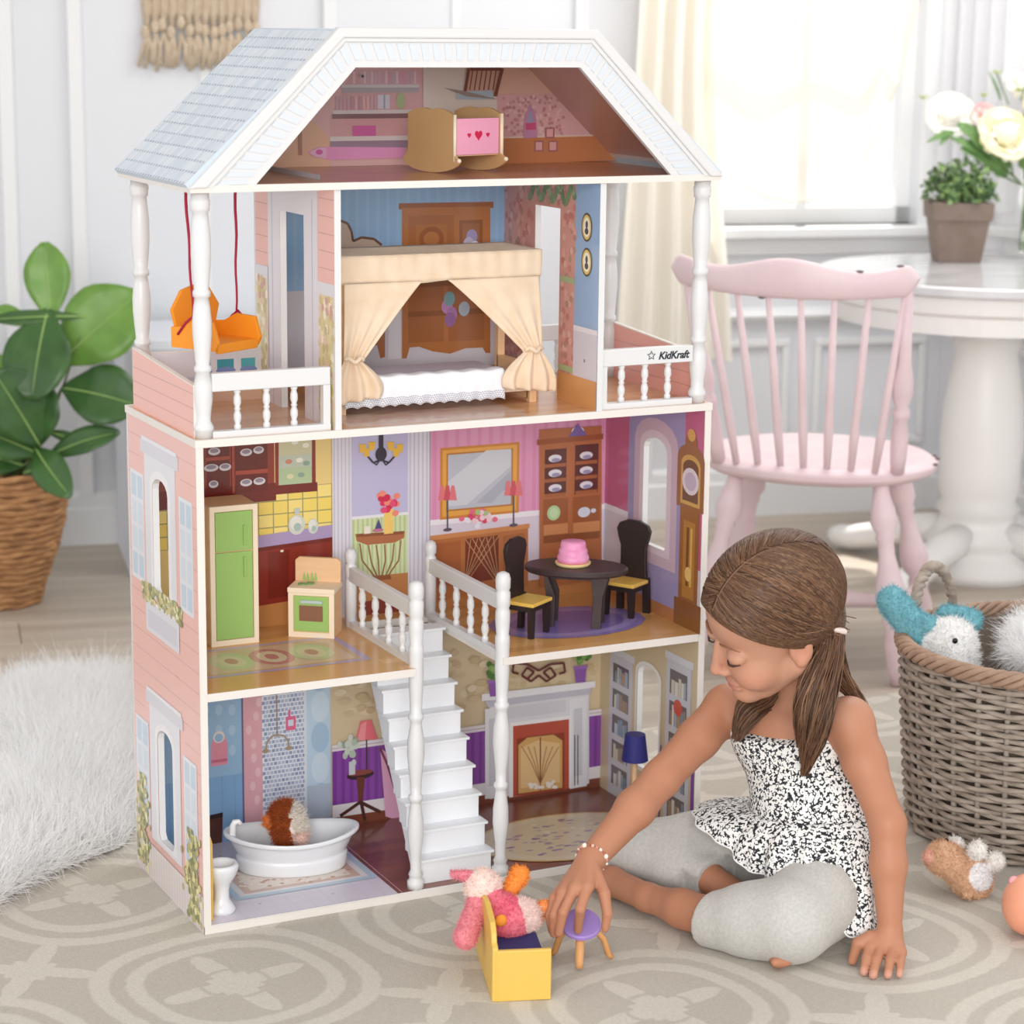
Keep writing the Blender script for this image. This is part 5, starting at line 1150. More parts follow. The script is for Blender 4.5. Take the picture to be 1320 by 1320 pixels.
# ---------------------------------------------------------------- floral top: bodice, flared skirt, straps
def floral():
    m = mat('floral_cotton', '#f0efed', .9, bump=.1, bscale=400); nt = m.node_tree; b = nt.nodes['Principled BSDF']
    tc = nd(nt, 'ShaderNodeTexCoord'); nz = nd(nt, 'ShaderNodeTexNoise', i_Scale=70., i_Detail=2); nt.links.new(tc.outputs['Object'], nz.inputs['Vector'])
    ad = nd(nt, 'ShaderNodeVectorMath', operation='MULTIPLY_ADD'); nt.links.new(nz.outputs['Color'], ad.inputs[0]); ad.inputs[1].default_value = (.012,)*3; nt.links.new(tc.outputs['Object'], ad.inputs[2])
    v = nd(nt, 'ShaderNodeTexVoronoi', feature='DISTANCE_TO_EDGE', i_Scale=175.); nt.links.new(ad.outputs[0], v.inputs['Vector'])
    n2 = nd(nt, 'ShaderNodeTexNoise', i_Scale=190., i_Detail=1); nt.links.new(tc.outputs['Object'], n2.inputs['Vector'])
    th = nd(nt, 'ShaderNodeMapRange', i_1=.38, i_2=.70, i_3=-.08, i_4=.29); nt.links.new(n2.outputs[0], th.inputs[0])
    sb = nd(nt, 'ShaderNodeMath', operation='SUBTRACT'); nt.links.new(v.outputs['Distance'], sb.inputs[0]); nt.links.new(th.outputs[0], sb.inputs[1])
    r = nd(nt, 'ShaderNodeMapRange', i_1=-.02, i_2=.05, i_3=0., i_4=1.); nt.links.new(sb.outputs[0], r.inputs[0])
    mx = nd(nt, 'ShaderNodeMix', data_type='RGBA'); nt.links.new(r.outputs[0], mx.inputs[0]); mx.inputs[6].default_value = lin('#26282e'); mx.inputs[7].default_value = lin('#f1f0ee')
    nt.links.new(mx.outputs[2], b.inputs['Base Color']); return m
FLO = floral()
Tq = SDF((.70, -.50, .05), (.97, -.08, .40), .0028)
Tq.ell(WAI-tu_*.015, (.084, .100, .100), TM, .03).ell(CHE-tu_*.004, (.068, .094, .083), TM, .03)
Tq.ell(CHE+tl_*.040+tu_*.022+tf_*.012, .056, None, .02).ell(CHE-tl_*.040+tu_*.022+tf_*.012, .056, None, .02)
Tq.plane(CHE+tu_*.040-tf_*.0, tu_*.96+tf_*.28); Tq.plane(WAI-tu_*.030, -tu_)
Tq.cyl(SL_-tu_*.0+tl_*.018, -tu_, .03, .062, .008); Tq.cyl(SR_-tl_*.014, -tu_, .028, .055, .008)
top = Tq.build('floral_top', FLO, girl, None, 2)
hemp = [J(*q) for q in ((893, 1048, 3.52), (925, 1086, 3.455), (968, 1122, 3.42), (1015, 1143, 3.375), (1058, 1146, 3.355), (1080, 1175, 3.345), (1092, 1206, 3.345), (1128, 1204, 3.36), (1137, 1180, 3.43), (1136, 1152, 3.52), (1090, 1110, 3.62), (1010, 1070, 3.66), (940, 1046, 3.65), (905, 1038, 3.60))]
def crp(P_, t):
    n = len(P_); i = int(math.floor(t)) % n; f_ = t-math.floor(t); a, b, c, d = (P_[(i+k-1) % n] for k in range(4))
    return .5*((2*b)+(c-a)*f_+(2*a-5*b+4*c-d)*f_*f_+(3*b-a-3*c+d)*f_**3)
WC2 = WAI-tu_*.012
def angle_of(p): v = p-WC2; return math.atan2(v@tl_, v@tf_)
angs = np.unwrap([angle_of(p) for p in hemp]); NH = 160
def skirt(u, v):
    t = u*len(hemp); h_ = crp(hemp, t); i = int(math.floor(t)) % len(hemp); f_ = t-math.floor(t)
    a0 = angs[i]; a1 = angs[i+1] if i+1 < len(angs) else angs[0]+(2*math.pi if angs[-1] > angs[0] else -2*math.pi); a = a0+(a1-a0)*f_
    top_ = WC2+tf_*math.cos(a)*.0855+tl_*math.sin(a)*.1005
    e = v; p_ = top_*(1-e)+h_*e; out = tf_*math.cos(a)+tl_*math.sin(a)
    bulge = .014*math.sin(math.pi*min(1, v*1.02))**1.0*(.55+.45*max(0, math.cos(a-.5)))
    rip = .0055*math.sin(a*13+1.5*math.sin(a*3)+v*1.4)*v**.7+.003*math.sin(a*29+v*3)*v
    p_ = p_+out*(bulge+rip)+np.array((0, 0, .005))*math.sin(math.pi*v); p_[2] = max(p_[2], .003); return tuple(p_)
MB().grid(skirt, NH, 26).build('flared_skirt', FLO, top, smooth=True, world=True, solid=.0016, fix=False)
MB().tube([skirt(k/NH, .995) for k in range(NH)], .0015, 6, closed=True).build('hem', mat('hem_white', '#efeeec', .9), top, smooth=True, world=True)
for s, (a, b) in ((1, (.052, .010)), (-1, (-.055, .006))):
    p0 = CHE+tl_*a*.9+tf_*.052+tu_*.004; p1 = CHE+tl_*a*.8+tf_*.045+tu_*.04; p2 = CHE+tl_*a*.62+tu_*.072+tf_*.015; MB().tube([p0, p1, p2, p2-tf_*.03-tl_*a*.1+tu_*.004], .0038, 8, flat=.5).build('strap', FLO, top, smooth=True, world=True)
# bracelet of beads
bw = girl; ax = (kr[1]-WR_); ax /= np.linalg.norm(ax); b1 = np.cross(ax, (0, 0, 1)); b1 /= np.linalg.norm(b1); b2 = np.cross(ax, b1); WB = WR_-ax*.004
br = MB().tube([WB+(b1*math.cos(t*.2618)+b2*math.sin(t*.2618))*.0222 for t in range(24)], .0011, 6, closed=True).build('bracelet', mat('cord_brown', '#7a4a38', .6), girl, smooth=True, world=True)
cols = [mat('bead_blush', '#e8b9a8', .3), mat('bead_copper', '#a8674e', .3), mat('bead_pearl', '#f3e6da', .2), mat('bead_rose', '#cf8f80', .3)]
for k in range(22):
    q = WB+(b1*math.cos(k*.2856)+b2*math.sin(k*.2856))*.0226; MB().ball(q, .0026 if k % 6 else .0040, 10, 8).build('bead', cols[k % 4 if k % 6 else 2], br, smooth=True, world=True)
# ---------------------------------------------------------------- hair
TIE = hp(-.062, .040, -.026); SKc = np.array((-.010, 0, .034)); SKr = np.array((.100, .0795, .0915))
def cap(q, k=1.0):
    """push a head-space point out to the hair surface"""
    d = (np.asarray(q)-SKc); n = np.linalg.norm(d/SKr, axis=-1, keepdims=True); return SKc+d/n*k
Hq = SDF((.63, -.50, .18), (.96, -.10, .63), .0028)
Hq.ell(hp(*SKc), SKr*HS, HM, .004)
g_ = np.meshgrid(*[Hq.lo[i]+Hq.h*np.arange(Hq.n[i]) for i in range(3)], indexing='ij'); q_ = np.stack(g_, -1)-HC; qh = q_@HM.T/HS
cut = (qh[..., 0]-.090)*.60+(qh[..., 2]-.073)*-.80-.10*np.abs(qh[..., 1])**1.0
Hq.S = np.maximum(Hq.S, (cut*HS).astype(np.float32)); del g_, q_, qh, cut
Hq.ell(hp(-.050, 0, -.018), hr(.048, .060, .055), HM, .01)
lockA = [TIE, J(1068, 838, 3.36), J(1058, 875, 3.352), J(1052, 915, 3.345), J(1046, 955, 3.35), J(1036, 1000, 3.365)]; rA = [.019, .023, .028, .027, .021, .004]
lockB = [TIE, J(1076, 850, 3.40), J(1086, 876, 3.415), J(1104, 900, 3.43), J(1124, 928, 3.44)]; rB = [.012, .016, .014, .010, .003]
lockC = [hp(-.040, -.045, -.045), J(992, 888, 3.475), J(966, 916, 3.455), J(948, 954, 3.45)]; rC = [.020, .026, .022, .006]
lockD = [hp(-.046, .058, -.040), J(1046, 884, 3.345), J(1036, 925, 3.345), J(1032, 965, 3.355)]; rD = [.018, .018, .016, .005]
for lk, rr, kf in ((lockA, rA, .7), (lockB, rB, .7), (lockC, rC, .5), (lockD, rD, .7)): Hq.chain(lk, [kf*r for r in rr], .006)
HAIR = attr_mat('hair', .42, spec=.45, vary=.12, vscale=220)
hb = lambda V: np.tile(np.array(lin('#5e4433')[:3]), (len(V), 1))
hair = Hq.build('hair', HAIR, girl, hb, 1)
rs = np.random.default_rng(5)
def cr_path(pts, n):
    pts = [np.array(p) for p in pts]; P_ = [2*pts[0]-pts[1]]+pts+[2*pts[-1]-pts[-2]]; o = []
    for i in range(n+1):
        t = i/n*(len(pts)-1); k = min(int(t), len(pts)-2); f_ = t-k; a, b, c, d = P_[k:k+4]; o.append(.5*((2*b)+(c-a)*f_+(2*a-5*b+4*c-d)*f_*f_+(3*b-a-3*c+d)*f_**3))
    return np.array(o)
HV, HF, HCc = [], [], []
tones = [np.array(lin(c)[:3]) for c in ('#573b29', '#634530', '#6f4e38', '#7c5a42', '#4d3424', '#8c6a4e')]
def strand(pts, w0, w1, colr):
    pts = np.asarray(pts); m = len(pts); T_ = np.gradient(pts, axis=0); T_ /= np.linalg.norm(T_, axis=1)[:, None]+1e-9
    a = np.cross(T_, rs.normal(size=3)); a /= np.linalg.norm(a, axis=1)[:, None]+1e-9; b = np.cross(T_, a)
    w = np.linspace(w0, w1, m)[:, None]; n0 = sum(len(v) for v in HV)
    V = np.stack([pts+w*a, pts-w*.5*a+w*.87*b, pts-w*.5*a-w*.87*b], 1).reshape(-1, 3); HV.append(V); HCc.append(np.tile(colr, (len(V), 1)))
    for i in range(m-1):
        for k in range(3): HF.append((n0+i*3+k, n0+i*3+(k+1) % 3, n0+(i+1)*3+(k+1) % 3, n0+(i+1)*3+k))
tq = (TIE-HC)@HM.T/HS; tq2 = np.array((-.055, -.060, -.030))
def head_strand(q0, off, tq):
    n = 14; o = []
    for i in range(n+1):
        t = i/n; q = np.array(q0)*(1-t)+(tq+off)*t
        p_ = cap(q, 1.004+.010*math.sin(math.pi*t))
        for _ in range(5):
            cc = (p_[0]-.090)*.60+(p_[2]-.073)*-.80-.10*abs(p_[1])
            if cc > -.001: p_ = cap(p_-(cc+.002)*np.array((.6, 0, -.8)), 1.004+.010*math.sin(math.pi*t))
        e = max(0, t-.85)/.15; o.append(hp(*(p_*(1-e)+(tq+off)*e)))
    return o
for k in range(2300):
    mode = rs.random(); side = 1 if rs.random() < .60 else -1
    if mode < .40:      # from the parting
        t = rs.random()*1.3; q0 = np.array((.082-.115*t, .012+side*.002, .062+.055*math.sin(t*2.2)))
    elif mode < .72:    # from the front hairline
        t = rs.random(); q0 = np.array((.086-.070*t-.004*rs.random(), side*(.006+.066*t**.8), .078-.050*t))
    else: q0 = SKc+rs.normal(size=3)*SKr*(1, .8, 1); q0 = np.array((q0[0], abs(q0[1])*side, max(q0[2], .02+.5*max(0, q0[0]))))
    q0 = cap(q0); off = rs.normal(size=3)*.008
    cpt = (q0[0]-.090)*.60+(q0[2]-.073)*-.80-.10*abs(q0[1])
    if cpt > .003: continue
    strand(head_strand(q0, off, tq if side > 0 else tq2),   .0010+.0005*rs.random(), .0008, tones[rs.integers(0, 6)]*(.9+.25*rs.random()))
for lk, rr, N in ((lockA, rA, 420), (lockB, rB, 150), (lockC, rC, 380), (lockD, rD, 190)):
    c_ = cr_path(lk, 16); r_ = np.interp(np.linspace(0, 1, 17), np.linspace(0, 1, len(rr)), rr)
    for k in range(N):
        th0, rad = rs.random()*6.28, math.sqrt(rs.random())*1.0; ph = rs.random()*6; endt = 17-int(rs.random()*4)
        u1 = np.cross(c_[-1]-c_[0], CFW); u1 /= np.linalg.norm(u1); u2 = -CFW
        pts = [c_[i]+r_[i]*rad*(u1*math.cos(th0+.05*i)+u2*math.sin(th0+.05*i))+u1*.0022*math.sin(i*.55+ph) for i in range(endt)]
        strand(pts, .0012+.0005*rs.random(), .0005, tones[rs.integers(0, 6)]*(.9+.3*rs.random()))
np_obj('hair_strands', np.concatenate(HV), np.array(HF), HAIR, hair, np.concatenate(HCc))
pq = [cap(np.array((.080-.100*t, .013, .064+.055*math.sin(t*2.2)))) for t in np.linspace(0, 1, 12)]
MB().tube([hp(*(SKc+(q-SKc)*1.006)) for q in pq], .0011, 6).build('parting', mat('scalp', '#866450', .6), hair, smooth=True, world=True)
ta = lockA[1]-TIE; ta /= np.linalg.norm(ta); t1 = np.cross(ta, hl); t1 /= np.linalg.norm(t1); t2 = np.cross(ta, t1); tcn = TIE+ta*.006
MB().tube([tcn+(t1*math.cos(k*.2618)+t2*math.sin(k*.2618))*(.0195+.001*math.sin(k*2.1)) for k in range(24)], .0046, 8, closed=True).build('hair_tie', mat('hair_tie_pale', '#ecdcd6', .6, bump=.4, bscale=300), hair, smooth=True, world=True)
# ================================================================ FURNITURE OF THE ROOM
CPK = mat('chair_pink_paint', '#e6d0d4', .5, '#e0c9ce', 14, bump=.05, bscale=40); CHIP = mat('paint_chip', '#6d5f60', .8)
ch = thing('windsor_chair', 'pale pink spindle-back wooden chair with chipped paint by the window', 'chair', (1.70, .965, FZ), math.radians(-43))
SZ = .43-FZ
def seat_fn(u, v):
    a = 2*math.pi*u; rx = .252; ry = .225*(1+.06*math.sin(a))
    prof = [(0, SZ-.006), (.5, SZ-.004), (.80, SZ+.002), (.93, SZ+.004), (1.0, SZ-.008), (.985, SZ-.022), (.90, SZ-.034), (0, SZ-.036)]
    k = v*(len(prof)-1); i = min(int(k), len(prof)-2); f_ = k-i; r = prof[i][0]+(prof[i+1][0]-prof[i][0])*f_; z = prof[i][1]+(prof[i+1][1]-prof[i][1])*f_
    return (rx*r*math.cos(a), ry*r*math.sin(a), z)
MB().grid(seat_fn, 56, 21).build('seat', CPK, ch, smooth=True)
def tube_between(p, q, rad, n=12):
    p, q = np.array(p), np.array(q); m = len(rad); return MB().tube([p+(q-p)*(t if isinstance(t, float) else t) for t, r in rad], [r for t, r in rad], n)
LEGP = [(0., .015), (.06, .018), (.14, .026), (.20, .028), (.25, .018), (.27, .021), (.29, .017), (.36, .017), (.48, .027), (.55, .032), (.60, .028), (.65, .016), (.67, .022), (.70, .022), (.72, .018), (.80, .022), (.92, .019), (1., .015)]
tops = [(-.15, -.125), (.15, -.125), (-.15, .125), (.15, .125)]; bots = [(-.215, -.20), (.215, -.20), (-.225, .22), (.225, .22)]
for (tx, ty), (bx, by) in zip(tops, bots): tube_between((tx, ty, SZ-.03), (bx, by, 0), LEGP, 14).build('leg', CPK, ch, smooth=True)
def lerp3(a, b, t): return tuple(np.array(a)+(np.array(b)-np.array(a))*t)
lk = [lerp3((tx, ty, SZ-.03), (bx, by, 0), .70) for (tx, ty), (bx, by) in zip(tops, bots)]
ST = [(0., .012), (.2, .015), (.42, .022), (.5, .024), (.58, .022), (.8, .015), (1., .012)]
for a, b in ((0, 2), (1, 3)): tube_between(lk[a], lk[b], ST, 12).build('stretcher', CPK, ch, smooth=True)
tube_between(lerp3(lk[0], lk[2], .5), lerp3(lk[1], lk[3], .5), ST, 12).build('stretcher', CPK, ch, smooth=True)
def crest_y(x): return -.30+.95*x*x*(1 if x > 0 else 1.35)
CZ0, CZ1 = .790, .862
def crest(u, v):
    x = -.280+.505*u; s = (u-.5)*2; top_ = CZ1+.011*math.cos(s*math.pi*1.75)+.004; bot = CZ0+.006+.012*s*s
    e = max(0, abs(s)-.90)/.10; top_, bot = top_-e*e*.030, bot+e*e*.030
    a = v*2*math.pi; z = (top_+bot)/2+(top_-bot)/2*math.sin(a); y = crest_y(x)+.014*math.cos(a)*(1 if abs(math.sin(a)) < .95 else 1)-.10*(z-CZ0)
    return (x, y, z)
MB().grid(crest, 60, 20).build('crest_rail', CPK, ch, smooth=True)
for i in range(7):
    t = i/6-.5; xb, xt = t*.285, t*.40; yb = -.185+.25*xb*xb*4
    tube_between((xb, yb, SZ-.004), (xt, crest_y(xt), CZ0+.03), [(0., .007), (.2, .0095), (.4, .0088), (1., .006)], 10).build('spindle', CPK, ch, smooth=True)
PST = [(0., .014), (.10, .017), (.22, .018), (.30, .014), (.32, .018), (.35, .018), (.37, .013), (.45, .022), (.52, .021), (.62, .014), (1., .009)]
for s in (-1, 1):
    xb, xt = s*.185, (.206 if s > 0 else -.246); tube_between((xb, -.140, SZ-.004), (xt, crest_y(xt), CZ0+.03), PST, 12).build('back_post', CPK, ch, smooth=True)
for u, v in ((.78, .27), (.93, .25), (.12, .78), (.40, .75)): p_ = crest(u, v); MB().ball(p_, (.008, .004, .0035), 8, 6).build('paint_chip', CHIP, ch)
for a in (.35, .2, -.1): MB().ball((.250*math.cos(a), .226*math.sin(a), SZ-.004), (.006, .008, .003), 8, 6).build('paint_chip', CHIP, ch)
# ---------------------------------------------------------------- pedestal table
TZ = .742; TCX, TCY, TR = 2.485, 1.42, .415
tb = thing('pedestal_table', 'round white pedestal table with a grey marble top at the right edge', 'table', (TCX, TCY, FZ))
def marble():
    m = mat('marble', '#dcdcde', .12, '#b9b9be', 4, detail=9, lo=.42, hi=.72, coat=.3, stretch=(1, 2.2, 1)); return m
TW = mat('table_white_paint', '#eceae8', .4)
MB().lathe([(0, TZ-.026-FZ), (TR-.012, TZ-.026-FZ), (TR, TZ-.020-FZ), (TR, TZ-.004-FZ), (TR-.004, TZ-FZ), (0, TZ-FZ)], n=72).build('marble_top', marble(), tb, smooth=False)
MB().lathe([(TR-.06, TZ-.115-FZ), (TR-.045, TZ-.115-FZ), (TR-.045, TZ-.075-FZ), (TR-.03, TZ-.065-FZ), (TR-.03, TZ-.027-FZ), (TR-.06, TZ-.027-FZ)], n=72).build('apron', TW, tb, smooth=False)
MB().lathe([(.17, 0), (.17, .03), (.14, .05), (.12, .075), (.13, .09), (.10, .12), (.092, .15), (.105, .165), (.088, .185), (.10, .21), (.098, .26), (.102, .33), (.097, .42), (.084, .50), (.075, .55), (.085, .57), (.075, .59), (.11, .63), (.20, .66), (.0, .662)], n=40).build('pedestal', TW, tb, smooth=True)
for k in range(4):
    a = math.radians(205+90*k); c_, s_ = math.cos(a), math.sin(a)
    MB().tube([(c_*r, s_*r, z) for r, z in ((.08, .10), (.18, .085), (.29, .05), (.35, .036), (.39, .034), (.415, .036))], [.045, .044, .038, .036, .034, .020], 14, flat=.9).build('foot', TW, tb, smooth=True)
# ---------------------------------------------------------------- potted herb
POT = mat('pot_clay', '#7f6f66', .75, '#756459', 20, bump=.1, bscale=80)
pc = atZ(1232, 336, TZ); pp = thing('potted_plant', 'small leafy green plant in a square taupe pot on the marble table', 'plant', (pc[0], pc[1], TZ), math.radians(-26))
def taper(z0, z1, w0, w1, hole=False):
    mb = MB(); v = [(sx*w, sy*w, z) for z, w in ((z0, w0), (z1, w1)) for sx, sy in ((-1, -1), (1, -1), (1, 1), (-1, 1))]
    return mb.add(v, [(0, 3, 2, 1), (4, 5, 6, 7), (0, 1, 5, 4), (1, 2, 6, 5), (2, 3, 7, 6), (3, 0, 4, 7)])
taper(0, .108, .053, .068).build('pot_body', POT, pp, bevel=.003); taper(.104, .148, .073, .076).build('pot_rim', POT, pp, bevel=.003)
LF = attr_mat('leaf_small', .5); rl_ = np.random.default_rng(3)
def leaf_cluster(n, cen, rad, size, cols, dome=True):
    V, F, C = [], [], []
    for i in range(n):
        d = rl_.normal(size=3); d /= np.linalg.norm(d); d[2] = abs(d[2]) if dome else d[2]; p_ = np.array(cen)+d*np.array(rad)*(rl_.random()**.4)
        a = rl_.normal(size=3); a /= np.linalg.norm(a); b = np.cross(a, d+rl_.normal(size=3)*.5); b /= np.linalg.norm(b)+1e-9; s = size*(.6+.8*rl_.random()); k = len(V)
        V += [p_-a*s, p_+b*s*.55, p_+a*s, p_-b*s*.55]; F.append((k, k+1, k+2, k+3)); C += [np.array(lin(cols[rl_.integers(0, len(cols))])[:3])]*4
    return np.array(V), np.array(F), np.array(C)
V, F, C = leaf_cluster(620, (0, 0, .15), (.098, .098, .105), .011, ('#4f6b3a', '#3d5a2e', '#64824a', '#7d9a58', '#2f4a26'))
lo_ = mesh = np_obj('leaves', V+np.array(WLOC[pp.name]), F, LF, pp, C, smooth=False); lo_['kind'] = 'stuff'
for k in range(9):
    a = k*.7; MB().tube([(0, 0, .14), (.03*math.cos(a), .03*math.sin(a), .19), (.075*math.cos(a), .075*math.sin(a), .225)], [.002, .0016, .001], 6).build('stem', mat('stem_green', '#5f7a45', .6), pp, smooth=True)
# ---------------------------------------------------------------- vase of peonies
vc = atZ(1316, 333, TZ)
va = thing('flower_vase', 'clear glass vase of cream and pink peonies at the right edge of the table', 'vase', (vc[0], vc[1], TZ))
vx, vy, vz = vc
def vp(x, y, dd=0): return atD(x, y, float((vc-CAM)@CFW)+dd)-np.array((vc[0], vc[1], TZ))
MB().lathe([(0, .0), (.045, 0), (.047, .01), (.047, .20), (.0445, .20), (.0445, .012), (0, .010)], n=32).build('glass', GLASS, va, smooth=True)
STM = mat('stem_green')
def peony(c, r, cols, nl=5, seed=0):
    rg = np.random.default_rng(seed); V, F, C = [], [], []
    for L_ in range(nl):
        k = L_/(nl-1); n = 5+2*L_; R0 = r*(.30+.70*k); open_ = .35+1.0*k
        for i in range(n):
            a = 2*math.pi*(i+.5*(L_ % 2))/n+rg.random()*.3; colr = np.array(lin(cols[rg.integers(0, len(cols))])[:3]); k0 = len(V); nu, nv = 4, 5
            for v in range(nv+1):
                for u in range(nu+1):
                    s, t = (u/nu-.5)*2, v/nv; th = open_*(t**.8)*1.25; w = (math.sin(math.pi*min(1, t*.82+.1)))*R0*.62
                    rr_ = R0*math.sin(th)*1.05+.01*r; zz = R0*(1-math.cos(th))*.2+R0*1.05*math.cos(th*.75)*t*.95-R0*.35*t*t*k; off = s*w; cup = -.25*s*s*R0*.5
                    x_ = (rr_+cup)*math.cos(a)-off*math.sin(a); y_ = (rr_+cup)*math.sin(a)+off*math.cos(a); V.append((x_+.002*rg.normal()*t, y_, zz-.35*r+.05*R0*rg.normal()*(t > .9)))
            for v in range(nv):
                for u in range(nu): q = k0+v*(nu+1)+u; F.append((q, q+1, q+nu+2, q+nu+1))
            C += [colr]*((nu+1)*(nv+1))
    return np.array(V), np.array(F), np.array(C)
PET = attr_mat('petal', .6, sss=.1)
def add_peony(px, py, dd, r, cols, seed, tilt):
    V, F, C = peony((0, 0, 0), r, cols, 5, seed); R_ = np.array(Matrix.Rotation(tilt[1], 3, 'Y') @ Matrix.Rotation(tilt[0], 3, 'X')); c_ = vp(px, py, dd)
    fl_ = np_obj('peony', V@R_.T+c_+np.array(WLOC[va.name]), F, PET, va, C)
    MB().ball(c_, r*.42, 14, 10).build('bloom_centre', mat('bloom_'+cols[0][1:], cols[0], .7), fl_, smooth=True)
    MB().tube([tuple(c_-np.array((0, 0, .25*r))), tuple(c_*.6+np.array((0, 0, .02))), (0, 0, .18), (c_[0]*-.1, c_[1]*-.1, .02)], .003, 8).build('stem', STM, va, smooth=True)
CRM = ('#f7f0d6', '#f3eac2', '#f8f4e4', '#efe3ae'); WHT = ('#f7f3ea', '#fbf8f2', '#f3eedd'); PNK = ('#f0b9b6', '#f6dcd6', '#e89c9e', '#f8ece6')
add_peony(1298, 172, -.06, .072, CRM, 1, (1.0, -.3)); add_peony(1226, 148, .02, .062, WHT, 2, (.9, -.7)); add_peony(1272, 150, -.02, .038, PNK, 3, (1.0, -.2)); add_peony(1322, 110, .05, .06, WHT, 4, (.6, .2)); add_peony(1345, 150, 0, .065, CRM, 5, (.8, .6))
def leaf_mesh(b, t, w, nrm, bend=.2, fold=.15, n=10, lobes=0, shape=.75):
    b, t = np.array(b, float), np.array(t, float); d = t-b; L_ = np.linalg.norm(d); d /= L_; nrm = np.array(nrm, float); nrm = nrm-d*(nrm@d); nrm /= np.linalg.norm(nrm); s = np.cross(d, nrm); V = []
    for j in range(n+1):
        q = j/n; ww = w*(math.sin(math.pi*(q**shape)*.96+.04)**.75)*(1+lobes*.12*math.sin(q*22)); c_ = b+d*L_*q+nrm*(bend*L_*math.sin(math.pi*q)*.6-bend*L_*q*q*.4)
        for i in range(7): x = (i-3)/3; V.append(c_+s*ww*x+nrm*(fold*ww*abs(x)+.035*w*math.sin(q*20)*abs(x)))
    F = [(j*7+i, j*7+i+1, (j+1)*7+i+1, (j+1)*7+i) for j in range(n) for i in range(6)]; return V, F
GL = mat('leaf_rose_green', '#6f9455', .5, '#557a40', 30)
for b, t, w in (((1300, 210), (1236, 158), 16), ((1302, 215), (1240, 190), 15), ((1300, 218), (1228, 176), 10), ((1300, 225), (1262, 200), 16), ((1230, 170), (1196, 182), 5), ((1225, 170), (1212, 186), 5), ((1290, 130), (1275, 92), 2), ((1318, 200), (1340, 230), 16)):
    V, F = leaf_mesh(vp(*b), vp(*t, -.03), w*.0019, -CFW+np.array((0, 0, .4)), .12, .2, lobes=1); MB().add(V, F).build('leaf', GL, va, smooth=True, solid=.0008, fix=False)
for a_, b_ in (((1300, 135), (1285, 95)), ((1316, 130), (1322, 108))): MB().tube([tuple(vp(*a_)), tuple(vp(*b_))], .0022, 6).build('stem', STM, va)
for x, y in ((1285, 96), (1190, 128), (1314, 118), (1268, 125)):
    for k in range(5):
        a = k*1.257; c_ = vp(x, y); V, F = leaf_mesh(c_, c_+.020*np.array((math.cos(a), math.sin(a)*.6, .5)), .005, (0, 0, 1), .1, .1, 4); MB().add(V, F).build('bud_leaf', mat('bud_green', '#b9c877', .6), va, smooth=True, solid=.0006, fix=False)
# ---------------------------------------------------------------- curtains
def sheer(name, c, a, tlf=.5):
    m = mat(name, c, .9); nt = m.node_tree; b = nt.nodes['Principled BSDF']; out = nt.nodes['Material Output']
    tr = nd(nt, 'ShaderNodeBsdfTransparent'); tl2 = nd(nt, 'ShaderNodeBsdfTranslucent'); tl2.inputs[0].default_value = lin(c); m1 = nd(nt, 'ShaderNodeMixShader'); m1.inputs[0].default_value = tlf; m2 = nd(nt, 'ShaderNodeMixShader'); m2.inputs[0].default_value = a
    nt.links.new(b.outputs[0], m1.inputs[1]); nt.links.new(tl2.outputs[0], m1.inputs[2]); nt.links.new(tr.outputs[0], m2.inputs[1]); nt.links.new(m1.outputs[0], m2.inputs[2]); nt.links.new(m2.outputs[0], out.inputs[0]); return m
CUR = sheer('curtain_cream', '#fffaf0', .97, .25); CUR2 = sheer('curtain_white', '#f8f8fa', .7); CUR3 = sheer('curtain_cream_sheer', '#fbf5e8', .80)
cu = thing('curtain', 'cream sheer curtain gathered to the left of the window and draped below it', 'curtain', tuple(WA+WE*1.6))
def cpt(s, y, z): v = MB_ @ Vector((s, y, z)); return (v.x, v.y, v.z)
def drop(u, v):
    z = 2.2-1.76*v; w = .20-.05*math.sin(math.pi*v)**2+.05*v*v; s = 1.43+.26*u*(w/.20)-.02*v*v*1.5+.012*math.sin(v*5)
    return cpt(s, .105+.026*math.sin(u*24+v*2.2)+.012*math.sin(u*51+v*3), z)
MB().grid(drop, 70, 40).build('gathered_panel', CUR, cu, smooth=True, world=True, fix=False)
bot = [(1.640, .965), (1.70, .915), (1.80, .872), (1.90, .855), (1.98, .868), (2.06, .93), (2.11, 1.02), (2.15, 1.15), (2.20, 1.40)]
def swag(u, v):
    k = u*(len(bot)-1); i = min(int(k), len(bot)-2); f_ = k-i; sb, zb_ = bot[i][0]+(bot[i+1][0]-bot[i][0])*f_, bot[i][1]+(bot[i+1][1]-bot[i][1])*f_
    st_, zt_ = 1.60+.62*u, 2.2; q = v; s = st_+(sb-st_)*q**1.6; z = zt_+(zb_-zt_)*q
    return cpt(s, .095+.018*math.sin(u*16+q*5)*(.5+.5*q)+.03*math.sin(math.pi*q)*math.sin(math.pi*u)+.012*math.sin(q*40-u*7)*q**6, z)
MB().grid(swag, 60, 60).build('draped_panel', CUR3, cu, smooth=True, world=True, fix=False)
MB().tube([swag(k/60, 1.0) for k in range(60)], .0025, 6).build('gathered_hem', CUR3, cu, smooth=True, world=True)
cu2 = thing('curtain', 'white sheer curtain hanging in the window corner behind the flowers', 'curtain', tuple(WC))
def drop2(u, v): t = .03+.27*u; z = 2.2-1.36*v; p_ = MR_ @ Vector((t, .06+.022*math.sin(u*30+v), z)); return (p_.x, p_.y, p_.z)
MB().grid(drop2, 70, 10).build('sheer_panel', CUR2, cu2, smooth=True, world=True, fix=False)
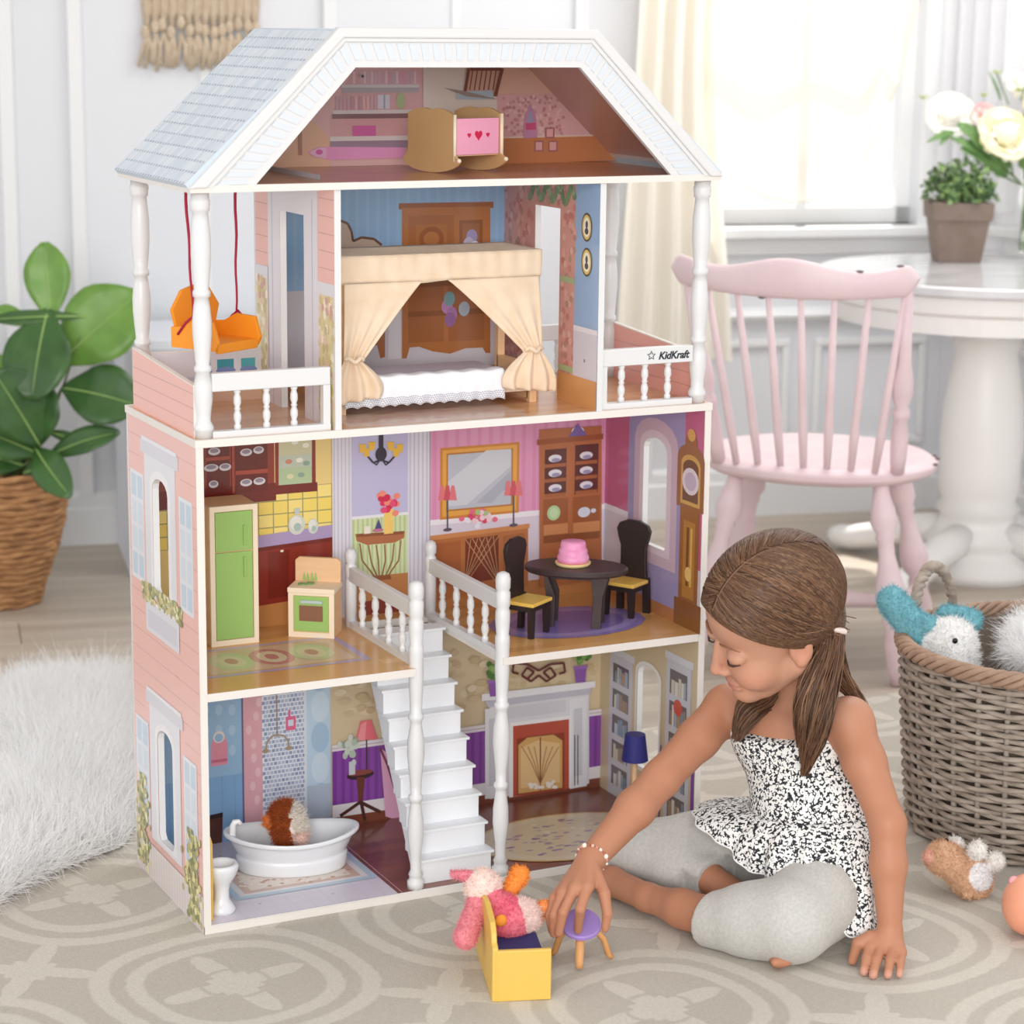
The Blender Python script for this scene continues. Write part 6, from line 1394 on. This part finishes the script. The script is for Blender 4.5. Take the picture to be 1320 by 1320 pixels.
# ---------------------------------------------------------------- low white cabinet behind the dollhouse
cb = thing('low_cabinet', 'plain low white cabinet against the wall behind the dollhouse', 'cabinet', tuple(WA+WE*.5+WN*.2+np.array((0, 0, FZ))), WANG)
MB().box((-.40, -.19, .0), (.45, .17, .55)).build('body', mat('cabinet_white', '#dfe2ea', .5), cb, bevel=.003); MB().box((-.41, -.20, .55), (.46, .17, .575)).build('top_board', mat('cabinet_white'), cb, bevel=.003)
for x in (-.385, .03): MB().box((x, -.205, .02), (x+.40, -.19, .54)).build('door', mat('cabinet_white'), cb, bevel=.002)
# ---------------------------------------------------------------- macrame hanging
mc = thing('macrame_hanging', 'beige knotted macrame wall hanging with a cut fringe', 'wall hanging', tuple(WA+WE*.335+WN*.02+np.array((0, 0, 1.20))))
JUTE = mat('macrame_cotton', '#cdbca6', .9, '#c0ad95', 60, bump=.5, bscale=160)
rm = np.random.default_rng(8)
for k in range(14):
    s0 = .203+.0205*k; mb = MB()
    for j in range(3):   # cords above the knot, twisted together
        mb.tube([cpt(s0+.006*(j-1)+.002*math.sin(i*.9+j*2.1), .014+.003*math.cos(i*.9+j*2.1), 1.95-.055*i) for i in range(12)]+[cpt(s0, .016, 1.285)], .0058, 7)
    cdb = mb.build('cord', JUTE, mc, smooth=True, world=True)
    MB().ball(cpt(s0+.002*rm.normal(), .018, 1.288+.006*rm.normal()), (.012, .011, .017), 12, 8).build('knot', JUTE, cdb, smooth=True, world=True)
    for j in range(4):
        dx = .010*(j-1.5)+.006*rm.normal(); l_ = 1.198+.006*rm.normal()
        MB().tube([cpt(s0, .017, 1.28), cpt(s0+dx*.5+.003, .017+.004*rm.random(), 1.25), cpt(s0+dx, .016, l_)], [.0045, .0046, .0050], 7).build('fringe', JUTE, cdb, smooth=True, world=True)
MB().tube([cpt(.17, .014, 1.96), cpt(.50, .014, 1.96)], .010, 10).build('dowel', mat('dowel_wood', '#b08a60', .6), mc, smooth=True, world=True)
# ---------------------------------------------------------------- fiddle-leaf plant in a woven basket
PCX, PCY = atZ(2, 772, 0)[:2]
fp = thing('fiddle_leaf_plant', 'broad-leaved green plant in a round woven brown basket by the left wall', 'plant', (PCX, PCY, FZ))
SEA = mat('seagrass', '#b98a5c', .85, '#8f6440', 26, bump=.9, bscale=110, stretch=(1, 1, 3))
prof = [(.088, 0), (.102, .05), (.128, .12), (.148, .19), (.156, .25), (.152, .29), (.146, .315)]
def pr_at(z): return float(np.interp(z, [b for a, b in prof], [a for a, b in prof]))
MB().lathe([(0, .004)]+[(a-.010, b) for a, b in prof]+[(.12, .300), (.12, .262), (0, .262)], n=40).build('basket_shell', SEA, fp, smooth=True)
NRW = 22
for k in range(NRW):
    z = .008+(.31-.008)*k/(NRW-1); r = pr_at(z); ph = rm.random()*6
    MB().tube([((r-.004+.0022*math.sin(t*1.9+ph))*math.cos(t*.1309), (r-.004+.0022*math.sin(t*1.9+ph))*math.sin(t*.1309), z+.0022*math.sin(t*1.1+ph*2)) for t in range(48)], .0082, 7, closed=True).build('weave_row', SEA, fp, smooth=True)
MB().lathe([(0, .262), (.118, .262), (.118, .268), (0, .270)], n=30).build('soil', mat('soil', '#3b2d24', .95), fp)
fd = float((np.array((PCX, PCY, .4))-CAM)@CFW)
def fpx(x, y, dd=0): return atD(x, y, fd+dd)-np.array((PCX, PCY, FZ))
def big_leaf_mat(name, c1, c2):
    m = mat(name, c1, .38, c2, 14, spec=.5); return m
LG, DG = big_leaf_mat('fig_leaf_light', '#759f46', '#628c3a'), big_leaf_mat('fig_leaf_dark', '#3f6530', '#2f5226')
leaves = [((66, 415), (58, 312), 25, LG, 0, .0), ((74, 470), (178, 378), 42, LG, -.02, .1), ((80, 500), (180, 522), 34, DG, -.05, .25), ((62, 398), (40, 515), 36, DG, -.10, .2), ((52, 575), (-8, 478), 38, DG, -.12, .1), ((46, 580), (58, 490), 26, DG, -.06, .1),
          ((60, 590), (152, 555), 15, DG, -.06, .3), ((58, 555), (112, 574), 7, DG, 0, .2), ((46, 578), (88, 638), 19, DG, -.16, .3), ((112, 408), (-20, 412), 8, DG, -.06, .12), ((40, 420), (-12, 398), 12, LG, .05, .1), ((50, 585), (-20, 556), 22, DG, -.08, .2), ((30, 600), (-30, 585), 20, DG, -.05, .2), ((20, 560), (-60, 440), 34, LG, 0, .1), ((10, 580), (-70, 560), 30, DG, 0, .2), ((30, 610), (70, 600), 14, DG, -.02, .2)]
for i, (b, t, w, m, dd, bend) in enumerate(leaves):
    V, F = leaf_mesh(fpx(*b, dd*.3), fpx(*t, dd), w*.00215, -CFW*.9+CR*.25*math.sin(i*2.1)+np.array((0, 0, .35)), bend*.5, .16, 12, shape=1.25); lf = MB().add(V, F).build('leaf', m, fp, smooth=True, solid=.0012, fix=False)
    b3, t3 = fpx(*b, dd*.3), fpx(*t, dd); nV = np.array(V).reshape(13, 7, 3)
    MB().tube([tuple(nV[j, 3]-CFW*.0015) for j in range(12)], [.0024-.0016*j/11 for j in range(12)], 5).build('midrib', mat('fig_vein', '#9cbb6c', .5), lf, smooth=True)
    MB().tube([tuple(np.array((.02, 0, .27))), tuple(fpx(52, 585)*.5+b3*.5), tuple(b3)], [.004, .003, .0026], 7).build('stalk', mat('fig_stalk', '#5f6f3c', .6), fp, smooth=True)
MB().tube([(.0, .0, .262), tuple(fpx(40, 560)), tuple(fpx(64, 470)), tuple(fpx(64, 420))], [.008, .007, .005, .004], 10).build('trunk', mat('fig_trunk', '#6b5a3c', .8), fp, smooth=True)
# ---------------------------------------------------------------- sheepskin
FURW = mat('fur_white', '#fbfafa', .9, spec=.2)
_nt = FURW.node_tree; _tl = nd(_nt, 'ShaderNodeBsdfTranslucent'); _tl.inputs[0].default_value = (.98, .98, .98, 1); _mx = nd(_nt, 'ShaderNodeMixShader'); _mx.inputs[0].default_value = .5
_nt.links.new(_nt.nodes['Principled BSDF'].outputs[0], _mx.inputs[1]); _nt.links.new(_tl.outputs[0], _mx.inputs[2]); _nt.links.new(_mx.outputs[0], _nt.nodes['Material Output'].inputs[0])
outl = [atZ(x, y, .012)[:2] for x, y in ((-60, 925), (10, 892), (50, 880), (100, 872), (168, 876), (172, 940), (172, 1010), (166, 1075), (120, 1098), (70, 1118), (25, 1140), (-30, 1175), (-110, 1190), (-190, 1100), (-160, 990))]
shc = np.mean(outl, axis=0); sk = thing('sheepskin', 'fluffy white sheepskin lying on the floor left of the dollhouse', 'sheepskin', (shc[0], shc[1], 0))
oc = [crp([np.array((a, b, 0)) for a, b in outl], k*len(outl)/60)[:2] for k in range(60)]
def pad(u, v): k = int(round(u*60)) % 60; p_ = shc+(oc[k]-shc)*v; return (p_[0], p_[1], .004+.030*math.sqrt(max(0, 1-v**4)))
MB().grid(pad, 60, 10).build('hide', mat('hide_white', '#f6f5f3', .9), sk, smooth=True, world=True)
rf = np.random.default_rng(21); N = 60000; uu = rf.random(N); vv = np.sqrt(rf.random(N)); kk = (uu*60).astype(int) % 60; oca = np.array(oc); fr = (uu*60) % 1
pe = oca[kk]*(1-fr)[:, None]+oca[(kk+1) % 60]*fr[:, None]; pxy = shc+(pe-shc)*vv[:, None]; hz = .002+.028*np.sqrt(np.clip(1-vv**4, 0, 1))
out_ = pe-shc; out_ /= np.linalg.norm(out_, axis=1)[:, None]
swx = np.sin(pxy[:, 0]*19+2*np.sin(pxy[:, 1]*11)); swy = np.cos(pxy[:, 1]*17+2*np.sin(pxy[:, 0]*13))
nr = np.stack([out_[:, 0]*vv**2*.8+.45*swx, out_[:, 1]*vv**2*.8+.45*swy, np.full(N, .75)], 1)
fo_ = fur(np.column_stack([pxy, hz]), nr, .046, .0009, FURW, 'fleece', sk, curl=.34, rng=rf, zmin=.0006); fo_['kind'] = 'stuff'
# ---------------------------------------------------------------- wicker basket
BKX, BKY, BR0, BR1, BH = 1.430, -.135, .212, .240, .322
bk = thing('wicker_basket', 'round grey-brown wicker basket filled with plush toys beside the girl', 'basket', (BKX, BKY, 0))
WIC = mat('wicker', '#b3a79b', .8, '#938578', 30, bump=.4, bscale=150, stretch=(1, 1, 4)); WIC2 = mat('wicker_rim', '#9a7d69', .75, '#b39680', 24, bump=.4, bscale=150)
def brad(z): return BR0+(BR1-BR0)*(z/BH)**.8
NS = 30; NRB = 34
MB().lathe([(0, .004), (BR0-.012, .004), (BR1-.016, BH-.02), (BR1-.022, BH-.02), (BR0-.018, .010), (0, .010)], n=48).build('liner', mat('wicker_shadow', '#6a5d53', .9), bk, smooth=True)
for k in range(NS):
    a = 2*math.pi*k/NS; MB().tube([((brad(z)-.003)*math.cos(a), (brad(z)-.003)*math.sin(a), z) for z in np.linspace(.004, BH, 8)], .0048, 7).build('stake', WIC, bk, smooth=True)
for r in range(NRB):
    z = .008+(BH-.028)*r/(NRB-1); n = NS*5; ph = math.pi*(r % 2)
    MB().tube([((brad(z)+.0058*math.cos(t*NS*math.pi/n+ph))*math.cos(2*math.pi*t/n), (brad(z)+.0058*math.cos(t*NS*math.pi/n+ph))*math.sin(2*math.pi*t/n), z+.0018*math.sin(t*.31+r*2.3)) for t in range(n)], .0046, 6, closed=True).build('weave_strand', WIC, bk, smooth=True)
for j in range(5):
    n = 150; MB().tube([((BR1+.010*math.cos(t*2*math.pi*14/n+j*1.257))*math.cos(2*math.pi*t/n), (BR1+.010*math.cos(t*2*math.pi*14/n+j*1.257))*math.sin(2*math.pi*t/n), BH-.006+.010*math.sin(t*2*math.pi*14/n+j*1.257)) for t in range(n)], .0055, 6, closed=True).build('rim_braid', WIC2, bk, smooth=True)
ha = math.radians(108)   # braided handle on the far left rim
for j in range(3):
    pts = []
    for t in range(41):
        q = math.pi*t/40; a = ha+.24*math.cos(q); tw = t*.9+j*2.094; rr_ = BR1+.006*math.cos(tw); pts.append((rr_*math.cos(a), rr_*math.sin(a), BH-.01+.095*math.sin(q)+.006*math.sin(tw)))
    MB().tube(pts, .0058, 7).build('handle', WIC, bk, smooth=True)
# ---------------------------------------------------------------- plush toys
def plush_fur(o, S_, length, width, n, seed, col=None, mat_=None, parent=None, lean=(0, 0, 0)):
    V, F = S_.mesh(); rg = np.random.default_rng(seed); i = rg.integers(0, len(F), n); w = rg.dirichlet((1, 1, 1, 1), n); p_ = (V[F[i]]*w[..., None]).sum(1)
    nn = np.cross(V[F[i, 1]]-V[F[i, 0]], V[F[i, 2]]-V[F[i, 0]]); nn /= np.linalg.norm(nn, axis=1)[:, None]+1e-12
    f_ = fur(p_, nn, length, width, mat_, 'plush_pile', parent, lean, .45, None if col is None else col(p_), seg=2, rng=rg); f_['kind'] = 'stuff'; return f_
def lc(c): return np.array(lin(c)[:3])
PLS = attr_mat('plush_dyed', .95, spec=.15, bump=.5, bscale=260, vary=.08, vscale=120)
def bounds(pts, m): p_ = np.array(pts); return p_.min(0)-m, p_.max(0)+m
def ab(x, y, d): return atD(x, y, d)
# teal and white hooded plush in the wicker basket
dB = 3.88; hd = ab(1224, 832, dB); A1, A2 = ab(1178, 808, dB), ab(1150, 775, dB+.02); A3, A4 = ab(1222, 795, dB+.07), ab(1250, 800, dB+.05)
lo, hi = bounds([hd, A1, A2, A3, A4], .08); P_ = SDF(lo, hi, .003)
P_.ell(hd, .046, None, .01).ell(hd-CU*.05, (.05, .05, .05), None, .02).chain([hd-CU*.02-CR*.03, A1, A2], [.026, .024, .024], .01).chain([A3, A4], [.020, .020], .01).ell(ab(1196, 805, dB-.02), .016, None, .008)
pt = thing('plush_toy', 'teal and white hooded plush toy peeking out of the wicker basket', 'plush toy', tuple(hd-np.array((0, 0, .1))))
def tcol(V):
    d = np.linalg.norm(V-hd, axis=1); C = np.tile(lc('#f3f2f1'), (len(V), 1)); arm = (d > .056) & (np.minimum(np.minimum(np.linalg.norm(V-A1, axis=1), np.linalg.norm(V-A2, axis=1)), np.minimum(np.linalg.norm(V-A3, axis=1), np.linalg.norm(V-A4, axis=1))) < .045); C[arm] = lc('#7fb9c4'); return C
P_.build('plush_body', PLS, pt, tcol, 1); plush_fur(None, P_, .006, .0008, 9000, 3, tcol, PLS, pt)
MB().ball(ab(1224, 824, dB)-CFW*.049, (.005, .004, .005), 10, 8).build('eye', mat('plush_eye', '#16171a', .2), pt, smooth=True, world=True)
# white long-haired throw in the basket
tc_ = np.array((BKX+.05, BKY-.04, .308)); th = thing('fur_throw', 'white long-haired throw bundled in the wicker basket', 'throw', tuple(tc_-np.array((0, 0, .06))))
Q_ = SDF(tc_-.22, tc_+.22, .006); Q_.ell(tc_, (.13, .13, .04), None, .03).ell(tc_+np.array((.05, -.06, .012)), (.08, .07, .03), None, .03).ell(tc_+np.array((-.01, .07, .018)), (.06, .06, .03), None, .03)
Q_.build('throw_core', mat('throw_white', '#efeeee', .95), th, None, 2); plush_fur(None, Q_, .022, .0008, 22000, 5, None, FURW, th)
# tan and white plush cat lying on the rug
dC = 3.60; cb_ = ab(1250, 1128, dC); chd = ab(1216, 1106, dC+.01)
pts = [cb_, chd, ab(1290, 1108, dC), ab(1198, 1104, dC)]; lo, hi = bounds(pts, .06); P_ = SDF(lo, hi, .0022)
P_.ell(cb_+CU*-.002, .030, None, .01).ell(ab(1256, 1138, dC), .026, None, .01).ell(chd, (.026, .026, .024), None, .01).chain([chd, cb_], [.024, .026], .012)
paws = [ab(1260, 1096, dC-.02), ab(1283, 1110, dC-.01), ab(1231, 1090, dC+.03)]
for p_ in paws: P_.ell(p_, .0135, None, .004); P_.cone(p_, cb_, .008, .016, .006)
ear_ = ab(1199, 1105, dC); P_.ell(ear_, (.011, .011, .010), None, .004); P_.ell(ab(1247, 1153, dC-.02), (.008, .008, .006), None, .003); P_.ell(ab(1260, 1152, dC-.015), (.008, .008, .006), None, .003)
cp = thing('plush_cat', 'small tan and white plush cat lying on its back by the wicker basket', 'plush toy', (cb_[0], cb_[1], 0)); bel = ab(1266, 1130, dC-.025)
def ccol(V):
    C = np.tile(lc('#dcb393'), (len(V), 1))
    for p_ in paws: C[np.linalg.norm(V-p_, axis=1) < .0165] = lc('#f0ebe6')
    C[np.linalg.norm((V-bel), axis=1) < .022] = lc('#eeeaea'); C[np.linalg.norm(V-ear_, axis=1) < .012] = lc('#eab3a0'); return C
P_.build('plush_body', PLS, cp, ccol, 1); plush_fur(None, P_, .004, .0006, 8000, 9, ccol, PLS, cp)
MB().ball(ab(1220, 1083, dC+.01), .0035, 8, 6).build('eye', mat('plush_eye'), cp, smooth=True, world=True)
# peach doll-like toy at the right edge
dq = 3.44; pk = ab(1328, 1166, dq); bt = thing('peach_toy', 'smooth round peach-coloured toy at the right edge of the rug', 'toy', (pk[0], pk[1], 0))
P_ = SDF(pk-.1, pk+.1, .003); P_.ell(pk, (.042, .042, pk[2]-.001), None, .01).ell(pk+CR*.05-CU*.008, .034, None, .02).ell(pk+CR*.03+CU*.02, .02, None, .02); P_.build('toy_body', mat('peach_vinyl', '#f0a585', .45, sss=.1), bt, None, 2)
MB().ball(ab(1307, 1135, dq), (.009, .006, .007), 12, 8).build('toy_nub', mat('pink_vinyl', '#efa5ac', .5), bt, smooth=True, world=True)
# guinea pig plush in the toy bathtub
gc = atD(372, 1062, float((np.array((.20, .175, .06))-CAM)@CFW)); gp = thing('guinea_pig_plush', 'small brown and white guinea pig plush sitting in the toy bathtub', 'plush toy', (gc[0], gc[1], .024))
P_ = SDF(gc-.06, gc+.06, .0018); P_.ell(gc, (.027, .025, .031), None, .01).ell(gc-CU*.016+CR*.004, (.025, .023, .022), None, .01).ell(gc+CU*.012-CR*.006, .024, None, .008); er = gc-CR*.030+CU*.004-CFW*.006; P_.ell(er, (.008, .008, .010), None, .003); P_.ell(gc+CR*.020-CU*.020-CFW*.018, .009, None, .004)
def gcol(V):
    q = V-gc; x = q@CR; y = q@CU; C = np.tile(lc('#a9552c'), (len(V), 1)); w = (x > .004+.25*np.abs(y+.002)-.006*(y > .012)) ; C[w] = lc('#efe6dc'); C[w & (y < -.012)] = lc('#f0cfc4'); C[np.linalg.norm(V-er, axis=1) < .011] = lc('#e88a4c'); return C
P_.build('plush_body', PLS, gp, gcol, 1); plush_fur(None, P_, .0055, .0006, 9000, 13, gcol, PLS, gp)
MB().ball(gc-CFW*.025-CR*.009+CU*.012, .0026, 8, 6).build('eye', mat('plush_eye'), gp, smooth=True, world=True)
# pink bird-like plush flopped over the toy sofa
dS = 3.30; hd = ab(622, 1143, dS+.015); bd_ = ab(655, 1184, dS); bp_ = thing('pink_plush', 'pink and cream plush with orange feet flopped over the yellow toy sofa', 'plush toy', (bd_[0], bd_[1], .057))
ar0, ar1 = ab(615, 1168, dS+.0), ab(600, 1208, dS-.035); f1a, f1b = ab(650, 1158, dS+.03), ab(670, 1128, dS+.04); f2a, f2b = ab(688, 1188, dS+.02), ab(702, 1168, dS+.02); be0, be1 = ab(605, 1129, dS+.01), ab(584, 1127, dS+.0)
lo, hi = bounds([hd, bd_, ar1, f1b, f2b, be1], .05); P_ = SDF(lo, hi, .0022)
P_.ell(hd, .0265, None, .006).ell(bd_, (.034, .034, .031), None, .01).ell(ab(641, 1170, dS), .022, None, .01).ell(ab(676, 1182, dS+.01), (.024, .024, .026), None, .01)
P_.chain([ab(632, 1162, dS), ar0, ar1], [.012, .014, .0165], .006).chain([f1a, f1b], [.011, .0135], .005).chain([f2a, f2b], [.009, .009], .004).chain([be0, be1], [.008, .005], .004)
def bcol(V):
    C = np.tile(lc('#ec7f90'), (len(V), 1)); seg = lambda a, b: np.linalg.norm(V-a-np.clip(((V-a)@(b-a))/((b-a)@(b-a)), 0, 1)[:, None]*(b-a), axis=1)
    C[np.linalg.norm(V-ab(680, 1178, dS+.005), axis=1) < .030] = lc('#f4d9d2'); C[np.linalg.norm(V-bd_+CR*.004, axis=1) < .0338] = lc('#ea7489')
    C[np.linalg.norm(V-hd, axis=1) < .0278] = lc('#f4dcd2'); C[seg(be0, be1) < .0085] = lc('#e58a98'); C[seg(ar0, ar1) < .0172] = lc('#ea929c'); C[seg(f1a, f1b) < .0150] = lc('#f79a48'); C[seg(f2a, f2b) < .0105] = lc('#f8a060'); return C
P_.build('plush_body', PLS, bp_, bcol, 1); plush_fur(None, P_, .0035, .0006, 9000, 17, bcol, PLS, bp_)
MB().ball(ab(646, 1181, dS)-CFW*.036, (.009, .006, .009), 14, 8).build('felt_button', mat('felt_orange', '#f59a33', .8), bp_, smooth=True, world=True)
